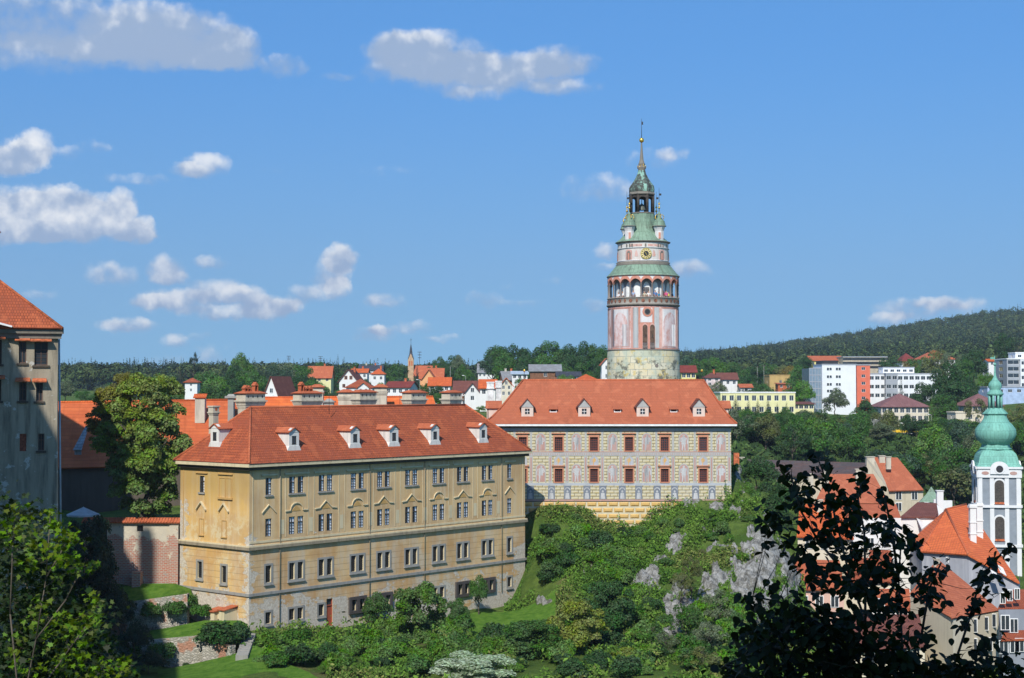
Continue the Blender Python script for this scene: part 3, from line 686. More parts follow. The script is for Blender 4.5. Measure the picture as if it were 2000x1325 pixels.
def vent(px, py, Y):
    p = P(px, py, Y); z1 = p.z; mb = MB()
    mb.box(p.x-.3, p.x+.3, p.y-.3, p.y+.3, z1-2.2, z1-.5); mb.box(p.x-.5, p.x+.5, p.y-.5, p.y+.5, z1-.75, z1-.4); mb.box(p.x-.65, p.x+.65, p.y-.65, p.y+.65, z1-.4, z1-.28); mb.box(p.x-.5, p.x+.5, p.y-.5, p.y+.5, z1-.28, z1, 0, .3)
    return mb
vent(643, 779, 163).build('vent_stack', M_GREYSTONE, yb, YO)
for px, top in ((485, 764), (643, 768), (781, 772)):
    p = P(px, top, 158 if px < 700 else 170); MB().tube((p.x, p.y, -2.6), p, .03, .02, 5).build('lightning_rod', M_IRON, roof_y, YO)
# red door with fanlight
dr = MB(FA).box(sdoor-.36, sdoor+.36, -.2, -.12, -23.7, -21.72); dr.box(sdoor-.42, sdoor-.36, -.2, -.05, -23.75, -21); dr.box(sdoor+.36, sdoor+.42, -.2, -.05, -23.75, -21); dr.box(sdoor-.36, sdoor+.36, -.2, -.05, -21.72, -21.62)
d_o = dr.build('door', M_REDWOOD, yb, YO)
MB(FA).box(sdoor-.36, sdoor+.36, -.22, -.16, -21.62, -21.0).build('fanlight', M_GLASS, d_o, YO)
# little walled stair porch at the foot of the end wall
sp = FE.s_at(452)
pp = thing('stair_porch', 'small pale porch with tiled caps at the foot of the ochre end wall', 'porch', FE(sp, 1.0, -23))
o = MB(FE); o.box(sp-1.6, sp-.35, .03, 1.6, -24.5, -21.3); o.box(sp+.35, sp+.95, .03, 1.6, -24.5, -21.0); o.box(sp-.35, sp+.35, .03, 1.2, -22.0, -21.5); o.box(sp+.95, sp+1.1, .03, 1.6, -24.5, -21.0)
o.build('wall', M_YTRIM, pp, Vector(pp.location))
o = MB(FE); o.slab([(sp-1.75, 1.75, -21.3), (sp-.2, 1.75, -21.22), (sp-.2, 0.04, -21.02), (sp-1.75, .04, -21.05)], .09); o.slab([(sp+.25, 1.75, -20.98), (sp+1.25, 1.75, -20.98), (sp+1.25, .04, -20.7), (sp+.25, .04, -20.7)], .09)
o.build('roof', M_TILEPAL, pp, Vector(pp.location))
MB(FE).box(sp-.33, sp+.33, .6, .65, -24, -22).build('door', M_IRON, pp, Vector(pp.location))
# ---------------------------------------------------------------- painted castle wing
YH = 182.5
def HX(px): return (px-1000)/FP*(YH*CP+0)*1.0
def HZz(py): return P(1200, py, YH).z
FH = Fr((0, YH), (1, 0))
hb = thing('painted_castle_wing', 'castle wing with painted stonework, niche figures and steep red hipped roof above the rock', 'building', (12, YH, -16))
HO = Vector(hb.location)
def paintmat(name, cols, mort, bw, rh, grey=.0):
    m, t, b = material(name, .92, .1); uv = t.n('ShaderNodeUVMap').outputs[0]; pos = t.n('ShaderNodeNewGeometry').outputs['Position']
    wob = t.vmath('ADD', uv, t.vmath('MULTIPLY', t.vmath('SUBTRACT', t.n('ShaderNodeTexNoise', {'Vector': pos, 'Scale': 2.}).outputs['Color'], (.5, .5, .5)), (.12, .08, 0)))
    b1 = t.n('ShaderNodeTexBrick', {'Vector': wob, 'Color1': cols[0]+(1,), 'Color2': cols[1]+(1,), 'Mortar': mort+(1,), 'Scale': 1., 'Mortar Size': .035, 'Mortar Smooth': .1, 'Brick Width': bw, 'Row Height': rh})
    off = t.vmath('ADD', wob, (.12, .10, 0))   # painted highlight and dark edge of every block
    b2 = t.n('ShaderNodeTexBrick', {'Vector': off, 'Color1': (1,1,1,1), 'Color2': (1,1,1,1), 'Mortar': (0,0,0,1), 'Scale': 1., 'Mortar Size': .05, 'Mortar Smooth': .2, 'Brick Width': bw, 'Row Height': rh})
    b3 = t.n('ShaderNodeTexBrick', {'Vector': t.vmath('ADD', wob, (.24, -.1, 0)), 'Color1': (1,1,1,1), 'Color2': (1,1,1,1), 'Mortar': (0,0,0,1), 'Scale': 1., 'Mortar Size': .045, 'Mortar Smooth': .2, 'Brick Width': bw, 'Row Height': rh})
    col = t.mix(t.math('SUBTRACT', 1., b2.outputs[0]), b1.outputs[0], (.58, .53, .37))
    col = t.mix(t.math('MULTIPLY', t.math('SUBTRACT', 1., b3.outputs[0]), .85), col, (.15, .13, .09))
    col = t.mix(t.math('MULTIPLY', t.step(t.noise(pos, .5, 5, .65), .4, .7), .25), col, (.46, .44, .38))
    col = t.mix(t.math('MULTIPLY', t.step(t.noise(pos, 3., 4, .7), .5, .75), .3), col, (.30, .27, .2))
    t.links.new(col, b.inputs['Base Color']); return m
M_PAINT = paintmat('painted_stonework', ((.55, .43, .175), (.47, .38, .19)), (.50, .47, .34), .86, .37)
M_DIAM = wallmat('painted_base_cream', (.58, .52, .36), (.40, .34, .22), .5, 1.)
def flat(name, c, c2, sc=1.2):
    return wallmat(name, c, c2, .5, sc)
M_PGREY = flat('painted_grey', (.40, .42, .44), (.22, .24, .26)); M_PLIGHT = flat('painted_light_grey', (.39, .39, .37), (.30, .30, .30), 2.5)
M_PRED = flat('painted_red', (.42, .25, .21), (.46, .38, .35)); M_PBLUE = flat('painted_blue_grey', (.17, .19, .22), (.30, .32, .34), 2.); M_ORANGEF = flat('orange_surround', (.50, .23, .14), (.40, .18, .10))
M_REDWIN = plain('red_brown_window_paint', (.16, .045, .03), .6)
xl, xr = -2.6, P(1428, 900, YH).x
WPX = [1021, 1091, 1160, 1228.5, 1298, 1373]
def X_(px): return P(px, 800, YH).x
zt, zb = HZz(836), HZz(979)
hol = []
for px in WPX:
    x = X_(px); hol.append((x-.48, x+.48, HZz(881), HZz(854))); hol.append((x-.46, x+.46, HZz(942), HZz(916)))
mb = MB(FH); wall_holes(mb, FH, xl, xr, zb, zt, hol, .3, 0, 1)
mb.box(xl, xr, -11.5, -.35, zb, zt, 0)
hw_o = mb.build('wall', [M_PAINT, M_ORANGEF], hb, HO)
MB(FH).box(xl, xr-.1, -11.4, .12, -22, zb-.1).build('base_wall', M_DIAM, hb, HO)
for i, px in enumerate(WPX):
    x = X_(px)
    casement(FH, x, (HZz(881)+HZz(854))/2, .96, HZz(854)-HZz(881), hb, HO, .2, frame=M_REDWIN, style='grid', sw=.07)
    casement(FH, x, (HZz(942)+HZz(916))/2, .92, HZz(916)-HZz(942), hb, HO, .2, frame=M_REDWIN, style='grid', sw=.07)
    for (a, b_, c, d, hd) in ((x-.48, x+.48, HZz(881), HZz(854), .35), (x-.46, x+.46, HZz(942), HZz(916), .12)):
        s_ = MB(FH); s_.box(a-.16, a, .003, .06, c-.1, d+.25).box(b_, b_+.16, .003, .06, c-.1, d+.25).box(a, b_, .003, .06, d, d+.25).box(a, b_, .003, .08, c-.1, c); s_.box(a-.36, b_+.3, .003, .22, d+.25+hd*.4, d+.25+hd*.4+.12)
        s_.build('window_surround', M_ORANGEF, hb, HO)
def strip(px0, px1, py0, py1, mat, d=.006, name='painted_band'):
    return MB(FH).box(X_(px0), X_(px1), .002, d, HZz(py1), HZz(py0)).build(name, mat, hb, HO)
LX = 1000+FP*xl/YH+.5; RX = 1427.5
strip(LX, RX, 835.5, 842, M_PGREY, .012); strip(LX, RX, 881.8, 883.8, M_PRED, .012); strip(LX, RX, 884, 890.5, M_PLIGHT, .008); strip(LX, RX, 943.5, 948.5, M_PGREY, .008); strip(LX, RX, 976, 979, M_PRED, .008)
mb = MB(FH)   # dentil frieze in the light band
for k in range(int((RX-LX)/4.4)): p0 = LX+2+k*4.4; mb.box(X_(p0), X_(p0+1.6), .009, .012, HZz(888.6), HZz(886))
mb.build('painted_frieze', M_PRED, hb, HO)
# painted pilasters either side of each window
for px in WPX+[1440]:
    for dx in (-19, 13.5):
        mb = MB(FH); mr = MB(FH)
        a, b_ = px+dx, px+dx+5.5
        if b_ > RX: continue
        mb.box(X_(a+.8), X_(b_-.8), .003, .01, HZz(881.5), HZz(844.5)); mb.box(X_(a), X_(b_), .003, .014, HZz(845), HZz(842.5)); mb.box(X_(a), X_(b_), .003, .014, HZz(881.6), HZz(879))
        mb.box(X_(a-.6), X_(b_+.6), .003, .009, HZz(943), HZz(891)); mr.box(X_(a+1.3), X_(b_-1.3), .01, .014, HZz(940), HZz(894))
        mb.build('painted_pilaster', M_PLIGHT, hb, HO); mr.build('painted_pilaster_field', M_PRED, hb, HO)
# painted niches and figures
def niche(px, py0, py1, w, matb, matr, d=.012):
    x = X_(px); hw = w/2; z0, z1 = HZz(py1), HZz(py0)
    def arch(hw_, z1_, dd, mat, nm='painted_niche'):
        pts = [(x-hw_, z0), (x+hw_, z0)]+[(x+hw_*math.cos(math.pi*k/8), z1_-hw_+hw_*math.sin(math.pi*k/8)) for k in range(9)]
        return MB(FH).prism(pts, .002, dd).build(nm, mat, hb, HO)
    arch(hw+.12, z1+.12, d-.004, matr); return arch(hw, z1, d, matb), x, z0, z1
def figure(x, z0, h, seed, d=.016):
    r_ = random.Random(seed); mb = MB(FH); e = .008
    def pg(pts, dd): mb.prism([(x+a*h, z0+b_*h) for a, b_ in pts], .003, d+dd)
    lean = r_.uniform(-.04, .04); sw = r_.choice((-1, 1))
    pg([(-.13, 0), (-.07, 0), (-.02, .25), (-.01, .46), (-.12, .46), (-.11, .24)], 0)
    pg([(.06*sw, 0), (.13*sw, 0), (.10*sw, .24), (.12*sw, .46), (.0, .46), (.03*sw, .24)], .001)
    pg([(-.15, .40), (.15, .40), (.12, .58), (-.12, .58)], .002)
    pg([(-.13, .56), (.13, .56), (.17+lean, .82), (.05+lean, .87), (-.05+lean, .87), (-.17+lean, .82)], .003)
    pg([(lean+.075*math.cos(k*.7854), .94+.07*math.sin(k*.7854)) for k in range(8)], .004)
    pg([(-.16*sw, .82), (-.21*sw, .80), (-.26*sw, .62), (-.12*sw, .52), (-.10*sw, .56), (-.19*sw, .64)], .005)
    pg([(.16*sw, .82), (.21*sw, .80), (.27*sw, .60), (.24*sw, .42), (.20*sw, .42), (.21*sw, .62)], .005)
    if seed % 3: pg([(.26*sw, .1), (.285*sw, .1), (.285*sw, .98), (.26*sw, .98)], .001)
    return mb
M_FIG = wallmat('painted_figure_grey', (.48, .48, .47), (.10, .11, .12), .9, 4.)
NX = [1056, 1126, 1196, 1263, 1335, 1408]
for i, px in enumerate(NX):
    for (a, b_, q) in ((848, 880.5, 1), (908, 941.5, 2)):
        _, x, z0, z1 = niche(px, a, b_, .98, M_PRED, M_PLIGHT); figure(x, z0, (z1-z0)*.94, i*7+q).build('painted_figure', M_FIG, hb, HO)
M_FIGO = flat('painted_figure_ochre', (.60, .36, .12), (.40, .30, .2), 5.)
for i, px in enumerate(WPX):
    _, x, z0, z1 = niche(px, 892.5, 909.5, .85, M_PGREY, M_PLIGHT); figure(x, z0, (z1-z0)*.92, 50+i).build('painted_figure', M_FIGO, hb, HO)
for i, px in enumerate((1036, 1077, 1108, 1146, 1177, 1215, 1247, 1283, 1317, 1358, 1390)):
    x = X_(px); MB(FH).box(x-.42, x+.42, .002, .01, HZz(975.5), HZz(949)).build('painted_panel', M_PBLUE, hb, HO)
    z0 = HZz(975); h = HZz(951)-z0; mb = MB(FH)
    for k in range(7): t0, t1 = math.pi*k/7, math.pi*(k+1)/7; mb.prism([(x+.36*math.cos(t0), z0+h*.72+.34*math.sin(t0)), (x+.36*math.cos(t1), z0+h*.72+.34*math.sin(t1)), (x+.26*math.cos(t1), z0+h*.72+.24*math.sin(t1)), (x+.26*math.cos(t0), z0+h*.72+.24*math.sin(t0))], .003, .013)
    mb.prism([(x-.28, z0+.02), (x+.28, z0+.02), (x+.2, z0+h*.5), (x-.2, z0+h*.5)], .003, .014); mb.prism([(x+.13*math.cos(k*1.047), z0+h*.62+.14*math.sin(k*1.047)) for k in range(6)], .003, .015)
    mb.build('painted_figure', M_FIG, hb, HO)
MB(FH).box(X_(1300.5), X_(1305), .002, .02, HZz(972.5), HZz(968)).build('wall_opening', M_IRON, hb, HO)
# faux diamond blocks of the base: raised pillows
mb = MB(FH)
for r_ in range(7):
    zc = HZz(985)-r_*.72; 
    for k in range(24):
        x0 = xl+.1+k*1.28+(r_ % 2)*.64
        if x0+1.1 > xr-.2: continue
        x1_, q0, q1 = x0+1.1, zc-.25, zc+.25; p4 = [(x0, .122, q0), (x1_, .122, q0), (x1_, .122, q1), (x0, .122, q1)]; i4 = [(x0+.16, .24, q0+.13), (x1_-.16, .24, q0+.13), (x1_-.16, .24, q1-.13), (x0+.16, .24, q1-.13)]
        for e_ in range(4): mb.poly([p4[e_], p4[(e_+1) % 4], i4[(e_+1) % 4], i4[e_]])
        mb.poly(i4)
M_DB = wallmat('ochre_blocks', (.56, .36, .12), (.52, .42, .25), .5, 1.)
mb.build('base_blocks', M_DB, hb, HO)
# roof, concave at the hips
def bell_roof(x0, x1, y0, y1, z0, rx0, rx1, yr, zr_, prof=((0, 0), (.16, .10), (.36, .27), (1, 1)), th=.15):
    mb = MB(); rings = []
    for u, v in prof:
        z = z0+(zr_-z0)*v
        rings.append([Vector((x0+(rx0-x0)*u, y0+(yr-y0)*u, z)), Vector((x1+(rx1-x1)*u, y0+(yr-y0)*u, z)), Vector((x1+(rx1-x1)*u, y1+(yr-y1)*u, z)), Vector((x0+(rx0-x0)*u, y1+(yr-y1)*u, z))])
    for A, B_ in zip(rings[:-1], rings[1:]):
        for i in range(4): j = (i+1) % 4; mb.poly([A[i], A[j], B_[j], B_[i]])
    mb.poly([p-Vector((0, 0, .02)) for p in rings[0][::-1]])
    return mb, rings
M_TILEH = tilemat('clay_tile_castle', (.46, .135, .064), (.39, .11, .052), .3, .2, .28, .6)
YRH = 188.6; zr_h = P(1200, 742.5, YRH).z; z0h = HZz(829)+.05
mb, rings = bell_roof(P(944, 829, YH).x, P(1438, 829, YH).x, YH-.75, YRH+6.9, z0h, P(1022, 742, YRH).x, P(1374, 742, YRH).x, YRH, zr_h, ((0, 0), (.2, .14), (.42, .34), (1, 1)))
h_roof = mb.build('roof', M_TILEH, hb, HO)
mb = MB()
for i in range(4):
    for A, B_ in zip(rings[:-1], rings[1:]): mb.tube(A[i]+Vector((0, 0, .04)), B_[i]+Vector((0, 0, .04)), .11, n=5)
mb.tube(rings[-1][0], rings[-1][1], .13, n=5); mb.build('ridge_tiles', M_TILEPAL, h_roof, HO)
mb = MB(FH); mb.box(xl-.6, xr+.6, .3, .82, z0h-.25, z0h-.03); mb.build('eaves_board', M_WHITE, hb, HO)
MB(FH).box(xl-.3, xr+.3, -11.6, .28, z0h-.45, z0h-.04).build('eaves_soffit', M_SOFF, hb, HO)
slH = (zr_h-z0h)/(YRH-YH+.75)
def hz_at(t_):
    u = (t_+.75)/(YRH-YH+.75)
    for (u0, v0), (u1, v1) in zip(((0, 0), (.2, .14), (.42, .34)), ((.2, .14), (.42, .34), (1, 1))):
        if u <= u1: return z0h+(zr_h-z0h)*(v0+(v1-v0)*(u-u0)/(u1-u0))
M_DORMP = wallmat('pale_pink_render', (.62, .50, .42), (.45, .30, .24), .4, 1.5)
for px in (1030, 1141, 1255, 1365):
    x = P(px, 800, YH+.9).x; z0 = hz_at(.8)-.02; mb = MB(FH); w = .72; z1 = z0+1.15
    mb.box(x-w, x-.28, -2.6, -.8, z0-.2, z1); mb.box(x+.28, x+w, -2.6, -.8, z0-.2, z1); mb.box(x-.28, x+.28, -1.1, -.8, z0-.2, z0+.3); mb.box(x-.28, x+.28, -1.1, -.8, z0+.95, z1)
    mb.box(x-w-.05, x+w+.05, -1, -.74, z0-.2, z0-.05)
    o = mb.build('dormer', M_DORMP, hb, HO)
    MB(FH).prism([(x-w-.12, z1), (x+w+.12, z1), (x, z1+.92)], -2.2, -.74).build('dormer_gable', M_PLIGHT, o, HO)
    r_ = MB(FH); zt_ = z1+1.05
    for sg in (-1, 1): r_.slab([(x+sg*(w+.25), -.62, z1-.06), (x, -.62, zt_), (x, -4.2, zt_), (x+sg*(w+.25), -3.2, z1-.06)], .08)
    r_.build('dormer_roof', M_TILEBROWN, o, HO)
    p_ = MB(FH).box(x-.28, x+.28, -1., -.95, z0+.3, z0+.95).build('pane', M_GLASS, o, HO)
    MB(FH).box(x-.025, x+.025, -.95, -.86, z0+.3, z0+.95).box(x-.28, x+.28, -.95, -.87, z0+.6, z0+.65).build('window_frame', M_WHITE, o, HO)
for px in (1080.5, 1206, 1316):
    x = P(px, 800, YH+1.5).x; z0 = hz_at(1.6); mb = MB(FH)
    mb.box(x-.42, x-.34, -2.6, -1.5, z0-.1, z0+.33); mb.box(x+.34, x+.42, -2.6, -1.5, z0-.1, z0+.33); mb.box(x-.34, x+.34, -1.62, -1.5, z0-.1, z0+.02)
    o = mb.build('roof_vent_dormer', M_WHITE, hb, HO); MB(FH).slab([(x-.55, -1.3, z0+.32), (x+.55, -1.3, z0+.32), (x+.55, -3.2, z0+1.0), (x-.55, -3.2, z0+1.0)], .06).build('dormer_roof', M_TILEH, o, HO)
    MB(FH).box(x-.34, x+.34, -1.9, -1.8, z0-.1, z0+.3).box(x-.05, x+.05, -1.8, -1.6, z0, z0+.3).build('pane', M_IRON, o, HO)
for px in (1024, 1371):
    p = P(px, 742, YRH); mb = MB(); mb.tube((p.x, p.y, p.z-.1), (p.x, p.y, p.z+1.05), .045, .03); mb.lathe([(.0, p.z+.95), (.12, p.z+1.0), (.17, p.z+1.14), (.12, p.z+1.27), (0, p.z+1.32)], 10, (p.x, p.y), 1)
    mb.build('roof_finial', [M_IRON, M_GOLD], h_roof, HO)
# side dormers on the hips
for (px, sg) in ((1409, 1), (966, -1)):
    y = 187.2; x0 = P(px-12*sg, 800, y).x; x1 = P(px+15*sg, 800, y).x; zt_, zm, zb_ = P(px, 783, y).z, P(px, 796, y).z, P(px, 817, y).z
    mb = MB(); a, b_ = min(x0, x1), max(x0, x1)
    for k in ((y-.8, y-.7), (y+.7, y+.8)): mb.box(a, b_-.1 if sg > 0 else b_, *k, zb_-1, zm)
    e = b_-.2 if sg > 0 else a+.1; mb.box(e, e+.1, y-.8, y+.8, zb_-1, zm)
    o = mb.build('dormer', M_DORMP, hb, HO); r_ = MB()
    for k in (-1, 1): r_.slab([(a-.15, y+k*1.05, zm-.1), (b_+.15, y+k*1.05, zm-.1), (b_+.15, y, zt_), (a-.15, y, zt_)], .08)
    r_.build('dormer_roof', M_TILEH, o, HO)
# white chimneys on the castle's hidden flank
for px, top, w, nm in ((958, 746, 1.0, 0), (974, 744, .9, 1)):
    y = 190; p = P(px, top, y); mb = MB(); w /= 2
    mb.box(p.x-w*.75, p.x+w*.75, y-w*.75, y+w*.75, -8, p.z-.9); mb.box(p.x-w, p.x+w, y-w, y+w, p.z-.9, p.z-.75); mb.box(p.x-w*.9, p.x+w*.9, y-w*.9, y+w*.9, p.z-.75, p.z-.15); mb.box(p.x-w, p.x+w, y-w, y+w, p.z-.15, p.z)
    mb.build('chimney', plain('white_lime_render', (.66, .65, .62), .85, .2, 1.5), hb, HO)

# ---------------------------------------------------------------- round tower
YT = 205.; TC = P(1256.5, 700, YT); tx, ty = TC.x, TC.y
def tz(py): return P(1256, py, YT).z
def tr(px): return px/FP*YT
tw = thing('castle_tower', 'round painted castle tower with arcaded gallery, green copper roofs and open lantern', 'tower', (tx, ty, -14))
TO = Vector(tw.location); cxy = (tx, ty)
m, t, b = material('tower_ashlar', .9, .15); uv = t.n('ShaderNodeUVMap').outputs[0]; pos = t.n('ShaderNodeNewGeometry').outputs['Position']
br = t.n('ShaderNodeTexBrick', {'Vector': uv, 'Color1': (.64, .60, .44, 1), 'Color2': (.60, .52, .30, 1), 'Mortar': (.30, .31, .26, 1), 'Scale': 1., 'Mortar Size': .045, 'Mortar Smooth': .6, 'Bias': -.1, 'Brick Width': 1.15, 'Row Height': .86})
col = t.mix(t.math('MULTIPLY', t.step(t.noise(pos, .55, 3, .6), .42, .6), .65), br.outputs[0], (.38, .46, .38))
zz_ = t.n('ShaderNodeSeparateXYZ', {0: pos}).outputs[2]
col = t.mix(t.math('MULTIPLY', t.step(t.noise(pos, .75, 5, .75), .52, .60), t.step(zz_, tz(700), tz(708), .3, .9)), col, (.13, .13, .10))
col = t.mix(t.math('MULTIPLY', t.step(t.noise(t.vmath('ADD', pos, (9, 3, 1)), .7, 4, .7), .56, .64), .7), col, (.55, .42, .12))
t.links.new(col, b.inputs['Base Color']); bump(t, b, br.outputs[1], -.8, .12); M_ASH = m
m, t, b = material('tower_fresco', .92, .1); pos = t.n('ShaderNodeNewGeometry').outputs['Position']
n1 = t.noise(t.vmath('MULTIPLY', pos, (1, 1, .5)), 1.1, 6, .72)
col = t.mix(t.step(n1, .38, .62), (.66, .56, .54), (.52, .27, .22)); col = t.mix(t.math('MULTIPLY', t.step(t.noise(pos, 3.5, 4, .7), .5, .7), .5), col, (.66, .64, .62))
t.links.new(col, b.inputs['Base Color']); M_FRES = m
M_FPINK = wallmat('fresco_pink', (.58, .33, .27), (.62, .55, .52), .6, 1.6); M_FGREY = wallmat('fresco_grey', (.42, .44, .43), (.32, .32, .32), .5, 1.2); M_FWHITE = wallmat('fresco_white', (.64, .62, .60), (.50, .40, .36), .5, 2.)
M_FRED = wallmat('fresco_red', (.54, .23, .16), (.58, .42, .36), .6, 2.); M_STONED = wallmat('tower_stone_dark', (.20, .18, .15), (.09, .08, .07), .5, 1.5); M_COLUMN = wallmat('gallery_column_stone', (.22, .19, .17), (.12, .10, .09), .5, 2.)
MB().lathe([(tr(72), -16), (tr(71.2), tz(740)), (tr(70.2), tz(686))], 64, cxy).build('stone_base', M_ASH, tw, TO)
MB().lathe([(tr(70.2), tz(686)), (tr(71.2), tz(685.6)), (tr(71.2), tz(684)), (tr(69), tz(683.8))], 64, cxy).build('ledge', M_STONED, tw, TO)
def cyl_patch(a0, a1, z0, z1, r_, mat, name='painted_field', n=None, d=.02, parent=None, top=None):
    """thin painted field on the drum; angles in degrees from the side facing the camera (- is west)"""
    n = n or max(2, int(abs(a1-a0)/4)); mb = MB()
    for k in range(n):
        u0 = a0+(a1-a0)*k/n; u1 = a0+(a1-a0)*(k+1)/n; p = []
        zt0 = top(k/n) if top else z1; zt1 = top((k+1)/n) if top else z1
        for u, z in ((u0, z0), (u1, z0), (u1, zt1), (u0, zt0)):
            q = R(u-90); p.append((tx+(r_+d)*math.cos(q), ty+(r_+d)*math.sin(q), z))
        mb.poly(p, 0, [(R(u0)*r_, z0), (R(u1)*r_, z0), (R(u1)*r_, zt1), (R(u0)*r_, zt0)], True)
    # edges give the coat of paint its thickness
    for u, zt_ in ((a0, top(0) if top else z1), (a1, top(1) if top else z1)):
        q = R(u-90); c, s_ = math.cos(q), math.sin(q); mb.poly([(tx+r_*c, ty+r_*s_, z0), (tx+(r_+d)*c, ty+(r_+d)*s_, z0), (tx+(r_+d)*c, ty+(r_+d)*s_, zt_), (tx+r_*c, ty+r_*s_, zt_)])
    return mb.build(name, mat, parent or tw, TO)
rd = tr(69); z0d, z1d = tz(684), tz(601.5)
MB().lathe([(rd, z0d), (tr(68), z1d)], 64, cxy).build('painted_drum', M_FRES, tw, TO)
rd2 = rd-.0
def zq_(f): return z0d+(z1d-z0d)*f
for c0 in range(-180, 180, 60):
    if abs(c0) > 130: continue
    # window bay centred at c0=0 and 60 each side; niches between
for base in (0, 120, -120):
    cyl_patch(base-21, base-13, zq_(.03), zq_(.97), rd2, M_FGREY); cyl_patch(base+13, base+21, zq_(.03), zq_(.97), rd2, M_FGREY)
    cyl_patch(base-25, base-21.5, zq_(.02), zq_(.98), rd2, M_FPINK); cyl_patch(base+21.5, base+25, zq_(.02), zq_(.98), rd2, M_FPINK)
    cyl_patch(base-12.5, base+12.5, zq_(.02), zq_(.98), rd2, M_FRED, d=.015); cyl_patch(base-9.5, base+9.5, zq_(.62), zq_(.96), rd2, M_FWHITE, d=.025)
for base in (-44, 44, 165, -165):
    cyl_patch(base-19, base+17, zq_(.05), zq_(.95), rd2, M_FPINK, d=.015); cyl_patch(base-17, base+15, zq_(.07), zq_(.93), rd2, M_FWHITE, d=.02)
    cyl_patch(base-15.5, base+13.5, zq_(.07), zq_(.80), rd2, M_FRES, d=.03, n=12, top=lambda f: zq_(.62)+(z1d-z0d)*.24*math.sin(math.pi*min(1, max(0, f)))**.6)
    cyl_patch(base+4, base+12, zq_(.07), zq_(.58), rd2, M_FWHITE, d=.035)
for base in (-66, 66, 90, -90): cyl_patch(base-2.5, base+2.5, zq_(.02), zq_(.98), rd2, M_FPINK, d=.02)
for z in (.01, .96): cyl_patch(-178, 178, zq_(z), zq_(z+.02), rd2, M_FRED, d=.012)
def disc_on(px, py, rpx, r_, mat, name, th=.08, ring=None, parent=None, squash=1.):
    u = math.asin(max(-1, min(1, ((px-1256.5)/FP*YT)/r_))); q = u-math.pi/2; nx, ny = math.cos(q), math.sin(q)
    c = Vector((tx+nx*(r_+.02), ty+ny*(r_+.02), tz(py))); T = Vector((-ny, nx, 0)); N_ = Vector((nx, ny, 0)); rr = rpx/FP*YT
    def ringpts(rad, off): return [c+N_*off+T*rad*math.cos(k*math.pi/8)+Vector((0, 0, rad*squash*math.sin(k*math.pi/8))) for k in range(16)]
    mb = MB(); A, B_ = ringpts(rr, 0), ringpts(rr, th); mb.poly(B_)
    for k in range(16): j = (k+1) % 16; mb.poly([A[k], A[j], B_[j], B_[k]])
    o = mb.build(name, mat, parent or tw, TO)
    return o, c, T, N_
o, *_ = disc_on(1258.5, 612.5, 9.6, rd, M_FRED, 'oculus_surround', .05); disc_on(1258.5, 612.5, 6.2, rd, M_STONED, 'round_window', .09); disc_on(1258.5, 612.5, 4.8, rd, M_IRON, 'pane', .1, parent=o)
M_SHUT = plain('weathered_brown_shutters', (.12, .075, .05), .85, .3, 2)
for px in (1254.3, 1268.2):
    u = math.degrees(math.asin(((px-1258.3+1.5)/FP*YT)/rd)); hw = math.degrees(4.6/FP*YT/rd)
    cyl_patch(u-hw-.9, u+hw+.9, tz(682.5), tz(640), rd2, M_FPINK, 'window_surround', d=.04, n=8, top=lambda f: tz(643)+.62*math.sin(math.pi*f)**.5)
    w_ = cyl_patch(u-hw, u+hw, tz(671), tz(643), rd2, M_SHUT, 'tall_window', d=.07, n=8, top=lambda f: tz(641.5)+.30*math.sin(math.pi*f)**.5)
    cyl_patch(u-hw, u+hw, tz(682.5), tz(671.5), rd2, M_IRON, 'balustrade_opening', d=.06)
    mb = MB()
    for k in range(5):
        q = R(u-hw+hw*2*(k+.5)/5-90); x, y = tx+(rd2+.1)*math.cos(q), ty+(rd2+.1)*math.sin(q); mb.lathe([(.05, tz(682.5)), (.08, tz(679)), (.04, tz(675)), (.06, tz(672))], 6, (x, y))
    mb.build('baluster', M_COLUMN, tw, TO)
    q = R(u-90); x, y = tx+(rd2+.075)*math.cos(q), ty+(rd2+.075)*math.sin(q); MB().box(x-.04, x+.04, y-.03, y+.02, tz(662), tz(655)).build('shutter_slot', M_IRON, w_, TO)
disc_on(1276, 715.5, 3.6, tr(70.5), M_STONED, 'round_window', .03)
# gallery
rg = tr(69.5)
MB().lathe([(tr(68), tz(602)), (tr(70.5), tz(600)), (tr(71.6), tz(598.6)), (tr(71.6), tz(597)), (tr(69.4), tz(596.5))], 64, cxy).build('gallery_cornice', M_STONED, tw, TO)
M_PARA = wallmat('parapet_stone', (.42, .38, .32), (.2, .18, .16), .5, 1.5)
MB().lathe([(rg, tz(597)), (rg, tz(585.4)), (rg+.08, tz(585.2)), (rg+.08, tz(584)), (rg-.3, tz(584)), (rg-.3, tz(597))], 64, cxy).build('parapet', M_PARA, tw, TO)
for k in range(36):
    q = R(k*10-90+5); c = (tx+(rg)*math.cos(q), ty+rg*math.sin(q)); big_ = k % 2
    if math.sin(q) > .45: continue
    mb = MB(); T = Vector((-math.sin(q), math.cos(q), 0)); N_ = Vector((math.cos(q), math.sin(q), 0)); rr, rz_ = (.24, .24) if big_ else (.14, .26)
    C_ = Vector((c[0], c[1], tz(591.2))); pts = [C_+N_*.05+T*rr*math.cos(j*.785)+Vector((0, 0, rz_*math.sin(j*.785))) for j in range(8)]; pb = [p-N_*.06 for p in pts]
    mb.poly(pts)
    for j in range(8): mb.poly([pb[j], pb[(j+1) % 8], pts[(j+1) % 8], pts[j]])
    mb.build('parapet_medallion', plain('painted_medallion', (.24, .10, .06), .85, .4, 3), tw, TO)
MB().lathe([(rg-.3, tz(596.9)), (.2, tz(596.9))], 48, cxy).build('gallery_floor', M_STONED, tw, TO)
ri = tr(55)
M_GREYW = wallmat('gallery_inner_grey', (.27, .27, .29), (.18, .18, .19), .4, 1.5)
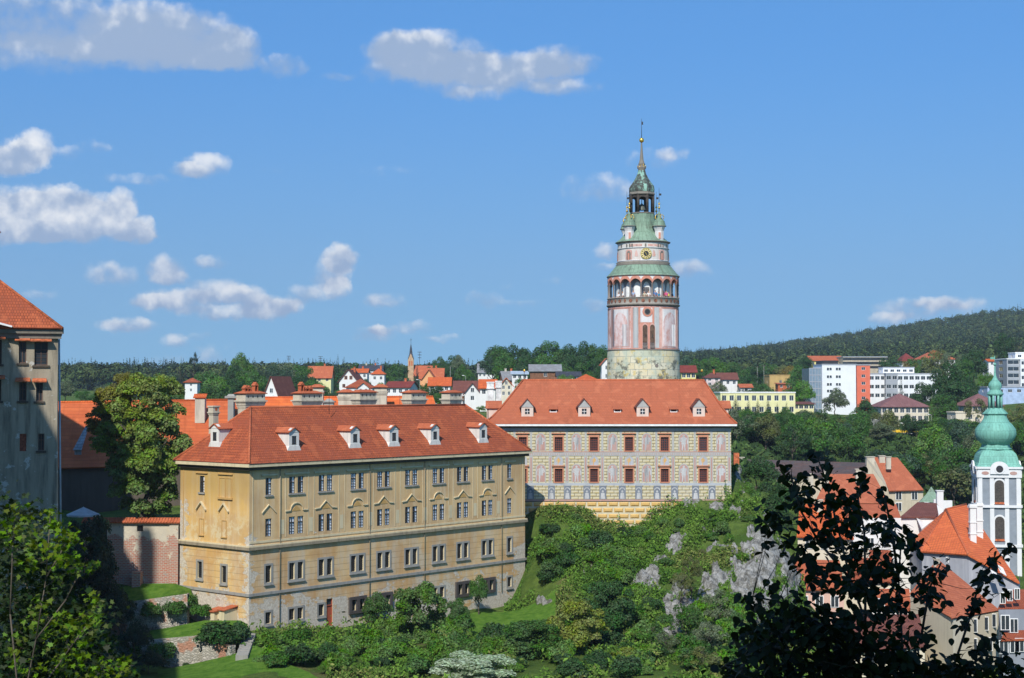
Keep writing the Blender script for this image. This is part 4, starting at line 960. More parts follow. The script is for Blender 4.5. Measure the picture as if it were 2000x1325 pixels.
MB().lathe([(ri, tz(597)), (ri, tz(543))], 48, cxy).build('inner_wall', M_GREYW, tw, TO)
for k in range(-6, 7):
    u = k*18+1.5; hw = 6.6
    cyl_patch(u-hw, u+hw, tz(584), tz(560), ri, M_WHITE, 'painted_white_niche', d=.03, n=10, top=lambda f: tz(565)+.75*math.sin(math.pi*f)**.55)
u = .8; q = R(u-90); wx_, wy_ = tx+(ri+.05)*math.cos(q), ty+(ri+.05)*math.sin(q)
o = MB().box(wx_-.38, wx_+.38, wy_-.12, wy_, tz(584), tz(565)).build('door', M_DARKWOOD, tw, TO)
mb = MB()
for a in (-.12, .12): mb.box(wx_+a-.02, wx_+a+.02, wy_-.15, wy_-.12, tz(584), tz(565))
for z in (569, 573, 578): mb.box(wx_-.38, wx_+.38, wy_-.16, wy_-.125, tz(z), tz(z)+.05)
mb.build('door_bars', M_GREYW, o, TO)
NB = 20; da = 360/NB
zs_, zap, ztp = tz(557.5), tz(548.8), tz(543.5)
for k in range(NB):
    u = k*da-90+da/2+.8; q = R(u); mb = MB(); c = (tx+(rg-.12)*math.cos(q), ty+(rg-.12)*math.sin(q))
    mb.lathe([(.17, tz(584)), (.17, tz(582)), (.115, tz(581)), (.105, tz(560.5)), (.17, tz(559)), (.19, zs_)], 8, c); mb.build('gallery_column', M_COLUMN, tw, TO)
def arcade(ro, zin, zout, mat, name, w_out):
    mb = MB(); n = 10
    for k in range(NB):
        u0 = k*da+da/2+.8
        P0 = []
        for j in range(n+1):
            f = j/n; th = math.pi*f; uu = u0+da*f
            a_ = max(0., math.sin(th))**.7
            zi = zs_+(zap-zs_)*a_ if zin is None else zin(f)
            P0.append((uu, zi, zout(f)))
        for (ua, zi0, zo0), (ub, zi1, zo1) in zip(P0[:-1], P0[1:]):
            def pt(u, z, r_): q = R(u-90); return (tx+r_*math.cos(q), ty+r_*math.sin(q), z)
            mb.poly([pt(ua, zi0, ro), pt(ub, zi1, ro), pt(ub, zo1, ro), pt(ua, zo0, ro)], 0)
            mb.poly([pt(ub, zi1, ro-.3), pt(ua, zi0, ro-.3), pt(ua, zo0, ro-.3), pt(ub, zo1, ro-.3)], 0)
            mb.poly([pt(ua, zi0, ro), pt(ua, zi0, ro-.3), pt(ub, zi1, ro-.3), pt(ub, zi1, ro)], 0)
            mb.poly([pt(ua, zo0, ro), pt(ub, zo1, ro), pt(ub, zo1, ro-.3), pt(ua, zo0, ro-.3)], 0)
    return mb.build(name, mat, tw, TO)
arcade(rg, None, lambda f: zs_+.12+(zap-zs_)*max(0, math.sin(math.pi*f))**.7+.34, M_FRED, 'arcade', 0)
arcade(rg-.03, lambda f: zs_+.1+(zap-zs_)*max(0, math.sin(math.pi*f))**.7+.3, lambda f: tz(542), M_FWHITE, 'spandrels', 0)
MB().lathe([(.2, tz(543.5)), (rg-.1, tz(543.5))], 48, cxy).build('gallery_ceiling', M_GREYW, tw, TO)
MB().lathe([(rg-.05, tz(543.2)), (tr(70.6), tz(543)), (tr(71.5), tz(541.4)), (tr(70.8), tz(541))], 64, cxy).build('eaves_ring', M_STONED, tw, TO)
MB().lathe([(tr(71.5), tz(541.2)), (tr(66), tz(536)), (tr(59), tz(527.5)), (tr(54), tz(521))], 28, cxy, smooth=False).build('gallery_roof', M_COPPER, tw, TO)
MB().lathe([(tr(52), tz(521.5)), (tr(53.5), tz(519)), (tr(51), tz(517.5)), (tr(53), tz(514.6)), (tr(49.5), tz(514))], 48, cxy).build('upper_cornice', M_STONED, tw, TO)
ru = tr(49.5); M_FW2 = wallmat('fresco_cream_panels', (.60, .57, .52), (.50, .36, .30), .55, 1.8)
MB().lathe([(ru, tz(515)), (ru, tz(477.5))], 48, cxy).build('upper_drum', M_FW2, tw, TO)
MB().lathe([(ru, tz(513)), (ru+.06, tz(512.6)), (ru+.06, tz(511.4)), (ru, tz(511))], 48, cxy).build('moulding', M_FWHITE, tw, TO)
MB().lathe([(ru, tz(489)), (ru+.1, tz(488.6)), (ru+.1, tz(487.6)), (ru, tz(487.2))], 48, cxy).build('moulding', M_FGREY, tw, TO)
for a in (-28, 0.8, 30): cyl_patch(a-9 if a > 5 or a < -5 else a-20, a+9 if a > 5 or a < -5 else a-8, tz(485.5), tz(481.5), ru, M_FPINK, d=.02)
cyl_patch(6, 20, tz(485.5), tz(481.5), ru, M_FPINK, d=.02)
for a in (-62, -44, -36, -30, 0.8, 31, 38, 46, 62): cyl_patch(a-1.8, a+1.8, tz(486.5), tz(480.5), ru, M_STONED, 'painted_shield', d=.04)
for a in (-38.5, 41.5, 90, -90):
    cyl_patch(a-8.5, a+8.5, tz(512), tz(492), ru, M_FPINK, 'niche_surround', d=.03, n=8, top=lambda f: tz(494)+.2*math.sin(math.pi*f)**.5)
    cyl_patch(a-5, a+5, tz(511), tz(494), ru, M_STONED, 'niche', d=.06, n=8, top=lambda f: tz(498)+.3*math.sin(math.pi*f)**.5)
    cyl_patch(a-2.5, a+2.5, tz(511), tz(498), ru, M_FRED, 'niche_figure', d=.09, n=4)
for a in (-20, 20): cyl_patch(a-3.5, a+3.5, tz(505), tz(493), ru, M_FPINK, d=.02, n=6, top=lambda f: tz(500)+.5*math.sin(math.pi*f))
# clock
ck, c, T, N_ = disc_on(1258, 500, 10.8, ru, M_GOLD, 'clock', .10)
Zv = Vector((0, 0, 1)); mb = MB()
def ring(mb, r0_, r1_, off, n=24):
    for k in range(n):
        a, b_ = 2*math.pi*k/n, 2*math.pi*(k+1)/n
        mb.poly([c+N_*off+(T*math.cos(x)+Zv*math.sin(x))*r for x, r in ((a, r0_), (a, r1_), (b_, r1_), (b_, r0_))][::-1])
ring(mb, .36, .66, .115); mb.build('clock_dial', plain('clock_dial_pale', (.62, .50, .22), .6), ck, TO)
mb = MB(); mb.poly([c+N_*.13+(T*math.cos(k*.524)+Zv*math.sin(k*.524))*.36 for k in range(12)]); mb.build('clock_centre', M_IRON, ck, TO)
mb = MB()
for k in range(12):
    a = k*math.pi/6; d_ = T*math.cos(a)+Zv*math.sin(a); e_ = T*-math.sin(a)+Zv*math.cos(a)
    mb.poly([c+N_*.13+d_*.46-e_*.04, c+N_*.13+d_*.62-e_*.05, c+N_*.13+d_*.62+e_*.05, c+N_*.13+d_*.46+e_*.04])
mb.build('clock_numerals', M_IRON, ck, TO)
mb = MB()
for a, L_ in ((-1.15, .52), (2.3, .3)):
    d_ = T*math.cos(a)+Zv*math.sin(a); e_ = T*-math.sin(a)+Zv*math.cos(a); mb.poly([c+N_*.15-e_*.035, c+N_*.15+d_*L_-e_*.02, c+N_*.15+d_*L_+e_*.02, c+N_*.15+e_*.035])
mb.build('clock_hands', M_GOLD, ck, TO)
MB().lathe([(ru, tz(478)), (tr(52), tz(476.6)), (tr(53.6), tz(475.5)), (tr(53.6), tz(474.6)), (tr(52), tz(474.3))], 48, cxy).build('upper_eaves', M_STONED, tw, TO)
ux = P(1253.5, 420, YT).x; cu = (ux, ty)
MB().lathe([(tr(53.8), tz(475)), (tr(44), tz(468)), (tr(34), tz(456)), (tr(28.5), tz(444)), (tr(25.5), tz(430)), (tr(24.5), tz(419.5))], 16, (tx-.1, ty), smooth=False, rot=.2).build('bell_roof', M_COPPER, tw, TO)
# corner turrets
def curl(mb, c, r_, n=5, mi=0):
    for k in range(n):
        a = 2*math.pi*k/n; d_ = Vector((math.cos(a), math.sin(a), 0)); p0 = c+d_*r_*.45
        pts = [p0+d_*r_*.9*math.sin(t_)*.6+Vector((0, 0, r_*(1-math.cos(t_))*.55)) for t_ in (0, .8, 1.6, 2.4, 3.2, 4.0)]
        for u, v in zip(pts[:-1], pts[1:]): mb.tube(u, v, .045, .045, 5, mi)
for a in (-45, 45, 135, -135):
    q = R(a-90); rt = tr(41); x, y = tx+rt*math.cos(q), ty+rt*math.sin(q); cc = (x, y)
    t_o = MB().lathe([(tr(8.5), tz(476)), (tr(9), tz(455)), (tr(10), tz(452)), (tr(11.5), tz(449)), (tr(12), tz(446))], 8, cc, smooth=False, rot=.39).build('corner_turret', M_FWHITE, tw, TO)
    MB().box(x-.14, x+.14, y-tr(9.4), y-tr(8.2), tz(470), tz(458)).build('turret_window', M_FRED, t_o, TO)
    MB().lathe([(tr(11), tz(446.2)), (tr(14.5), tz(446)), (tr(14.5), tz(445)), (tr(11), tz(444))], 8, cc, rot=.39).build('turret_cornice', M_STONED, t_o, TO)
    MB().lathe([(tr(13), tz(445)), (tr(11.8), tz(441)), (tr(10.5), tz(436)), (tr(6), tz(431)), (tr(3), tz(427)), (tr(3.6), tz(423)), (tr(2), tz(419)), (tr(1), tz(417))], 12, cc).build('turret_roof', M_COPPER, t_o, TO)
    mb = MB(); curl(mb, Vector((x, y, tz(433))), tr(9.5)); mb.build('gilded_crest', M_GOLD, t_o, TO); mb = MB()
    for py_, r_ in ((409.5, 2.4), (402, 2.2)): z_ = tz(py_); rr = tr(r_); mb.lathe([(0, z_-rr), (rr*.75, z_-rr*.6), (rr, z_), (rr*.75, z_+rr*.6), (0, z_+rr)], 8, cc)
    mb.tube((x, y, tz(417)), (x, y, tz(398)), .05, .05, 5); mb.build('gilded_balls', M_GOLD, t_o, TO)
    mb = MB(); mb.tube((x, y, tz(418)), (x, y, tz(371)), .035, .02, 5); mb.box(x, x+.3, y-.01, y+.01, tz(386), tz(382)); mb.build('weather_vane', M_IRON, t_o, TO)
# lantern
MB().lathe([(tr(24.5), tz(419.6)), (tr(26), tz(418.6)), (tr(26), tz(416.8)), (tr(2), tz(416.6))], 8, cu, smooth=False, rot=.39).build('lantern_floor', M_STONED, tw, TO)
M_LANT = plain('dark_weathered_timber', (.05, .042, .035), .85, .3, 2)
mb = MB()
for k in range(8):
    q = .3927+k*math.pi/4; x, y = ux+tr(23)*math.cos(q), ty+tr(23)*math.sin(q); mb.tube((x, y, tz(417)), (x, y, tz(383)), .2, .2, 6)
    q2 = q+math.pi/4; x2, y2 = ux+tr(23)*math.cos(q2), ty+tr(23)*math.sin(q2); A = Vector((x, y, 0)); B_ = Vector((x2, y2, 0)); D_ = B_-A; nn = Vector((D_.y, -D_.x, 0)).normalized()*.08
    for j in range(6):
        f0, f1 = j/6, (j+1)/6; z0_ = tz(393)+.42*math.sin(math.pi*f0)**.6; z1_ = tz(393)+.42*math.sin(math.pi*f1)**.6
        for sgn in (-1, 1):
            a, b_ = A+D_*f0+nn*sgn, A+D_*f1+nn*sgn; mb.poly([a+Zv*z0_, b_+Zv*z1_, b_+Zv*tz(383), a+Zv*tz(383)])
        a, b_ = A+D_*f0, A+D_*f1; mb.poly([a+nn+Zv*z0_, b_+nn+Zv*z1_, b_-nn+Zv*z1_, a-nn+Zv*z0_])
mb.build('lantern', M_LANT, tw, TO)
mb = MB(); mb.lathe([(tr(8), tz(411)), (tr(6.5), tz(407)), (tr(5), tz(401)), (tr(2), tz(399)), (tr(.6), tz(397))], 12, cu); mb.tube((ux, ty, tz(397)), (ux, ty, tz(384)), .05); mb.build('bell', plain('bronze_bell', (.09, .10, .08), .5), tw, TO)
MB().lathe([(tr(22), tz(384)), (tr(27), tz(381.5)), (tr(27), tz(380)), (tr(25.5), tz(377.5)), (tr(25.8), tz(376))], 8, cu, smooth=False, rot=.39).build('lantern_eaves', M_STONED, tw, TO)
M_COP3 = coppermat('copper_patina_patchy', (.24, .42, .33), (.05, .045, .038), .97, .42, .47)
MB().lathe([(tr(25.8), tz(376.5)), (tr(26.2), tz(372)), (tr(25), tz(365)), (tr(19.5), tz(358)), (tr(13.5), tz(349)), (tr(9), tz(340)), (tr(7.3), tz(333.5))], 8, cu, smooth=False, rot=.39).build('onion_dome', M_COP3, tw, TO)
MB().lathe([(tr(7.3), tz(333.8)), (tr(6.5), tz(332)), (tr(8.8), tz(329)), (tr(8), tz(326)), (tr(4.5), tz(323.5)), (tr(7), tz(321)), (tr(5.6), tz(319)), (tr(3.6), tz(312)), (tr(2.2), tz(295)), (tr(1.2), tz(279))], 12, cu).build('spire', M_STONED, tw, TO)
mb = MB(); curl(mb, Vector((ux, ty, tz(331))), tr(8.5), 6); mb.build('gilded_scrolls', M_GOLD, tw, TO)
zb_ = tz(274.3); rr = tr(4.8); mb = MB(); mb.lathe([(0, zb_-rr)]+[(rr*math.sin(k*math.pi/8), zb_-rr*math.cos(k*math.pi/8)) for k in range(1, 8)]+[(0, zb_+rr)], 16, cu); mb.build('gilded_ball', M_GOLD, tw, TO)
mb = MB(); mb.tube((ux, ty, tz(270)), (ux, ty, tz(232)), .045, .02, 5); mb.box(ux, ux+.2, ty-.015, ty+.015, tz(244), tz(238)); mb.build('flag_rod', M_IRON, tw, TO)

# people on the gallery
def skin_mesh(name, verts, edges, radii, mats, root_i=0, lv=1):
    me = bpy.data.meshes.new(name+'_cage'); me.from_pydata(verts, edges, []); o = bpy.data.objects.new(name+'_cage', me); COL.objects.link(o)
    md = o.modifiers.new('skin', 'SKIN'); sv = me.skin_vertices[0].data
    for i, r_ in enumerate(radii): sv[i].radius = (r_, r_) if not isinstance(r_, tuple) else r_; sv[i].use_root = (i == root_i)
    sb = o.modifiers.new('sub', 'SUBSURF'); sb.levels = lv; sb.render_levels = lv
    dg = bpy.context.evaluated_depsgraph_get(); dg.update(); me2 = bpy.data.meshes.new_from_object(o.evaluated_get(dg)); bpy.data.objects.remove(o)
    me2.name = name; me2.materials.clear()
    for m_ in mats: me2.materials.append(m_)
    me2.polygons.foreach_set('use_smooth', np.ones(len(me2.polygons), bool)); return me2
BV = [(0,0,.95),(0,0,1.15),(0,0,1.38),(0,0,1.50),(0,-.01,1.60),(0,-.02,1.72),(-.18,0,1.42),(-.25,-.06,1.15),(-.20,-.26,1.02),(-.17,-.34,1.02),(.18,0,1.42),(.25,-.06,1.15),(.20,-.26,1.02),(.17,-.34,1.02),(-.1,0,.88),(-.11,-.01,.48),(-.12,0,.06),(-.13,-.13,.03),(.1,0,.88),(.11,-.01,.48),(.12,0,.06),(.13,-.13,.03)]
BE = [(0,1),(1,2),(2,3),(3,4),(4,5),(2,6),(6,7),(7,8),(8,9),(2,10),(10,11),(11,12),(12,13),(0,14),(14,15),(15,16),(16,17),(0,18),(18,19),(19,20),(20,21)]
BR = [.13,.12,.14,.055,.085,.08,.055,.045,.032,.03,.055,.045,.032,.03,.09,.06,.04,.035,.09,.06,.04,.035]
M_SKIN = plain('skin', (.45, .25, .17), .6); ME_BODY = skin_mesh('body', BV, BE, BR, [M_SKIN])
ME_SHIRT = skin_mesh('shirt', BV[:3]+[BV[6], BV[7], BV[10], BV[11]], [(0,1),(1,2),(2,3),(3,4),(2,5),(5,6)], [.15,.145,.16,.075,.062,.075,.062], [])
ME_TROU = skin_mesh('trousers', [BV[0], BV[14], BV[15], BV[16], BV[18], BV[19], BV[20]], [(0,1),(1,2),(2,3),(0,4),(4,5),(5,6)], [.145,.105,.075,.06,.105,.075,.06], [])
ME_HAIR = skin_mesh('hair', [(0, .02, 1.66), (0, .01, 1.76)], [(0, 1)], [.09, .085], [])
ppl = [(1206, (.72,.72,.72), 'person in a white shirt nearest the west side of the tower gallery'), (1213, (.70,.70,.68), 'person in a pale shirt between the outer gallery columns, second from the west'), (1233, (.30,.36,.48), 'person in a blue-grey top leaning on the gallery parapet'), (1254, (.42,.38,.28), 'person in a khaki top standing before the dark gallery door'), (1262, (.66,.62,.58), 'person in a cream top beside the dark gallery door'), (1275, (.10,.20,.42), 'person in a dark blue top leaning on the gallery parapet'), (1281, (.04,.22,.36), 'person in a teal top next to the one in dark blue on the gallery'), (1292, (.45,.08,.12), 'person in a dark red top on the gallery'), (1297, (.75,.10,.28), 'person in a pink top on the tower gallery'), (1302, (.70,.60,.08), 'person in a yellow top on the tower gallery'), (1310, (.03,.03,.05), 'person in black on the eastern side of the tower gallery')]
hairc = [(.05,.03,.02), (.22,.14,.06), (.02,.015,.01)]
for i, (px, c_, lab) in enumerate(ppl):
    rr = rg-.62; sx = (px-1256.5)/FP*YT; u = math.asin(sx/rr); x, y = tx+sx, ty-rr*math.cos(u)
    p = thing('person', lab, 'person', (x, y, tz(596.9)+.005), u, 'people on the tower gallery'); p.scale = (1, 1, .94+.05*(i % 3)-(.12 if 'child' in lab else 0))
    link('body', ME_BODY, p)
    for me_s, nm, cc_ in ((ME_SHIRT, 'shirt', c_), (ME_TROU, 'trousers', (.05, .06, .1)), (ME_HAIR, 'hair', hairc[i % 3])):
        me3 = me_s.copy(); me3.materials.append(plain('%s_%d' % (nm, i), cc_)); link(nm, me3, p)
# ---------------------------------------------------------------- old palace block on the west side
M_OLD = wallmat('old_stained_plaster', (.33, .285, .21), (.09, .075, .055), .9, .45, peel=(.44, .42, .37), bs=.8)
M_BRICKR = plain('brick_red_trim', (.48, .13, .05), .85, .3, 3)
pc = P(112, 800, 140); XR = pc.x
def PZ(py, Y=140): return P(60, py, Y).z
zep = PZ(641)
pb = thing('old_palace_block', 'weathered grey palace block with orange tiled window hoods and steep hipped roof', 'building', (XR-8, 140, -22)); PO = Vector(pb.location)
UB = Vector((.958, .287)); Ls = 24; OB = Vector((XR, 140))-UB*Ls; FP1 = Fr((OB.x, OB.y), UB)
def SX(px): return FP1.s_at(px)
hol = []; pw = []
for (px0, px1, py0, py1, st) in ((67, 93, 669, 714, 'case'), (36.5, 51, 668, 710, 'cross'), (71, 84, 748, 784, 'cross'), (38, 52, 747, 783, 'cross'), (40, 53, 847, 881, 'shut'), (76, 88, 847, 880, 'cross'), (-2, 3, 665, 712, 'cross'), (-2, 3, 742, 783, 'cross')):
    a, b_, c, d = SX(px0), SX(px1), PZ(py1), PZ(py0); hol.append((a, b_, c, d)); pw.append((a, b_, c, d, st))
mb = MB(FP1)
# battered right corner: the wall widens a little downwards
wall_holes(mb, FP1, 0, Ls, -26, zep, hol, .35, 0, 0, 2.)
mb.poly([(Ls, 0, -26), (Ls+.3, -.3, -26), (Ls+.0, -.3, zep), (Ls, 0, zep)]); mb.poly([(Ls+.3, -.3, -26), (Ls+.3, -16, -26), (Ls, -16, zep), (Ls, -.3, zep)])
mb.poly([(Ls, -16, zep), (Ls, -16, -26), (0, -16, -26), (0, -16, zep)]); mb.poly([(0, -16, zep), (0, -16, -26), (0, 0, -26), (0, 0, zep)])
mb.build('wall', M_OLD, pb, PO)
M_SHUTR = plain('red_brown_shutter', (.22, .06, .03), .8, .3, 4)
for a, b_, c, d, st in pw:
    if st == 'shut': MB(FP1).box(a, b_, -.25, -.1, c, d).build('shutter', M_SHUTR, pb, PO); continue
    w_ = casement(FP1, (a+b_)/2, (c+d)/2, b_-a, d-c, pb, PO, .25, style='case' if b_-a > 1 else 'cross', sw=.09, mats='dark', frame=plain('brown_window_paint', (.10, .06, .045), .7))
    MB(FP1).box(a-.18, b_+.18, .004, .14, c-.2, c-.01).build('sill', M_SOFF, w_, PO)
    if d > PZ(800): MB(FP1).slab([(a-.35, .75, d+.12), (b_+.35, .75, d+.12), (b_+.3, .0, d+.42), (a-.3, .0, d+.42)], .09).build('window_hood', M_BRICKR, w_, PO)
MB(FP1).box(-.3, Ls+.3, .003, .35, zep-1.0, zep-.55).box(-.5, Ls+.5, .003, .6, zep-.55, zep-.05).build('eaves_cornice', wallmat('old_cornice', (.19, .17, .14), (.08, .07, .06), .5), pb, PO)
c4p = [FP1(-1, .9, zep-.05), FP1(Ls+.4, .9, zep-.05), FP1(Ls+.4, -17, zep-.05), FP1(-1, -17, zep-.05)]
zt_ = 17.4; sr = Ls-14.5
pr_ = hip(MB(), c4p, FP1(3, -8, zt_), FP1(sr, -8, zt_)).build('roof', M_TILE, pb, PO)
MB().tube(FP1(sr, -8, zt_), c4p[1], .14, n=5).build('ridge_tiles', M_BRICKR, pr_, PO)
mb = MB()
p = P(37, 612, 142.2); mb.slab([p+Vector((-.5, -.6, -.1)), p+Vector((.6, -.8, -.1)), p+Vector((.1, 2.5, .75)), p+Vector((-1.2, 2.5, .75))], .08); mb.box(p.x-.35, p.x+.35, p.y-.3, p.y-.2, p.z-.9, p.z-.2)
mb.build('roof_hatch', M_DORM, pr_, PO)
MB(FP1).slab([(SX(-40), 1.6, PZ(625)), (SX(24), 1.6, PZ(640)), (SX(24), .62, PZ(638)), (SX(-40), .62, PZ(622))], .1).build('metal_canopy', M_WHITE, pb, PO)
mb = MB(FP1); mb.tube((Ls+.55, -1.0, -22), (Ls+.1, -1.0, zep-1), .1); mb.build('drainpipe', plain('zinc_pale', (.35, .42, .46), .5), pb, PO)
MB().box(-68, -53.2, 146, 156, -24, 16.5).build('added_shade_tower', M_OLD, pb, PO)  # unseen block and roof added off-frame to throw shade on the courtyard range
MB().slab([(-52.8, 145.5, 16.2), (-52.8, 156.5, 16.2), (-64, 156.5, 25.5), (-64, 145.5, 25.5)], .3).slab([(-68, 145.5, 25.4), (-64, 145.5, 25.5), (-64, 156.5, 25.5), (-68, 156.5, 25.4)], .3).build('tower_roof', M_TILE, pb, PO)
# unseen wing outside the frame; its steep roof is shaped to shade the terraces
wg = thing('unseen_castle_wing', 'tall unseen castle wing, its steep tiled roof shaped to throw shadow across the terraced lawns', 'building', (-56, 90, -30)); WO = Vector(wg.location)
MB().box(-84, -31.2, 58, 84.5, -34, -.2).build('wall', M_OLD, wg, WO)
mb = MB(); mb.slab([(-30.5, 57, 0), (-30.5, 85, 0), (-63, 85, 60.5), (-63, 62, 60.5)], .4); mb.poly([(-31, 84.6, -.2), (-84, 84.6, -.2), (-84, 84.6, 60.3), (-62.8, 84.6, 60.3)]); mb.poly([(-31, 57.4, -.2), (-62.8, 62, 60.3), (-84, 62, 60.3), (-84, 57.4, -.2)])
mb.slab([(-63, 62, 60.5), (-63, 85, 60.5), (-84, 85, 60.5), (-84, 62, 60.5)], .3)
rf_ = mb.build('roof', M_TILE, wg, WO)
MB().box(-54.9, -53.6, 80, 82, 43, 51.5).build('chimney', M_CREAMRENDER, rf_, WO)
bb = thing('unseen_shade_building', 'plain tall unseen building added behind the viewpoint to keep the dark shrub in shade', 'building', (8, -14, -2)); BO = Vector(bb.location)  # unseen building added behind the camera to shade the foreground leaves
MB().box(-5.5, 34, -24, -9, -6, 30).build('wall', M_OLD, bb, BO); MB().slab([(-6.5, -8, 30), (35, -8, 30), (35, -16.5, 37), (-6.5, -16.5, 37)], .3).build('roof', M_TILE, bb, BO)

# ---------------------------------------------------------------- long red roofs behind the courtyard
def longroof(name, label, pts_ridge, pts_eave, Yr, Ye, wallz, mat, back=None, wallm=None):
    """front slope through pixel columns; ridge and eave pixel points"""
    R0, R1 = P(*pts_ridge[0], Yr[0]), P(*pts_ridge[1], Yr[1]); E0, E1 = P(*pts_eave[0], Ye[0]), P(*pts_eave[1], Ye[1])
    B0 = R0*2-E0; B1 = R1*2-E1; B0.z, B1.z = E0.z, E1.z
    root = thing(name, label, 'building', ((E0.x+E1.x)/2, (E0.y+E1.y)/2, wallz)); o = Vector(root.location)
    rf = MB().slab([E0, E1, R1, R0], .2).slab([B1, B0, R0, R1], .2).build('roof', mat, root, o)
    ux = (E1-E0); ux.z = 0; ux.normalize(); n = Vector((ux.y, -ux.x, 0)); i = .6
    W0, W1, V0, V1 = [p+d for p, d in ((E0, -n*i+ux*i), (E1, -n*i-ux*i), (B0, n*i+ux*i), (B1, n*i-ux*i))]
    mb = MB()
    for a, b_ in ((W0, W1), (W1, V1), (V1, V0), (V0, W0)):
        mb.poly([Vector((a.x, a.y, wallz-2)), Vector((b_.x, b_.y, wallz-2)), Vector((b_.x, b_.y, b_.z-.12)), Vector((a.x, a.y, a.z-.12))])
    for a, b_, r_ in ((W0, V0, R0), (W1, V1, R1)): mb.poly([Vector((a.x, a.y, a.z-.12)), Vector((b_.x, b_.y, b_.z-.12)), r_-Vector((0, 0, .4))])
    mb.build('wall', wallm or M_OLD, root, o)
    MB().tube(R0, R1, .16, n=5).build('ridge_tiles', M_TILEBR, rf, o)
    return root, o, rf
M_TILEC = tilemat('clay_tile_courses', (.52, .125, .04), (.42, .09, .03), .62, 9., .08, .9)
M_SGR_SHADE = wallmat('shade_toned_sgraffito_wall', (.11, .09, .07), (.05, .045, .035), .5, .6)  # base colour darkened to stand in for shade on the range wall
cr, cro, crf = longroof('courtyard_range', 'long range with ribbed red tile roof and wall darkened as if shaded behind the courtyard tree', ((60, 787), (470, 781)), ((60, 916), (440, 905)), (186, 192), (178, 182), -15, M_TILEC, wallm=M_SGR_SHADE)
mb = MB()
p = P(155, 880, 179.6); mb.slab([p+Vector((-.5, -.9, .1)), p+Vector((.5, -.9, .1)), p+Vector((.2, 3.2, 2.8)), p+Vector((-.2, 3.2, 2.8))], .1); mb.box(p.x-.4, p.x+.4, p.y-.6, p.y-.5, p.z-.5, p.z+.05); mb.build('roof_dormer', M_TILEGREY, crf, cro)
for px, py, w in ((392, 771, 1.2), (452, 770, .7)):
    p = P(px, py, 188); mb = MB(); mb.box(p.x-w/2, p.x+w/2, p.y-.5, p.y+.5, p.z-3.5, p.z-.3); mb.build('chimney', M_CREAMRENDER if w > 1 else M_GREYSTONE, cr, cro)
    mb = MB(); 
    if w > 1: mb.slab([(p.x-w/2-.2, p.y-.7, p.z-.35), (p.x+w/2+.2, p.y-.7, p.z-.35), (p.x+w/2+.2, p.y+.1, p.z+.1), (p.x-w/2-.2, p.y+.1, p.z+.1)], .12)
    else: mb.box(p.x-.7, p.x+.7, p.y-.7, p.y+.7, p.z-.5, p.z-.25); mb.box(p.x-.5, p.x+.5, p.y-.5, p.y+.5, p.z-.25, p.z, 0, .2)
    mb.build('chimney_cap', M_TILEBR if w > 1 else M_GREYSTONE, cr, cro)
longroof('rear_castle_range', 'bright orange ribbed roof ridge showing between the cream chimneys', ((470, 777), (846, 775)), ((470, 840), (866, 838)), (208, 208), (201, 201), -12, tilemat('clay_tile_orange', (.66, .15, .035), (.55, .115, .03), .7, 9., .05, .9))
rr_ = thing('rear_chimney_stack', 'cream chimney stack with tiled cap standing beyond the ridge near the pale gable house', 'chimney', P(620, 776, 204)-Vector((0, 0, 3)))
for i, (px, py, w, lab) in enumerate(((620, 752, 1.6, None), (676, 762, 2.0, 'low wide cream chimney stack left behind the ridge next to a taller ridge stack'), (744, 752, 1.6, 'cream chimney stack in front of the chalet with dark red roof'), (545, 798, 1.0, 'small white tile-topped stack touching the second ridge chimney'))):
    p = P(px, py, 204); w2 = w/2
    t_ = rr_ if i == 0 else thing('rear_chimney_stack', lab.replace(' left', ''), 'chimney', (p.x, p.y, p.z-5), 0)
    if i == 0: t_.location = (p.x, p.y, p.z-5)
    t_['group'] = 'chimney stacks behind the ochre palace'
    o = Vector((p.x, p.y, p.z-5)); mb = MB(); mb.box(p.x-w2, p.x+w2, p.y-.5, p.y+.5, p.z-8, p.z-1.3)
    for k in range(3): mb.box(p.x-w2-.06-.05*k, p.x+w2+.06+.05*k, p.y-.6-.05*k, p.y+.6+.05*k, p.z-1.3+.18*k, p.z-1.16+.18*k); mb.box(p.x-w2-.03, p.x+w2+.03, p.y-.55, p.y+.55, p.z-1.16+.18*k, p.z-1.12+.18*k)
    mb.box(p.x-w2-.02, p.x+w2+.02, p.y-.5, p.y+.5, p.z-.78, p.z-.25); mb.build('stack', M_CREAMRENDER, t_, o)
    mb = MB(); hip(mb, [(p.x-w2-.25, p.y-.8, p.z-.28), (p.x+w2+.25, p.y-.8, p.z-.28), (p.x+w2+.25, p.y+.8, p.z-.28), (p.x-w2-.25, p.y+.8, p.z-.28)], Vector((p.x-w2*.4, p.y, p.z+.1)), Vector((p.x+w2*.4, p.y, p.z+.1)), .06); mb.build('cap', M_TILEPAL, t_, o)

# ---------------------------------------------------------------- courtyard wall, terraces
m, t, b = material('ruinous_wall', .95, .1); pos = t.n('ShaderNodeNewGeometry').outputs['Position']; z = t.n('ShaderNodeSeparateXYZ', {0: pos}).outputs[2]
br = t.n('ShaderNodeTexBrick', {'Vector': t.n('ShaderNodeUVMap').outputs[0], 'Color1': (.42, .13, .08, 1), 'Color2': (.36, .20, .15, 1), 'Mortar': (.40, .35, .28, 1), 'Scale': 1., 'Mortar Size': .03, 'Brick Width': .42, 'Row Height': .17})
pk = t.noise(pos, .7, 7, .7)
col = t.mix(t.step(t.math('ADD', pk, t.math('MULTIPLY', t.step(z, -15.4, -14.2), .26)), .60, .64), br.outputs[0], t.mix(t.noise(pos, 1.2, 5, .7), (.62, .54, .38), (.40, .37, .32)))
col = t.mix(t.step(t.noise(pos, 1.6, 5, .7), .60, .68), col, (.30, .29, .27))
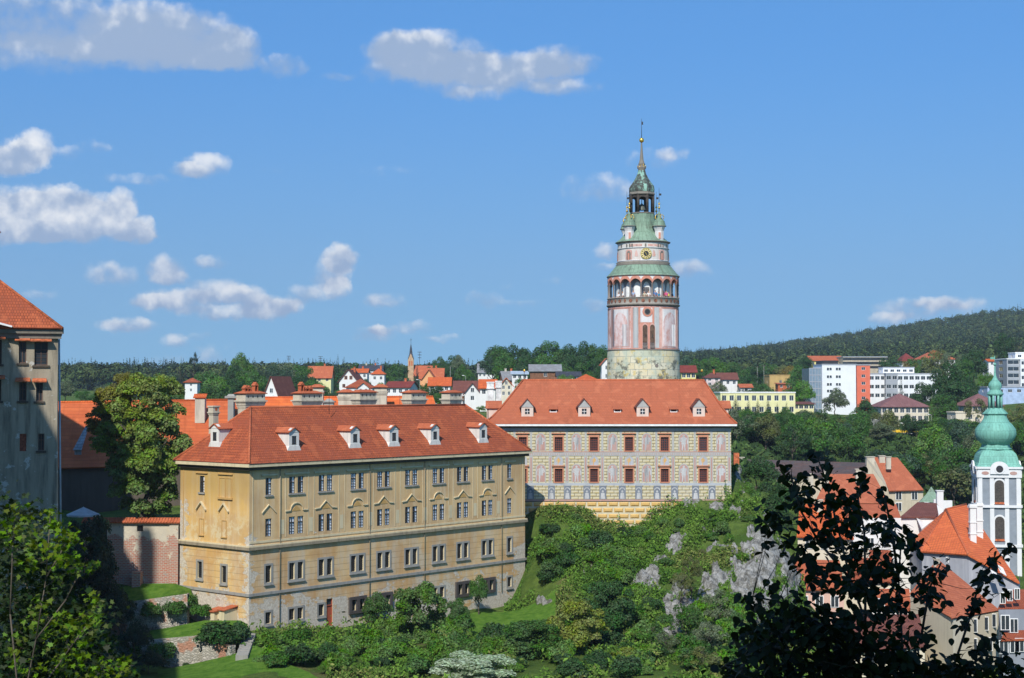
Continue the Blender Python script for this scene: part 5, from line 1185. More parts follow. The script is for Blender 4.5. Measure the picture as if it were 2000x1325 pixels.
t.links.new(col, b.inputs['Base Color']); bump(t, b, pk, .6, .2); M_RUIN = m
cw = thing('courtyard_wall', 'peeling brick courtyard wall with red tile coping joining the ochre building', 'wall', P(270, 1100, 152)); CO = Vector(cw.location)
a, b_ = P(165, 1016, 152.5), P(352.5, 1020, 152.2); ux = Vector((b_.x-a.x, b_.y-a.y)); FW = Fr((a.x, a.y), ux); LW = ux.length; z1 = P(260, 1020, 152.4).z; sc_ = lambda px: FW.s_at(px)
s0w, s1w = sc_(196), sc_(212); s0x, s1x = sc_(270), sc_(282); zd0, zd1 = P(200, 1060, 152).z, P(200, 1026, 152).z; zx0, zx1 = P(275, 1039, 152).z, P(275, 1027, 152).z
mb = MB(FW); wall_holes(mb, FW, 0, LW, -23, z1, [(s0w, s1w, zd0, zd1), (s0x, s1x, zx0, zx1)], .4, 0, 0); mb.box(0, LW, -.9, -.42, -23, z1); mb.build('wall', M_RUIN, cw, CO)
MB(FW).box(s0w, s1w, -.4, -.3, zd0, zd1).build('door', M_DARKWOOD, cw, CO)
mb = MB(FW); mb.box(s0x, s1x, -.4, -.35, zx0, zx1)
for k in range(1, 4): x = s0x+(s1x-s0x)*k/4; mb.box(x-.03, x+.03, -.2, -.15, zx0, zx1)
mb.build('barred_window', M_IRON, cw, CO)
mb = MB(FW); mb.slab([(-.2, .4, z1), (LW, .4, z1), (LW, -.45, z1+.42), (-.2, -.45, z1+.42)], .1); mb.slab([(-.2, -1.2, z1), (LW, -1.2, z1), (LW, -.45, z1+.42), (-.2, -.45, z1+.42)], .1)
for k in range(int(LW/.3)): mb.tube((k*.3, .42, z1+.02), (k*.3, -.4, z1+.42), .06, n=5)
mb.build('coping', M_TILEPAL, cw, CO)
mb = MB(FW); mb.box(LW-1.0, LW-.1, .0, .5, -23, z1-.3); mb.build('buttress', M_RUIN, cw, CO)
q = sc_(277); MB(FW).box(q-.5, q+.35, .3, 1.2, -22, P(277, 1118, 151).z).build('wall_stub', M_RUIN, cw, CO)
m, t, b = material('rubble_wall', .95, .1); pos = t.n('ShaderNodeNewGeometry').outputs['Position']
v = t.n('ShaderNodeTexVoronoi', {'Vector': t.vmath('MULTIPLY', pos, (1, 1, 1.5)), 'Scale': 3.2}); vd = t.n('ShaderNodeTexVoronoi', {'Vector': t.vmath('MULTIPLY', pos, (1, 1, 1.5)), 'Scale': 3.2}, feature='DISTANCE_TO_EDGE').outputs[0]
col = t.mix(t.n('ShaderNodeSeparateColor', {0: v.outputs['Color']}).outputs[0], (.30, .28, .23), (.46, .43, .36)); col = t.mix(t.step(vd, .0, .09, .7, 0.), col, (.12, .11, .08))
col = t.mix(t.step(t.noise(pos, .5, 4, .6), .54, .62), col, (.38, .20, .13)); t.links.new(col, b.inputs['Base Color']); bump(t, b, vd, .8, .15); M_RUB = m
M_LAWN = None
m, t, b = material('lawn', .95, .1); pos = t.n('ShaderNodeNewGeometry').outputs['Position']
t.links.new(t.mix(t.step(t.noise(pos, 1.2, 6, .7), .3, .7), (.05, .13, .012), (.12, .22, .03)), b.inputs['Base Color']); bump(t, b, t.noise(pos, 5, 5, .8), .8, .2); M_LAWN = m
def ret_wall(label, pts, zb, th=.6):
    """pts: [(px, py_top, Y)...]"""
    Q = [P(*a) for a in pts]; mid = Q[len(Q)//2]; root = thing('retaining_wall', label, 'wall', (mid.x, mid.y, zb)); mb = MB()
    for a, b_ in zip(Q[:-1], Q[1:]):
        fr = Fr((a.x, a.y), (b_.x-a.x, b_.y-a.y)); L_ = math.hypot(b_.x-a.x, b_.y-a.y)
        mb.fr = fr; mb.prism([(0, zb), (L_, zb), (L_, b_.z), (0, a.z)], -th, 0)
    mb.build('wall', M_RUB, root, Vector(root.location)); return Q
W1 = ret_wall('upper rubble retaining wall between the two terrace lawns', [(130, 1192, 148), (200, 1183, 147.5), (280, 1172, 147), (366, 1160, 146.5)], -24.5)
W2 = ret_wall('lower rubble retaining wall below the second lawn beside the hedge', [(130, 1262, 141.5), (250, 1256, 141), (330, 1247, 141), (412, 1240, 141)], -27)
W3 = ret_wall('short curved rubble wall under the clipped hedge', [(395, 1262, 140), (425, 1258, 139.6), (450, 1262, 138.5)], -27)
def lawn(name, top, bot, bump_=.15):
    n = len(top); V = []; 
    for i in range(n):
        for j in range(9):
            f = j/8; p = top[i].lerp(bot[i], f); V.append((p.x, p.y, p.z+.12*math.sin(i*2.1+j*1.3)*(0 < j < 8)))
    Fq = [(i*9+j, i*9+j+1, (i+1)*9+j+1, (i+1)*9+j) for i in range(n-1) for j in range(8)]
    o = link(name, mesh_np(name, np.array(V), np.array(Fq), M_LAWN, True)); return tag(o, kind='structure', label=name.replace('_', ' '), cat='lawn')
lawn('lawn', [P(120, 1160, 151.6), P(200, 1153, 151.6), P(280, 1140, 151.6), P(340, 1140, 151.4), P(372, 1150, 150.5)], [p+Vector((0, .1, -.02)) for p in W1]+[P(385, 1180, 146.5)])
lawn('lawn', [P(120, 1248, 146.8), P(220, 1243, 146.4), P(330, 1226, 146), P(400, 1212, 145.6), P(470, 1212, 144.6), P(484, 1220, 143.6)], [p+Vector((0, .1, -.02)) for p in W2]+[P(440, 1243, 140.4), P(470, 1250, 140)])
lawn('lawn', [P(300, 1312, 139), P(380, 1296, 139), P(450, 1280, 138.6), P(500, 1262, 140)], [P(300, 1345, 126), P(400, 1345, 126), P(520, 1345, 126), P(640, 1335, 127)])
gx, gy = np.meshgrid(np.linspace(905, 1085, 40), np.linspace(151, 169, 40)); GXx = (gx-1000)/FP*gy; GZ = ground_np(GXx, gy).reshape(gx.shape)+(fbm(GXx*.12, gy*.12, 4, 5)-.47)*1.3+.14
_f = (GXx-Y0[0])*.7616-(gy-Y0[1])*.648; GZ = GZ-np.clip(1-_f, 0, 2)*3
tag(link('lawn', grid_mesh('lawn', GXx, gy, GZ, M_LAWN)), kind='structure', label='bright lawn at the foot of the castle rock', cat='lawn')
# stone steps
st_ = thing('stone_steps', 'worn stone steps climbing beside the clipped hedge to the building corner', 'steps', P(475, 1280, 138)); mb = MB(); o = Vector(st_.location)
a, b_ = P(472, 1281, 136.5), P(487, 1240, 143)
for k in range(14):
    p = a.lerp(b_, k/13); mb.box(p.x-.55+.02*(k % 3), p.x+.55, p.y, p.y+.52, p.z-.6, p.z+.05)
mb.build('steps', M_GREYSTONE, st_, o)
st2 = thing('stair_wall', 'sloping pale stair wall running down along the ochre end wall', 'wall', P(410, 1190, 148)); o = Vector(st2.location)
a, b_ = P(376, 1157, 152.2), P(432, 1208, 147.5); fr = Fr((a.x, a.y), (b_.x-a.x, b_.y-a.y)); L_ = math.hypot(b_.x-a.x, b_.y-a.y)
MB(fr).prism([(0, -26), (L_, -26), (L_, b_.z), (0, a.z)], 0, .35).build('wall', M_YTRIM, st2, o)
# parasol and terrace below it
pa = P(163, 991, 156.5); pr = thing('parasol', 'white parasol in the shaded courtyard behind the brick wall', 'parasol', (pa.x, pa.y, pa.z-2.6)); o = Vector(pr.location)
MB().lathe([(1.75, pa.z-.75), (.06, pa.z)], 8, (pa.x, pa.y), smooth=False).lathe([(1.75, pa.z-.77), (1.75, pa.z-.9)], 8, (pa.x, pa.y), smooth=False).build('canopy', plain('white_canvas', (.7, .7, .7)), pr, o); MB().tube((pa.x, pa.y, pa.z-3), (pa.x, pa.y, pa.z+.1), .04).build('pole', M_GREYSTONE, pr, o)

# ---------------------------------------------------------------- houses
M_WW = wallmat('white_house_render', (.70, .69, .66), (.45, .43, .40), .25, .6); M_WC = wallmat('cream_house_render', (.64, .57, .43), (.42, .36, .27), .35, .6); M_BEIGE = wallmat('beige_house_render', (.50, .44, .32), (.28, .24, .17), .5, .6)
M_YH = plain('yellow_render', (.72, .62, .22), .9, .08); M_PEACH = plain('peach_render', (.70, .36, .16), .9, .08); M_PINKH = wallmat('pink_house_render', (.62, .40, .32), (.45, .32, .26), .4, .6); M_GREYH = wallmat('grey_house_render', (.25, .27, .30), (.15, .16, .17), .4, .8)
M_WOODH = plain('brown_boarding', (.20, .095, .05), .9, .2, 2); M_ORB = plain('orange_red_render', (.66, .16, .09), .85, .06, .5); M_OCH = plain('ochre_render', (.50, .34, .13), .9, .08); M_WMOD = plain('modern_white_panels', (.72, .73, .74), .7, .04, .3); M_GMOD = plain('modern_grey_panels', (.33, .35, .38), .6, .05, .4)
M_LY = plain('pale_yellow_render', (.70, .66, .34), .9, .06, .5)
HOUSES = []
def house(name, label, px0, px1, pe, pr_, pbs, Y, dep=8., rz=0, axis='x', rf='gable', wm=None, rmx=None, wins=(1, 2), ww=1.0, wh=1.2, chim=1, ov=.5, hipr=.5, cat='house', group=None, gw=0, sidew=1, base=0, frame=None, par=None):
    """columns px0..px1 span the front eave, rows: eave, ridge, base; Y distance"""
    wm = wm or M_WW; rmx = rmx or M_TILE
    c = P((px0+px1)/2, pbs, Y); zb = c.z; ze = P(px0, pe, Y).z; w = (px1-px0)/FP*Y; r_ = abs(R(rz))
    if r_ > .01: w = max(2., (w-dep*math.sin(r_))/math.cos(r_))
    Yr = Y+dep/2; zr = P(px0, pr_, Yr).z; h = ze-zb; rh = max(.3, zr-ze)
    cy = Y+dep/2*math.cos(r_)
    root = thing(name, label, cat, (P((px0+px1)/2, pbs, cy).x, cy, zb), R(rz), group); HOUSES.append(root)
    fd = MB(); hw, hd = w/2, dep/2; z = Vector((0, 0, 0)); F0 = Fr((-hw, -hd), (1, 0)); F1 = Fr((hw, -hd), (0, 1)); F2 = Fr((hw, hd), (-1, 0)); F3 = Fr((-hw, hd), (0, -1))
    wl = []
    rows, cols = wins
    def place(fr, L_, n, tag_):
        out = []
        for i in range(rows):
            zc = h*(i+.55)/rows if rows > 1 or h < 5 else h*.55
            for k in range(n): out.append((fr, L_*(k+.5)/n, zc))
        return out
    whh = min(wh, h/rows*.62)
    wl += place(F0, w, cols, 'f'); wl += place(F1, dep, sidew, 's'); wl += place(F3, dep, sidew, 's')
    for fr, L_ in ((F0, w), (F1, dep), (F2, w), (F3, dep)):
        hs = [(s-ww/2, s+ww/2, zc-whh/2, zc+whh/2) for f_, s, zc in wl if f_ is fr]; fd.fr = fr; wall_holes(fd, fr, 0, L_, -4-base, h, hs, .12, 0, 0)
    fd.fr = None
    flat_ = rf == 'flat'
    if rf == 'gable':
        ends = ((-hw, 1), (hw, 1)) if axis == 'x' else ((-hd, 0), (hd, 0))
        for e, _ in ends:
            if axis == 'x': fd.poly([(e, -hd, h), (e, hd, h), (e, 0, h+rh)])
            else: fd.poly([(-hw, e, h), (hw, e, h), (0, e, h+rh)])
    if flat_: fd.poly([(-hw, -hd, h), (hw, -hd, h), (hw, hd, h), (-hw, hd, h)])
    fd.build('wall', wm, root)
    rb = MB(); 
    if rf == 'gable':
        k = rh/(hd if axis == 'x' else hw); zo = h-ov*k
        if axis == 'x': rb.slab([(-hw-ov, -hd-ov, zo), (hw+ov, -hd-ov, zo), (hw+ov, 0, h+rh+.02), (-hw-ov, 0, h+rh+.02)], -.15).slab([(-hw-ov, hd+ov, zo), (hw+ov, hd+ov, zo), (hw+ov, 0, h+rh+.02), (-hw-ov, 0, h+rh+.02)], -.15)
        else: rb.slab([(-hw-ov, -hd-ov, zo), (-hw-ov, hd+ov, zo), (0, hd+ov, h+rh+.02), (0, -hd-ov, h+rh+.02)], -.15).slab([(hw+ov, -hd-ov, zo), (hw+ov, hd+ov, zo), (0, hd+ov, h+rh+.02), (0, -hd-ov, h+rh+.02)], -.15)
    elif rf == 'hip':
        a = hd*hipr*2 if axis == 'x' else 0; A = [(-hw-ov, -hd-ov, h), (hw+ov, -hd-ov, h), (hw+ov, hd+ov, h), (-hw-ov, hd+ov, h)]
        if axis == 'x': hip(rb, A, Vector((-max(hw-a, .02), 0, h+rh)), Vector((max(hw-a, .02), 0, h+rh)))
        else: q = max(hd-hw, .02); A = [A[1], A[2], A[3], A[0]]; hip(rb, A, Vector((0, -q, h+rh)), Vector((0, q, h+rh)))
    elif rf == 'mono': rb.slab([(-hw-ov, -hd-ov, h), (hw+ov, -hd-ov, h), (hw+ov, hd+ov, h+rh), (-hw-ov, hd+ov, h+rh)], .15)
    else: rb.box(-hw-.15, hw+.15, -hd-.15, -hd+.25, h+.002, h+.35); rb.box(-hw-.15, hw+.15, hd-.25, hd+.15, h+.002, h+.35); rb.box(-hw-.15, -hw+.25, -hd+.25, hd-.25, h+.002, h+.35); rb.box(hw-.25, hw+.15, -hd+.25, hd-.25, h+.002, h+.35)
    ro = rb.build('roof' if not flat_ else 'parapet', rmx, root)
    for k in range(chim):
        x = hw*(.35 if k == 0 else -.45); y = (.0 if axis == 'x' else hd*.2); x = x if axis == 'x' else .25*hw
        MB().box(x-.32, x+.32, y-.3, y+.3, h+rh*.5, h+rh+.9).box(x-.4, x+.4, y-.38, y+.38, h+rh+.9, h+rh+1.02).build('chimney', M_BRICKR if k % 2 == 0 and wm is not M_BEIGE else M_CREAMRENDER, ro)
    fm = frame or M_WHITE
    if gw:
        wl = wl+[(F0, w/2+ (j-(gw-1)/2)*1.7, h+rh*.32) for j in range(gw)] if axis == 'y' else wl+[(F3, dep/2, h+rh*.35), (F1, dep/2, h+rh*.35)]
    for f_, s, zc in wl:
        inset = .12 if zc < h-.3 else -.04
        hh_ = whh/2; t_ = .07; mb = MB(f_); a, b_, c_, d_ = s-ww/2, s+ww/2, zc-hh_, zc+hh_; f0, f1 = -inset+.0, -inset+.05
        mb.box(a, a+t_, f0, f1, c_, d_); mb.box(b_-t_, b_, f0, f1, c_, d_); mb.box(a+t_, b_-t_, f0, f1, d_-t_, d_); mb.box(a+t_, b_-t_, f0, f1, c_, c_+t_); mb.box(s-.03, s+.03, f0, f1-.01, c_+t_, d_-t_)
        wo_ = mb.build('window', fm, root); MB(f_).poly([(a, f0+.005, c_), (b_, f0+.005, c_), (b_, f0+.005, d_), (a, f0+.005, d_)]).build('pane', M_GLASS, wo_)
    root['_dims'] = (w, dep, h, rh)
    return root
G1 = 'hillside houses beyond the castle roofs'
house('house', 'small white tower-like house with red hipped roof among trees', 364, 388, 747, 738, 768, 420, 4, rf='hip', wins=(2, 1), wh=.8, ww=.6, chim=0, group=G1)
hA_ = house('house', 'white steep-gabled house with dark brown roof and balcony', 519, 576, 776, 736, 800, 395, 9, rz=-22, axis='y', rmx=M_TILEBROWN, wins=(1, 3), gw=1, chim=0, group=G1)
house('house', 'house with wide faded red roof and pale yellow dormer wall high on the hill', 604, 649, 737, 716, 748, 560, 8, wm=M_LY, rmx=M_TILEPAL, wins=(1, 3), chim=1, group=G1)
house('house', 'white gabled house with orange shutters and brown roof', 665, 709, 745, 723, 765, 500, 9, axis='y', rz=-8, rmx=M_TILEBROWN, wins=(1, 2), gw=2, chim=1, group=G1, frame=plain('orange_shutter', (.6, .2, .04)))
house('house', 'white house with broad red hipped roof and small white gablet', 679, 730, 757, 740, 775, 450, 9, rf='hip', rmx=M_TILE, wins=(1, 4), chim=0, group=G1)
house('house', 'white gablet front of the broad hipped house', 700, 722, 757, 748, 772, 444, 4, axis='y', rmx=M_TILEBR, wins=(1, 2), ww=.7, chim=0, group=G1)
house('house', 'low white house with bright orange roof on the skyline slope', 688, 719, 728, 721, 742, 600, 8, rmx=M_TILEBR, wins=(1, 3), chim=1, group=G1)
house('house', 'white house with slate grey roof and tall chimney on the skyline', 703, 748, 723, 714, 738, 640, 9, rmx=M_TILESLATE, wins=(1, 3), chim=2, group=G1)
house('house', 'white house with orange half-hipped roof beside a yellow-green shrub', 727, 752, 731, 720, 748, 590, 7, rmx=M_TILEBR, rf='hip', wins=(1, 2), chim=1, group=G1)
house('house', 'chalet with dark red low roof and brown timber balcony', 755, 814, 757, 746, 772, 440, 10, rz=-10, axis='x', rmx=tilemat('dark_red_tile', (.25, .05, .035), (.2, .04, .03), .3, .2), wins=(1, 4), chim=1, group=G1)
house('house', 'peach gabled house under orange roof by the church spire', 826, 851, 740, 723, 756, 520, 8, axis='y', wm=M_PEACH, rmx=M_TILEPAL, wins=(1, 1), chim=0, group=G1)
house('house', 'long house with faded orange roof below the church spire', 822, 866, 739, 720, 752, 530, 9, rmx=M_TILEPAL, wm=M_PEACH, wins=(1, 2), chim=1, group=G1)
house('house', 'white house with vivid orange roof and two skylights', 839, 880, 753, 738, 766, 465, 8, rmx=M_TILEBR, wins=(1, 3), chim=0, group=G1)
hB_ = house('house', 'large white house with brown double-gabled roof and veranda', 888, 940, 764, 745, 792, 420, 9, rmx=M_TILEBROWN, wins=(2, 3), chim=0, group=G1)
house('house', 'white cross gable of the brown roofed house with veranda', 908, 938, 768, 749, 790, 415, 4, axis='y', rmx=M_TILEBROWN, wins=(1, 1), gw=1, chim=0, group=G1)
house('barn', 'large barn with pale grey roof and white lower wall', 934, 984, 728, 711, 740, 600, 12, rmx=M_TILEGREY, wm=M_WW, wins=(1, 6), ww=.8, wh=.9, chim=1, cat='barn', group=G1)
house('house', 'grey roofed brick gabled house behind the white chimneys', 975, 1012, 742, 726, 758, 500, 9, rmx=M_TILEGREY, wm=M_WOODH, wins=(1, 2), chim=2, group=G1, rz=10)
house('house', 'house with vivid orange roof just left of the grey barn house'.replace('left of', 'below'), 938, 968, 758, 742, 775, 400, 8, rmx=M_TILEBR, wins=(1, 2), chim=0, group=G1)
house('house', 'cream gabled house with orange roof edge by the white chimneys', 978, 1000, 752, 739, 775, 390, 7, axis='y', wm=M_WC, rmx=M_TILEBR, wins=(2, 2), ww=.7, gw=1, chim=0, group=G1)
house('barn', 'barn with grey sheet roof and brown boarded wall', 1035, 1094, 725, 713, 741, 450, 9, rmx=M_TILEGREY, wm=M_WOODH, wins=(1, 1), chim=0, cat='barn', group=G1)
house('house', 'low pale blue roofed shed beside the boarded barn', 1000, 1030, 731, 726, 742, 480, 6, rmx=plain('pale_blue_sheet', (.35, .42, .48)), wins=(1, 3), chim=0, group=G1)
house('house', 'low grey roofed shed between the boarded barn and orange roofs', 1088, 1132, 735, 727, 745, 430, 8, rmx=M_TILESLATE, wins=(1, 2), chim=0, group=G1)
house('house', 'low house with bright orange roof just above the castle ridge', 1127, 1162, 741, 731, 752, 380, 8, rmx=M_TILEBR, wins=(1, 2), chim=0, group=G1, rf='hip')
house('house', 'white narrow house with orange roof tucked against the round tower', 1174, 1192, 711, 701, 744, 460, 6, rmx=M_TILEPAL, wins=(2, 1), chim=0, group=G1, axis='y', ww=.6)
house('house', 'bright yellow house with dark red roof just east of the round tower', 1328, 1356, 727, 715, 742, 400, 7, wm=M_YH, rmx=tilemat('dark_red_tile', (.25, .05, .035), (.2, .04, .03), .3, .2), wins=(1, 3), chim=0, group=G1)
house('house', 'pale pink house with brown mansard roof and white dormers', 1376, 1403, 738, 728, 755, 500, 9, rmx=M_TILEBROWN, wm=plain('pale_pink_wall', (.66, .55, .52)), wins=(2, 2), chim=1, group=G1, rf='hip')
house('house', 'brown roofed house with white dormer band beside the pale pink one', 1400, 1437, 741, 729, 755, 505, 8, rmx=M_TILEBROWN, wins=(1, 3), chim=0, group=G1)
house('house', 'low rust roofed shed below the ochre block', 1444, 1466, 757, 751, 766, 500, 6, rmx=M_TILEPAL, wins=(1, 1), chim=0, group=G1)
# veranda and balcony parts on two houses
for hx, (x0, x1, z0, z1) in ((hA_, (-1.3, 1.3, 2.6, 3.7)), (hB_, (-1.5, 3.0, 1.5, 2.6))):
    w, d, h, rh = hx['_dims']; MB().box(x0, x1, -d/2-1.2, -d/2-1.1, z0, z1).box(x0, x1, -d/2-1.2, -d/2-.01, z0-.15, z0).build('balcony', M_WOODH if hx is hB_ else M_WHITE, hx)
# church on the skyline
p = P(802.5, 740, 700); chh = thing('village_church', 'small brick church with slender slate spire on the skyline', 'church', (p.x, p.y, p.z)); w = 11/FP*700/2; z0 = P(802, 697, 700).z
mb = MB(); mb.box(p.x-w, p.x+w, p.y-w, p.y+w, p.z-4, z0-1.6); mb.prism([(p.x-w, z0-1.6), (p.x+w, z0-1.6), (p.x, z0+1.2)], -p.y-w, -p.y+w) if 0 else None
for k in range(4):
    an = k*math.pi/2; c, s_ = math.cos(an), math.sin(an); mb.poly([(p.x+(a*c-b_*s_), p.y+(a*s_+b_*c), zz) for a, b_, zz in ((-w, -w, z0-1.6), (w, -w, z0-1.6), (0, -w, z0+1.4))])
mb.build('tower', plain('church_brick_pale', (.50, .33, .19), .9), chh, Vector(chh.location))
zs = P(801, 671, 700).z; MB().lathe([(w*1.42, z0-1.5), (w*.75, z0+1.3), (w*.45, z0+4), (.05, zs)], 4, (p.x, p.y), smooth=False, rot=math.pi/4).build('spire', M_TILESLATE, chh, Vector(chh.location))
MB().box(p.x-.06, p.x+.06, p.y-.06, p.y+.06, zs-.2, zs+2.4).box(p.x-.5, p.x+.5, p.y-.05, p.y+.05, zs+1.5, zs+1.65).build('cross', M_IRON, chh, Vector(chh.location))
for dx in (-.5, .5): MB().prism([(p.x+dx-.3, z0-4), (p.x+dx+.3, z0-4), (p.x+dx+.3, z0-2.4), (p.x+dx, z0-1.9), (p.x+dx-.3, z0-2.4)], p.y*-1, -p.y) if 0 else MB().box(p.x+dx-.3, p.x+dx+.3, p.y-w-.05, p.y-w+.1, z0-4.2, z0-2).build('belfry_opening', M_BRICKR, chh, Vector(chh.location))
MB().slab([(p.x+w, p.y-3, z0-9), (p.x+w+9, p.y-3, z0-9), (p.x+w+9, p.y+2, z0-4), (p.x+w, p.y+2, z0-4)], .3).slab([(p.x+w, p.y+7, z0-9), (p.x+w+9, p.y+7, z0-9), (p.x+w+9, p.y+2, z0-4), (p.x+w, p.y+2, z0-4)], .3).build('roof', M_TILEPAL, chh, Vector(chh.location))
# ---- modern quarter
G2 = 'modern buildings across the valley'
house('school_building', 'long pale yellow flat roofed building behind a row of spruces', 1400, 1546, 768, 762, 812, 450, 14, rf='flat', wm=M_LY, rmx=M_WHITE, wins=(2, 10), ww=1.3, wh=1.6, chim=0, cat='building', group=G2)
house('school_building', 'low yellow wing with brown roof edge between the yellow building and white block', 1545, 1585, 789, 785, 803, 460, 8, rf='mono', wm=M_LY, rmx=M_TILEBROWN, wins=(1, 4), ww=1.3, wh=1.1, chim=0, cat='building', group=G2)
house('ochre_block', 'windowless ochre block on the wooded slope', 1498, 1541, 734, 733, 760, 600, 12, rf='flat', wm=M_OCH, rmx=M_OCH, wins=(1, 1), chim=0, cat='building', group=G2)
house('house', 'small brick red annex at the foot of the ochre block', 1517, 1543, 750, 748, 760, 585, 6, rf='mono', wm=M_BRICKR, rmx=M_TILEPAL, wins=(1, 2), chim=0, group=G2)
house('school_building', 'long red roofed building on the hill above the white block', 1578, 1641, 705, 696, 716, 700, 14, wm=M_YH, rmx=M_TILEPAL, wins=(1, 8), chim=0, cat='building', group=G2)
house('apartment_building', 'flat grey and tan building with window bands beyond the white block', 1640, 1726, 698, 697, 722, 690, 14, rf='flat', wm=plain('tan_panels', (.45, .38, .28)), rmx=M_GMOD, wins=(3, 12), ww=2., wh=1.5, chim=0, cat='building', group=G2, frame=M_IRON)
wb = house('hospital_block', 'tall white modern block with glass stair side', 1597, 1663, 713, 712, 812, 545, 16, rf='flat', wm=M_WMOD, rmx=M_GMOD, wins=(1, 1), chim=0, cat='building', group=G2, ww=.3, wh=.3, sidew=1, base=4)
for py in (721, 736, 751, 764, 779):
    for px in (1611, 1628.5):
        w, d, h, rh = wb['_dims']; x = (px-1630)/FP*545; z = P(px, py, 545).z-wb.location.z
        o = MB().box(x-.95, x+.95, -d/2-.06, -d/2-.003, z-.55, z+.55).build('window', M_WHITE, wb); MB().box(x-.85, x-.12, -d/2-.09, -d/2-.065, z-.45, z+.45).box(x+.12, x+.85, -d/2-.09, -d/2-.065, z-.45, z+.45).build('pane', M_GLASS, o)
w, d, h, rh = wb['_dims']
M_GLB = glass('blue_glass', (.12, .16, .20))
mb = MB(); mb.box(-w/2-4.2, -w/2-.003, -d/2+2, d/2, -8, h-1.2); go = mb.build('glass_stair', M_GLB, wb)
mb = MB()
for k in range(8): z = k*h/7.5; mb.box(-w/2-4.25, -w/2-.004, -d/2+1.9, -d/2+1.995, z-.15, z+.15)
for k in range(5): x = -w/2-4.2+k*1.05; mb.box(x-.08, x+.08, -d/2+1.88, -d/2+1.985, -4, h-1.2)
mb.build('mullions', M_GMOD, go)
MB().box(-w/2+.6, w/2-6, -d/2+1.5, d/2-2, h+.36, h+1.6).build('rooftop_plant', M_IRON, wb)
house('hospital_block', 'vivid orange-red modern block joined to the tall white one', 1664, 1690, 714, 712, 800, 550, 16, rf='flat', wm=M_ORB, rmx=M_GMOD, wins=(6, 1), ww=1.4, wh=1.1, chim=0, cat='building', group=G2)
house('hospital_block', 'small orange-red annex on the shaded side of the glass stair', 1573, 1581, 752, 750, 790, 552, 8, rf='flat', wm=M_ORB, rmx=M_GMOD, wins=(2, 1), ww=.8, wh=1., chim=0, cat='building', group=G2)
house('hospital_block', 'white three storey modern wing with dark window pairs', 1688, 1822, 731, 730, 782, 570, 14, rf='flat', wm=M_WMOD, rmx=M_GMOD, wins=(3, 12), ww=1.7, wh=1.4, chim=0, cat='building', group=G2, base=3)
house('hospital_block', 'grey clad middle bay of the white three storey wing', 1729, 1752, 730.5, 729, 782, 567.5, 2.4, rf='flat', wm=M_GMOD, rmx=M_GMOD, wins=(3, 2), ww=1.7, wh=1.4, chim=0, cat='building', group=G2)
house('hospital_block', 'white rooftop storey above the three storey wing', 1720, 1781, 719, 718, 731, 576, 7, rf='flat', wm=M_WMOD, rmx=M_GMOD, wins=(1, 5), ww=1.5, wh=1., chim=0, cat='building', group=G2)
house('villa', 'white villa with steep dark red mansard roof among trees', 1755, 1784, 706, 690, 720, 680, 12, rf='hip', rmx=tilemat('dark_red_tile', (.25, .05, .035), (.2, .04, .03), .3, .2), wins=(2, 4), chim=0, cat='house', group=G2)
house('villa', 'large white villa with orange-red roof half hidden by trees', 1792, 1857, 702, 684, 720, 680, 14, rf='hip', rmx=M_TILEPAL, wins=(2, 7), chim=0, cat='house', group=G2)
M_MAUVE = tilemat('mauve_sheet_roof', (.23, .11, .10), (.20, .095, .09), .5, .5, .1)
house('school_building', 'long cream building with mauve hipped roof', 1710, 1803, 795, 769, 826, 420, 13, rf='hip', rmx=M_MAUVE, wm=M_WC, wins=(2, 8), ww=1.2, wh=1.5, chim=0, cat='building', group=G2, hipr=.5)
house('school_building', 'cream building with mauve roof partly behind the green church dome', 1876, 1946, 793, 769, 826, 430, 13, rf='hip', rmx=M_MAUVE, wm=M_WC, wins=(2, 7), ww=1.2, wh=1.5, chim=0, cat='building', group=G2)
house('garage', 'low white wall-like building among trees below the mauve roofs', 1858, 1916, 807, 806, 824, 400, 8, rf='flat', wm=M_WC, rmx=M_WC, wins=(1, 1), chim=0, cat='building', group=G2)
house('apartment_building', 'white multi-storey block on the hill edge with grey window bands', 1979, 2060, 703, 702, 760, 560, 16, rf='flat', wm=M_WMOD, rmx=M_WHITE, wins=(4, 6), ww=1.8, wh=1.3, chim=0, cat='building', group=G2)
house('apartment_building', 'grey banded face of the white block at the hill edge', 1955, 1980, 702, 701, 754, 561, 14, rf='flat', wm=M_GMOD, rmx=M_WHITE, wins=(4, 1), ww=4.2, wh=1.5, chim=0, cat='building', group=G2)
house('apartment_building', 'white upper storey set back on the hill edge block', 1976, 2060, 690, 689, 703, 566, 8, rf='flat', wm=M_WMOD, rmx=M_WHITE, wins=(1, 5), ww=1.4, wh=1., chim=0, cat='building', group=G2)
house('apartment_building', 'low pale blue long building behind the small green onion spire', 1919, 2060, 757, 755, 772, 500, 10, rf='flat', wm=plain('pale_blue_panels', (.36, .46, .62)), rmx=M_GMOD, wins=(1, 8), ww=1.4, wh=1., chim=0, cat='building', group=G2)
house('house', 'house with orange roof between trees above the pale blue building', 1925, 1952, 706, 702, 716, 640, 8, rmx=M_TILEBR, wins=(1, 2), chim=0, group=G2)
p = P(1745, 872, 390); fs = thing('petrol_station', 'white low station with two yellow roof bands among trees', 'building', (p.x, p.y, p.z)); o = Vector(fs.location); k = 390/FP
def bxp(mb, px0, px1, py0, py1, Y0_, Y1_, mi=0): a = P(px0, py1, Y0_); b_ = P(px1, py0, Y0_); mb.box(a.x, b_.x, Y0_, Y1_, a.z, b_.z, mi)
mb = MB(); bxp(mb, 1684, 1806, 841, 845, 396, 404); bxp(mb, 1683, 1784, 853, 856, 389, 398); mb.build('canopy_fascia', plain('signal_yellow', (.80, .50, .02), .5), fs, o)
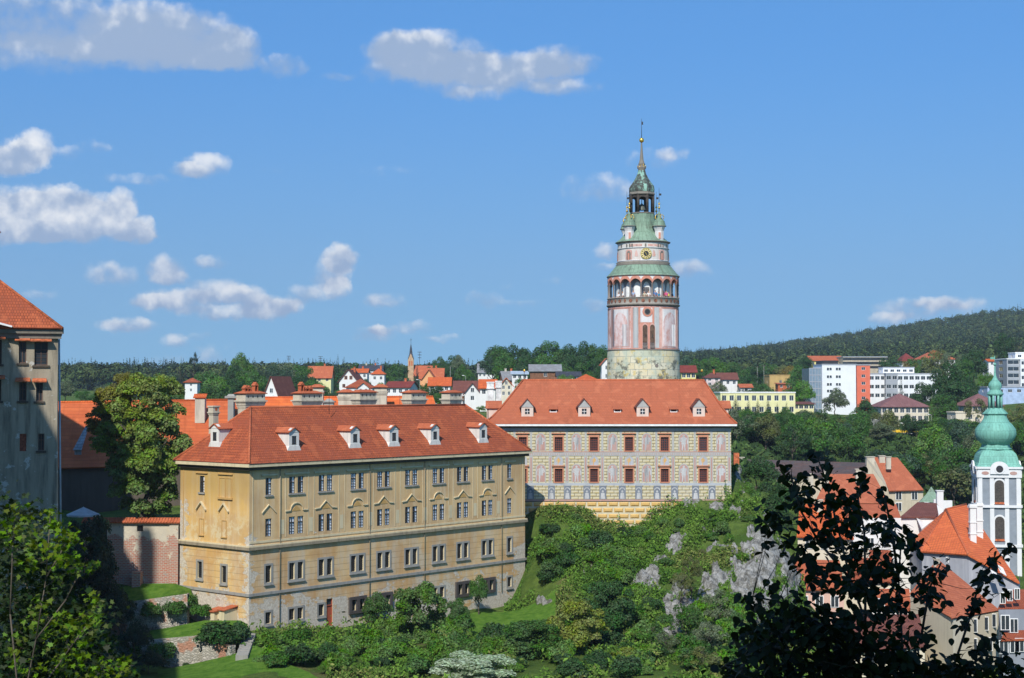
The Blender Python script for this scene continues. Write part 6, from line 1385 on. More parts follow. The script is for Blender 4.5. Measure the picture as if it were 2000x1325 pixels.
mb = MB(); bxp(mb, 1684, 1806, 845.3, 847.5, 396.1, 403.9); bxp(mb, 1683, 1784, 856.3, 858.3, 389.1, 397.9); bxp(mb, 1679, 1709, 859, 874, 386, 388.8); bxp(mb, 1750, 1782, 858.5, 866, 391, 397); mb.build('wall', M_WMOD, fs, o)
mb = MB(); [bxp(mb, a, a+1.2, 858.4, 874, 389.5, 390) for a in (1720, 1740, 1760, 1780)]; [bxp(mb, a, a+1.2, 847.6, 853, 397, 397.5) for a in (1700, 1730, 1760, 1790)]; mb.build('canopy_posts', M_GMOD, fs, o)

# ---------------------------------------------------------------- old town at the foot of the rock
G3 = 'old town houses below the castle rock'
def quadhouse(name, label, roofs, walls, wm, rmx, cat='house', zb=-36, wins=(), chims=(), off=None, group=G3, extra=None):
    """roof slopes and wall faces given as polygons of (px, py, Y) corners"""
    pts = [P(*q) for r_ in roofs for q in r_]; c = sum(pts, Vector())/len(pts); root = thing(name, label, cat, (c.x, c.y, zb), 0, group); o = Vector(root.location)
    rb = MB()
    for r_ in roofs: rb.slab([P(*q) for q in r_], .22)
    ro = rb.build('roof', rmx, root, o); wb_ = MB()
    for w_ in walls:
        if len(w_) == 2: a, b_ = P(*w_[0]), P(*w_[1]); wb_.poly([Vector((a.x, a.y, zb-3)), Vector((b_.x, b_.y, zb-3)), b_, a])
        else: wb_.poly([P(*q) for q in w_])
    wb_.build('wall', wm, root, o)
    for (px, py, Y, w, h) in wins:
        p = P(px, py, Y); f = MB().box(p.x-w/2-.09, p.x+w/2+.09, Y-.1, Y+.05, p.z-h/2-.09, p.z+h/2+.09).build('window', M_WHITE, root, o); MB().box(p.x-w/2, p.x-.04, Y-.13, Y-.105, p.z-h/2, p.z+h/2).box(p.x+.04, p.x+w/2, Y-.13, Y-.105, p.z-h/2, p.z+h/2).build('pane', M_GLASS, f, o)
    for (px, py, Y, w, h) in chims:
        p = P(px, py, Y); MB().box(p.x-w/2, p.x+w/2, Y-w*.4, Y+w*.4, p.z-h, p.z-.12).box(p.x-w/2-.1, p.x+w/2+.1, Y-w*.4-.1, Y+w*.4+.1, p.z-.12, p.z).build('chimney', M_CREAMRENDER if wm is not M_WW else M_WW, ro, o)
    return root, o, ro
quadhouse('house', 'house with tall orange roof slope and stepped cream gable beside the wood', [[(1737, 959, 262), (1804, 957, 262), (1753, 894, 270), (1706, 893, 270)], [(1737, 959, 285), (1804, 957, 285), (1753, 894, 270), (1706, 893, 270)]],
          [[(1738, 960, 262.6), (1693, 900, 264), (1693, 892, 266), (1706, 892, 268)], ((1738, 959, 262.6), (1803, 958, 262.6)), ((1803, 958, 262.6), (1803, 955, 284)), [(1693, 900, 264), (1738, 960, 262.6), (1738, 1010, 262.6), (1693, 1010, 264)]], M_BEIGE, M_TILEH, wins=((1755, 968, 262.6, .9, 1.3), (1786, 968, 262.6, .9, 1.3), (1755, 990, 262.6, .9, 1.3)), chims=((1722, 890, 269, 1.0, 1.4), (1735, 892, 266, .8, 2.2), (1699, 892, 266, 1.4, 3.5)))
quadhouse('brewery_range', 'very long low roof patched dark grey and red beyond the rock', [[(1445, 930, 268), (1690, 928, 262), (1690, 904, 270), (1448, 897, 276)], [(1445, 930, 284), (1690, 928, 278), (1690, 904, 270), (1448, 897, 276)]], [((1447, 931, 268.5), (1690, 929, 262.5)), ((1447, 931, 283), (1447, 931, 268.5))], M_BEIGE,
          tilemat('dark_patched_tile', (.13, .075, .06), (.07, .065, .065), .5, 2.5, .2), cat='building', chims=((1448, 893, 275, .9, 1.2),))
for a, b_ in ((1447, 1516), (1562, 1570), (1592, 1602), (1622, 1630)):
    pass
quadhouse('house', 'house with broad orange roof in front of the long grey roof', [[(1590, 985, 245), (1737, 982, 245), (1706, 926, 253), (1618, 926, 253)], [(1590, 985, 262), (1737, 982, 262), (1706, 926, 253), (1618, 926, 253)]], [((1592, 985, 245.5), (1736, 982, 245.5)), ((1736, 982, 245.5), (1736, 980, 261)), [(1592, 985, 245.5), (1618, 927, 253), (1592, 985, 261)]], M_WC, M_TILEH, chims=((1676, 916, 250, .9, 2.2), (1613, 920, 250, .8, 2.6), (1583, 925, 250, .8, 2.8)))
quadhouse('house', 'white gabled house with dark red roof behind the church', [[(1758, 1010, 228), (1828, 1009, 228), (1829, 983, 236), (1792, 981, 236)], [(1828, 1009, 228), (1843, 1000, 236), (1829, 983, 236), (1829, 983, 236.1)]], [((1759, 1011, 228.4), (1828, 1010, 228.4)), [(1800, 1034, 226), (1844, 998, 232), (1828, 984, 236), (1790, 1012, 228)], ((1800, 1034, 226), (1844, 998, 232))], M_WW, M_TILEBROWN, chims=((1835, 958, 240, 1.0, 5.),))
quadhouse('house', 'house with orange roof half hidden by the dark shrub', [[(1556, 1048, 215), (1668, 1052, 215), (1640, 985, 224), (1562, 985, 224)], [(1556, 1048, 234), (1668, 1052, 234), (1640, 985, 224), (1562, 985, 224)]], [((1558, 1048, 215.5), (1666, 1052, 215.5)), ((1666, 1052, 215.5), (1666, 1050, 233))], M_WC, M_TILEBR, wins=((1580, 1062, 215.5, .9, 1.3), (1610, 1063, 215.5, .9, 1.3), (1640, 1064, 215.5, .9, 1.3)), chims=((1600, 976, 222, .9, 2.),))
quadhouse('house', 'tall white house with small windows behind the dark shrub', [[(1600, 1010, 232), (1760, 1012, 232), (1750, 985, 240), (1612, 985, 240)]], [((1660, 1012, 226), (1760, 1012, 226)), ((1760, 1012, 226), (1760, 1012, 238))], M_WW, M_TILEPAL, wins=((1700, 1030, 226, .9, 1.3), (1730, 1030, 226, .9, 1.3), (1700, 1060, 226, .9, 1.3), (1730, 1060, 226, .9, 1.3)))
quadhouse('house', 'pink town house with orange roof behind the shrub stems', [[(1540, 1150, 192), (1650, 1152, 192), (1640, 1095, 200), (1552, 1092, 200)], [(1540, 1150, 208), (1650, 1152, 208), (1640, 1095, 200), (1552, 1092, 200)]], [((1545, 1150, 192.5), (1648, 1152, 192.5)), ((1648, 1152, 192.5), (1648, 1150, 207))], M_PINKH, M_TILEPAL, wins=((1570, 1175, 192.5, .9, 1.3), (1600, 1175, 192.5, .9, 1.3), (1630, 1175, 192.5, .9, 1.3), (1570, 1215, 192.5, .9, 1.3), (1600, 1215, 192.5, .9, 1.3)))
quadhouse('house', 'narrow house with orange roof and pale wall beside the pink one', [[(1650, 1135, 205), (1750, 1137, 205), (1740, 1075, 214), (1662, 1075, 214)], [(1650, 1135, 222), (1750, 1137, 222), (1740, 1075, 214), (1662, 1075, 214)]], [((1652, 1136, 205.5), (1749, 1137, 205.5)), ((1749, 1137, 205.5), (1749, 1137, 221))], M_WC, M_TILE, wins=((1675, 1160, 205.5, .9, 1.3), (1705, 1160, 205.5, .9, 1.3), (1735, 1160, 205.5, .9, 1.3)), chims=((1690, 1068, 212, .9, 2),))
# church nave with polygonal apse
M_TILEAP = tilemat('orange_plain_tile', (.64, .15, .045), (.55, .12, .04), .45, .45, .06)
nv, no, nr_ = quadhouse('church_nave', 'church nave with polygonal end, bright orange tile roof and grey walls', [[(1798, 1077, 214), (1891, 1083, 208), (1847, 995, 224)], [(1891, 1083, 208), (1992, 1139, 206), (1887, 985, 228), (1847, 995, 224)], [(1798, 1077, 214), (1775, 1060, 226), (1847, 995, 224)], [(1775, 1060, 226), (1847, 995, 224), (1887, 985, 228), (1900, 1040, 245)]],
    [((1801, 1079, 214.4), (1892, 1085, 208.6)), ((1892, 1085, 208.6), (1990, 1140, 206.5)), ((1778, 1062, 226), (1801, 1079, 214.4)), ((1990, 1140, 206.5), (1992, 1120, 232))], wallmat('grey_church_render', (.33, .34, .37), (.60, .60, .60), .5, .7), M_TILEAP, cat='church', group=None)
rc = MB()
for a, b_ in (((1798, 1077, 214), (1847, 995, 224)), ((1891, 1083, 208), (1847, 995, 224)), ((1847, 995, 224), (1887, 985, 228))): rc.tube(P(*a), P(*b_), .16, n=5)
rc.build('ridge_tiles', M_TILEPAL, nr_, no)
for px, top, Y in ((1899, 985, 214), (1912, 982, 217)):
    p = P(px, top, Y); mb = MB(); mb.box(p.x-.42, p.x+.42, Y-.4, Y+.4, p.z-6.2, p.z-.5); mb.box(p.x-.55, p.x+.55, Y-.53, Y+.53, p.z-.5, p.z-.2); mb.box(p.x-.45, p.x+.45, Y-.43, Y+.43, p.z-.2, p.z); mb.box(p.x-.5, p.x+.5, Y-.48, Y+.48, p.z-2.6, p.z-2.45); mb.box(p.x-.5, p.x+.5, Y-.48, Y+.48, p.z-4.2, p.z-4.05); mb.build('chimney', M_WW, nr_, no)
for px, py in ((1955, 1118), (1942, 1128)):
    p = P(px, py, 205); MB().slab([p, p+Vector((.8, .1, -.5)), p+Vector((.5, .7, .5)), p+Vector((-.3, .6, 1.))], .1).build('skylight', M_WHITE, nr_, no)
mb = MB(); p = P(1847, 1089, 212.3); mb.box(p.x-.05, p.x+.05, 211, 211.1, p.z-.6, p.z+.5).box(p.x-.35, p.x+.35, 211, 211.1, p.z+.1, p.z+.2); mb.build('wall_cross', M_WHITE, nv, no)
# lower houses
quadhouse('house', 'beige house with pyramid-like orange roof and small white chimney', [[(1776, 1160, 194), (1860, 1208, 182), (1831, 1092, 196)], [(1860, 1208, 182), (1953, 1192, 190), (1831, 1092, 196)], [(1953, 1192, 190), (1900, 1150, 205), (1831, 1092, 196)], [(1776, 1160, 194), (1840, 1130, 206), (1831, 1092, 196)]],
    [((1778, 1162, 194), (1861, 1209, 182.5)), ((1861, 1209, 182.5), (1950, 1193, 190))], M_WC, M_TILEH, wins=((1900, 1222, 186, .9, 1.5), (1937, 1212, 189, .9, 1.5), (1922, 1218, 187.8, .9, 1.5), (1900, 1260, 186, .9, 1.5), (1930, 1258, 188, .9, 1.5)), chims=((1829, 1091, 195, .7, 1.5),))
gh, gho, ghr = quadhouse('house', 'blue-grey house with white framed windows and dormer at the picture corner', [[(1948, 1190, 184), (2040, 1188, 184), (2040, 1150, 192), (1965, 1152, 192)], [(1955, 1250, 178), (2040, 1247, 178), (2040, 1230, 181), (1962, 1232, 181)]], [((1950, 1191, 184), (2040, 1190, 184)), ((1957, 1251, 178.4), (2040, 1248, 178.4)), ((1957, 1251, 178.4), (1950, 1191, 184)), [(1952, 1196, 181), (1975, 1206, 180), (1975, 1243, 180), (1956, 1240, 181)]], M_GREYH, M_TILE, wins=((1963, 1216, 180, .9, 1.6), (1980, 1222, 180, .8, 1.5), (1960, 1264, 178.3, .9, 1.4), (1981, 1262, 178.3, .9, 1.4), (1991, 1260, 178.3, .9, 1.4), (1958, 1168, 183.9, .5, 1.2), (1972, 1163, 183.9, .5, 1.2), (1986, 1160, 183.9, .5, 1.2)))
quadhouse('house', 'long low house with brown-red tile roof at the foot of the shrub', [[(1660, 1275, 178), (1810, 1262, 178), (1795, 1200, 187), (1662, 1200, 187)], [(1660, 1275, 196), (1810, 1262, 196), (1795, 1200, 187), (1662, 1200, 187)]], [((1664, 1275, 178.4), (1806, 1263, 178.4)), ((1806, 1263, 178.4), (1808, 1263, 194))], M_WC, M_TILEBROWN, wins=((1735, 1283, 178.3, .8, 1.2), (1765, 1282, 178.3, .8, 1.2), (1700, 1285, 178.3, .8, 1.2)))
quadhouse('house', 'white house in the narrow street with small square windows', [[(1700, 1190, 196), (1780, 1192, 196), (1776, 1150, 203), (1705, 1150, 203)]], [((1702, 1191, 196.3), (1780, 1193, 196.3)), ((1780, 1193, 196.3), (1780, 1180, 206))], M_WW, M_TILEPAL, wins=((1720, 1180, 196, .9, 1.3),))
quadhouse('house', 'orange roofed house at the foot of the white church tower', [[(1890, 1010, 300), (2010, 1010, 300), (2010, 975, 308), (1895, 975, 308)]], [((1891, 1011, 300), (2010, 1011, 300))], M_WC, M_TILEH) if 0 else None
p = P(1819, 963, 250); gc = thing('roof_lantern', 'small green copper roofed turret with white pinnacles behind the stepped gable', 'turret', (p.x, p.y, p.z-8)); o = Vector(gc.location)
MB().box(p.x-1.6, p.x+1.6, p.y-1.6, p.y+1.6, p.z-10, p.z-1.4).build('base', M_WW, gc, o); MB().lathe([(2.6, p.z-1.4), (1.1, p.z-.2), (.05, p.z+1.)], 4, (p.x, p.y), smooth=False, rot=.5).build('roof', M_COPPER, gc, o)
MB().box(p.x-.2, p.x+1.2, p.y-2.2, p.y-1.7, p.z-2.2, p.z-.9).box(p.x+1.3, p.x+2.8, p.y-2.2, p.y-1.7, p.z-2.6, p.z-1.1).build('pinnacles', M_WW, gc, o)
p = P(1456, 920, 262); rcs = thing('brick_chimney', 'slim red brick chimney standing at the edge of the wood', 'chimney', (p.x, p.y, p.z-3)); o = Vector(rcs.location)
MB().box(p.x-.45, p.x+.45, p.y-.45, p.y+.45, p.z-5, P(1438, 885, 262).z).build('shaft', M_BRICKR, rcs, o)
rcs.location.x = P(1438, 900, 262).x

# ---------------------------------------------------------------- church tower with green onion domes
YC = 253.; cc = P(1946, 1000, YC+3.3); cx, cy = cc.x+.0, cc.y
def cz(py): return P(1946, py, YC).z
ct = thing('church_tower', 'white and grey baroque church tower with green copper onion domes', 'tower', (cx, cy, -36)); o = Vector(ct.location)
hwc = 39/FP*YC; rot = R(-9); ca, sa_ = math.cos(rot), math.sin(rot)
def TF(k):   # faces of the rotated square
    an = rot+k*math.pi/2; u = Vector((math.cos(an), math.sin(an), 0)); n = Vector((u.y, -u.x, 0)); O_ = Vector((cx, cy, 0))+n*hwc-u*hwc; return Fr((O_.x, O_.y), u)
M_CW = wallmat('tower_white_render', (.68, .68, .67), (.50, .50, .50), .25, .8); M_CG = plain('tower_grey_field', (.24, .27, .30), .9, .08)
ztop = cz(912); W_ = 2*hwc
for k in range(4):
    fr = TF(k); mb = MB(fr); mb.poly([(0, 0, -40), (W_, 0, -40), (W_, 0, ztop), (0, 0, ztop)]); mb.build('wall', M_CG, ct, o)
    mb = MB(fr)
    for a, b_ in ((0, .09), (.27, .37), (.63, .73), (.91, 1)): mb.box(W_*a, W_*b_, .003, .16, -40, ztop-1.8)
    mb.box(-.12, W_+.12, .003, .3, ztop-1.8, ztop-.001); mb.box(-.25, W_+.25, .3, .5, ztop-.35, ztop)
    for py in (989, 1066): mb.box(-.1, W_+.1, .165, .35, cz(py)-.25, cz(py)+.2)
    mb.build('pilasters', M_CW, ct, o)
    for (top, bot) in ((938, 985), (1009, 1057), (1085, 1130)):
        zt2, zb2 = cz(top), cz(bot); c_ = W_/2; hw_ = W_*.115
        def archp(hw_, zt3, zb3): return [(c_-hw_, zb3), (c_+hw_, zb3)]+[(c_+hw_*math.cos(math.pi*j/8), zt3-hw_+hw_*math.sin(math.pi*j/8)) for j in range(9)]
        MB(fr).prism(archp(hw_+.24, zt2+.3, zb2), .004, .10).build('window_surround', M_CW, ct, o)
        w_ = MB(fr).prism(archp(hw_, zt2, zb2+.35), .005, .13).build('louvred_window', plain('dark_louvres', (.07, .06, .05), .8, .3, 4), ct, o)
        MB(fr).box(c_-hw_, c_+hw_, .006, .2, zb2-.02, zb2+.34).build('window_sill', M_BRICKR, w_, o)
    q = MB(fr); c_ = W_/2; zc_ = ztop-.25
    q.prism([(c_-1.5, ztop-1.2), (c_+1.5, ztop-1.2)]+[(c_+1.5*math.cos(math.pi*j/10), zc_-.2+1.35*math.sin(math.pi*j/10)) for j in range(11)], .31, .55); q.build('clock_gable', M_CW, ct, o)
    MB(fr).prism([(c_+.85*math.cos(j*math.pi/8), zc_+.85*math.sin(j*math.pi/8)-.1) for j in range(16)], .551, .60).build('round_frame', M_CW, ct, o); MB(fr).prism([(c_+.58*math.cos(j*math.pi/8), zc_+.58*math.sin(j*math.pi/8)-.1) for j in range(16)], .552, .64).build('round_opening', M_IRON, ct, o)
    for a in (.16, .84): MB(fr).prism([(W_*a+.6*math.cos(j*math.pi/5), ztop-1.05+.3*math.sin(j*math.pi/5)) for j in range(10)], .301, .34).build('painted_cartouche', M_PRED, ct, o)
cr_ = lambda px: px/FP*YC
def sq(prof, mat, name, n=4, rt=None, smooth=False): return MB().lathe(prof, n, (cx, cy), smooth=smooth, rot=(rot+math.pi/4) if rt is None else rt).build(name, mat, ct, o)
s2 = 1.414
sq([(cr_(42)*s2, cz(912.5)), (cr_(42)*s2, cz(911)), (cr_(38)*s2, cz(905)), (cr_(36)*s2, cz(895)), (cr_(33)*s2, cz(887)), (cr_(28)*s2, cz(881)), (cr_(20)*s2, cz(879))], M_COPPER2, 'lower_dome')
sq([(cr_(30), cz(880)), (cr_(31), cz(878)), (cr_(28), cz(875)), (cr_(26), cz(869))], M_COPPER2, 'neck', 8)
sq([(cr_(26), cz(869.5)), (cr_(28), cz(868)), (cr_(36), cz(860)), (cr_(40), cz(850)), (cr_(39), cz(840)), (cr_(33), cz(831)), (cr_(26), cz(824)), (cr_(22.5), cz(817)), (cr_(21), cz(812))], M_COPPER2, 'onion_dome', 16, smooth=True)
sq([(cr_(21), cz(812.5)), (cr_(24.5), cz(809)), (cr_(22), cz(806)), (cr_(15), cz(799)), (cr_(14), cz(797.5))], M_COPPER2, 'lantern_base', 8)
mb = MB()
for k in range(8): q = k*math.pi/4+.2; x, y = cx+cr_(12)*math.cos(q), cy+cr_(12)*math.sin(q); mb.tube((x, y, cz(798)), (x, y, cz(773)), .22, .2, 6)
mb.build('lantern_columns', M_COPPER2, ct, o)
sq([(cr_(13), cz(773.5)), (cr_(16), cz(771)), (cr_(16), cz(769)), (cr_(11), cz(763)), (cr_(10), cz(761)), (cr_(13.4), cz(756)), (cr_(12), cz(749)), (cr_(6), cz(742)), (cr_(2.6), cz(735)), (cr_(1.6), cz(724)), (cr_(1.2), cz(714))], M_COPPER2, 'small_onion', 12, smooth=True)
zq2 = cz(711.5); rr = cr_(3.2); sq([(0, zq2-rr), (rr*.8, zq2-rr*.6), (rr, zq2), (rr*.8, zq2+rr*.6), (0, zq2+rr)], M_COPPER2, 'ball', 10, smooth=True)
MB().tube((cx, cy, zq2), (cx, cy, cz(694)), .05).box(cx-.75, cx, cy-.02, cy+.02, cz(701.5), cz(697)).build('weather_vane', M_COPPER2, ct, o)

# poles, lamps, masts
def pole(name, label, px, pt, pbm, Y, kind, cat, group=None):
    a, b_ = P(px, pbm, Y), P(px, pt, Y); r_ = thing(name, label, cat, a, 0, group); o = Vector(a); mb = MB(); s_ = Y/FP
    mb.tube(a-Vector((0, 0, 4)), b_, .45*s_, .35*s_, 5); r0_ = mb.build('post', M_GREYSTONE if kind != 'mast' else M_IRON, r_, o)
    if kind == 'mast':
        mb = MB()
        for f in (0, .25, .5): z = b_.z-(b_.z-a.z)*f*.6; w = 4*s_*(1-f*.3); mb.box(b_.x-w, b_.x+w, Y-.1, Y+.1, z-.15, z+.1)
        mb.build('cross_arms', M_IRON, r_, o)
    elif kind == 'lamp':
        mb = MB(); mb.tube(b_, b_+Vector((-4*s_, 0, 1.2*s_)), .3*s_, n=5); mb.box(b_.x-7*s_, b_.x-3.5*s_, Y-.15, Y+.15, b_.z+.8*s_, b_.z+1.8*s_); mb.build('lamp_head', M_WHITE, r_, o)
    elif kind == 'pole': MB().box(b_.x-4*s_, b_.x+4*s_, Y-.1, Y+.1, b_.z-1.5*s_, b_.z-.6*s_).build('cross_arm', M_DARKWOOD, r_, o)
pole('power_mast', 'lattice power mast just east of the village church spire', 819.5, 688, 725, 760, 'mast', 'pylon'); pole('power_mast', 'power mast above the wooded skyline by the wide faded red roof', 626, 697, 720, 800, 'mast', 'pylon'); pole('power_mast', 'power mast on the skyline over the dense trees', 564, 696, 720, 820, 'mast', 'pylon')
pole('street_lamp', 'street lamp in front of the blue-green conifers near the chalet', 820, 743, 762, 430, 'lamp', 'street lamp'); pole('street_lamp', 'street lamp standing above the brown double-gabled house', 909.5, 735, 745, 500, 'lamp', 'street lamp')
pole('power_pole', 'wooden pole with insulators before the tall trees near the grey barn', 879.5, 716, 742, 520, 'pole', 'pole'); pole('power_pole', 'western one of two concrete poles by the ochre block', 1479, 716, 742, 580, 'pole', 'pole'); pole('power_pole', 'eastern taller one of two concrete poles by the ochre block', 1492, 713, 745, 580, 'pole', 'pole')
pole('street_lamp', 'street lamp over the yellow banded station', 1819, 811, 822, 395, 'lamp', 'street lamp'); pole('street_lamp', 'tall lamp post in front of the yellow banded station', 1766, 828, 862, 385, 'lamp', 'street lamp')
# ---------------------------------------------------------------- vegetation
NR = np.random.default_rng(11)
def leaf_quads(C, Nn, size, asp=.62, rng=NR):
    """diamond leaves centred at C with normals Nn"""
    n = len(C); Nn = Nn/np.maximum(1e-6, np.linalg.norm(Nn, axis=1, keepdims=True))
    r_ = rng.normal(size=(n, 3)); U = np.cross(Nn, r_); U /= np.maximum(1e-6, np.linalg.norm(U, axis=1, keepdims=True)); V = np.cross(Nn, U)
    s = (size*rng.uniform(.6, 1.3, n))[:, None] if np.ndim(size) == 0 else (size*rng.uniform(.6, 1.3, n))[:, None]
    a = C+U*s; b_ = C+V*s*asp+Nn*s*.15; c = C-U*s; d = C-V*s*asp-Nn*s*.1
    V_ = np.stack([a, b_, c, d], 1).reshape(-1, 3); return V_, np.arange(n*4).reshape(-1, 4)
def crown_mesh(name, seed, nl=14, n=5600, size=.046, sq=1.0, low=-.75, lobe=.38, spread=.66, top=1., droop=0., fill=.35):
    """unit crown: radius about 1 in x, y and z"""
    g = np.random.default_rng(seed); L = []
    while len(L) < nl:
        v = g.normal(size=3); v /= np.linalg.norm(v)
        if v[2] < low: continue
        v = v*spread*g.uniform(.75, 1.12); v[2] *= sq
        if all(np.linalg.norm(v-w) > lobe*.55 for w, _ in L): L.append((v, lobe*g.uniform(.65, 1.2)))
        elif g.random() < .05: L.append((v, lobe*g.uniform(.5, .9)))
    L.append((np.zeros(3), .6)); C = []; Nn = []
    wts = np.array([r_**2 for _, r_ in L]); wts[-1] *= fill; wts /= wts.sum()
    for (c, r_), w in zip(L, wts):
        k = int(n*w); v = g.normal(size=(k, 3)); v /= np.linalg.norm(v, axis=1, keepdims=True)
        v[:, 2] = np.where(v[:, 2] < -.3, -v[:, 2]*g.random(k), v[:, 2])
        rad = r_*(1-.35*g.random(k)**1.8)*(.78+.42*fbm(v[:, 0]*2.3+c[0]*9+20, v[:, 1]*2.3+v[:, 2]*2.1+c[1]*7+20, 3, seed)*1.1)
        p = c+v*rad[:, None]; C.append(p); Nn.append(v*.9+g.normal(size=(k, 3))*.55+np.array([0, 0, .35]))
    C = np.concatenate(C); Nn = np.concatenate(Nn); C[:, 2] -= droop*(C[:, 0]**2+C[:, 1]**2)
    V, Fq = leaf_quads(C, Nn, size, .6, g); return mesh_np(name, V, Fq, M_LEAF)
def spruce_mesh(name, seed, n=4200, size=.05, layers=17, pw=1.0, rag=.3):
    """unit spruce: height 1, radius 1 at the foot"""
    g = np.random.default_rng(seed); C = []; Nn = []
    for k in range(layers):
        t_ = k/layers; z = .04+.96*t_; r_ = (1-t_)**pw*(1-rag*g.random()); nb = int(9+10*(1-t_)); m_ = int(n*(1-t_+.06)/layers*1.9)
        an = g.integers(0, nb, m_)*2*np.pi/nb+k*1.3+g.normal(size=m_)*.12; rr_ = r_*np.sqrt(g.random(m_))*(.8+.35*np.sin(an*nb*.5+k)**2)
        C.append(np.stack([rr_*np.cos(an), rr_*np.sin(an), z+.03*g.normal(size=m_)-rr_*.16+.05*(rr_/max(r_, .05))**3], 1)); Nn.append(np.stack([np.cos(an)*.6, np.sin(an)*.6, np.ones(m_)*.8], 1)+g.normal(size=(m_, 3))*.35)
    C = np.concatenate(C); Nn = np.concatenate(Nn); g2 = size*(.35+.65*np.clip(1-C[:, 2], 0, 1))
    # the mesh is stretched tall, so shape the needles' clumps flat in z
    V, Fq = leaf_quads(C, Nn, g2, .5, g); Z = np.repeat(C[:, 2], 4); V[:, 2] = Z+(V[:, 2]-Z)*.3; return mesh_np(name, V, Fq, M_LEAF)
def trunk_mesh(name, seed, h=1., r_=.03, limbs=6, bend=.03, top=.6):
    g = random.Random(seed); mb = MB(); pts = [Vector((0, 0, -.06))]
    for k in range(1, 7): pts.append(Vector((g.uniform(-bend, bend)*k/3, g.uniform(-bend, bend)*k/3, h*top*k/6)))
    for i, (a, b_) in enumerate(zip(pts[:-1], pts[1:])): mb.tube(a, b_, r_*(1-.13*i), r_*(1-.13*(i+1)), 6)
    for k in range(limbs):
        i = g.randint(2, 5); a = pts[i]; q = g.uniform(0, 6.28); L_ = g.uniform(.18, .34); b_ = a+Vector((math.cos(q)*L_*.8, math.sin(q)*L_*.8, L_*.8)); m_ = a.lerp(b_, .5)+Vector((0, 0, .03))
        mb.tube(a, m_, r_*.45, r_*.32, 5); mb.tube(m_, b_, r_*.32, r_*.12, 5)
    o = mb.build(name, M_BARK); me = o.data; bpy.data.objects.remove(o); return me
CROWN = [crown_mesh('crown', 100+i, nl=13+i % 4*3, sq=(1., 1.15, .9, 1.05)[i % 4]) for i in range(6)]
CROWN_S = [crown_mesh('crown', 200+i, nl=9, n=1500, size=.065) for i in range(4)]
CROWN_T = [crown_mesh('crown', 300+i, nl=20, n=3600, size=.04, lobe=.26, spread=.8, fill=.12) for i in range(3)]   # thin, twiggy
BIG = [crown_mesh('crown', 400+i, nl=44, n=15000, size=.042, lobe=.25, spread=.80, fill=.25, low=-.95) for i in range(2)]
SPR = [spruce_mesh('crown', 500+i, rag=.25+.1*i) for i in range(3)]
BUSH = [crown_mesh('foliage', 600+i, nl=10, n=2600, size=.075, low=-.1, sq=.8, lobe=.45) for i in range(4)]
TRK = [trunk_mesh('trunk', 1+i) for i in range(4)]; TRKT = [trunk_mesh('trunk', 11+i, limbs=16, r_=.022, top=.85) for i in range(2)]
G_ = {'mid': (.066, .155, .028), 'deep': (.042, .10, .028), 'light': (.105, .21, .034), 'yel': (.20, .25, .032), 'olive': (.14, .165, .05), 'blue': (.06, .115, .062), 'con': (.028, .055, .028), 'silver': (.34, .42, .30), 'grey': (.14, .18, .095), 'autumn': (.20, .16, .03), 'fresh': (.10, .22, .025)}
def tree(label, px, pt, wpx, Y, col='mid', kind='broad', group=None, name='tree', cat='tree', hpx=None, gz=None, seed=None):
    """px: column; pt: row of the top; wpx: crown width in pixels; hpx: crown height"""
    top = P(px, pt, Y); x = top.x; z0 = ground(x, Y) if gz is None else gz; H = top.z-z0
    if H < 1.: z0 = top.z-1.5; H = 1.5
    w = wpx/FP*Y/2; k = seed if seed is not None else rnd.randint(0, 99); r_ = random.Random(k*7+int(px)); c = G_[col]; v = r_.uniform(.85, 1.15)
    root = thing(name, label, cat, (x, Y, z0), r_.uniform(0, 6.28), group)
    if kind in ('spruce',):
        o = link('crown', SPR[k % 3], root); o.scale = (w, w, H*.95); o.location.z = H*.05
        t_ = link('trunk', TRK[k % 4], root); t_.scale = (H*.5, H*.5, H)
    else:
        hh = (hpx/FP*Y/2) if hpx else min(H*.52, w*1.25); hh = min(hh, H*.55) if kind != 'bush' else hh
        me = {'broad': CROWN[k % 6], 'small': CROWN_S[k % 4], 'thin': CROWN_T[k % 3], 'big': BIG[k % 2], 'bush': BUSH[k % 4]}[kind]
        o = link('crown' if kind != 'bush' else 'foliage', me, root); o.scale = (w, w, hh); o.location.z = H-hh*.98 if kind != 'bush' else max(0, H-hh*.95)
        if kind != 'bush':
            t_ = link('trunk', (TRKT if kind == 'thin' else TRK)[k % (2 if kind == 'thin' else 4)], root); t_.scale = (H*.8, H*.8, H)
        else:
            t_ = link('stems', TRK[k % 4], root); t_.scale = (H*.5, H*.5, H*.7)
    o.color = tuple(q*v for q in c)+(1,)
    return root
# the big courtyard tree
def gz_at(px, Y): return ground(P(px, 900, Y).x, Y)
big = thing('courtyard_tree', 'large broadleaf tree with two rounded tops beside the ochre palace', 'tree', (P(282, 1000, 155.5).x, 155.5, -15.5)); bx0 = Vector(big.location)
for px, py, wx, wz, Yc, ci, col in ((290, 800, 62, 64, 156, 0, (.20, .27, .05)), (300, 880, 66, 80, 155, 1, (.165, .25, .045)), (245, 850, 50, 62, 156, 1, (.16, .24, .045)), (282, 950, 62, 66, 154.8, 0, (.13, .225, .045)), (225, 800, 42, 44, 157, 0, (.21, .21, .035)), (241, 762, 22, 34, 157.5, 1, (.20, .20, .03)), (200, 832, 34, 36, 158, 1, (.22, .20, .03)), (250, 915, 44, 50, 155.5, 1, (.12, .18, .034))):
    p = P(px, py, Yc); o = link('crown', BIG[ci], big); s = Yc/FP; o.location = p-bx0; o.scale = (wx*s*1.22, wx*s*1.1, wz*s*1.12); o.rotation_euler.z = px; o.color = col+(1,)
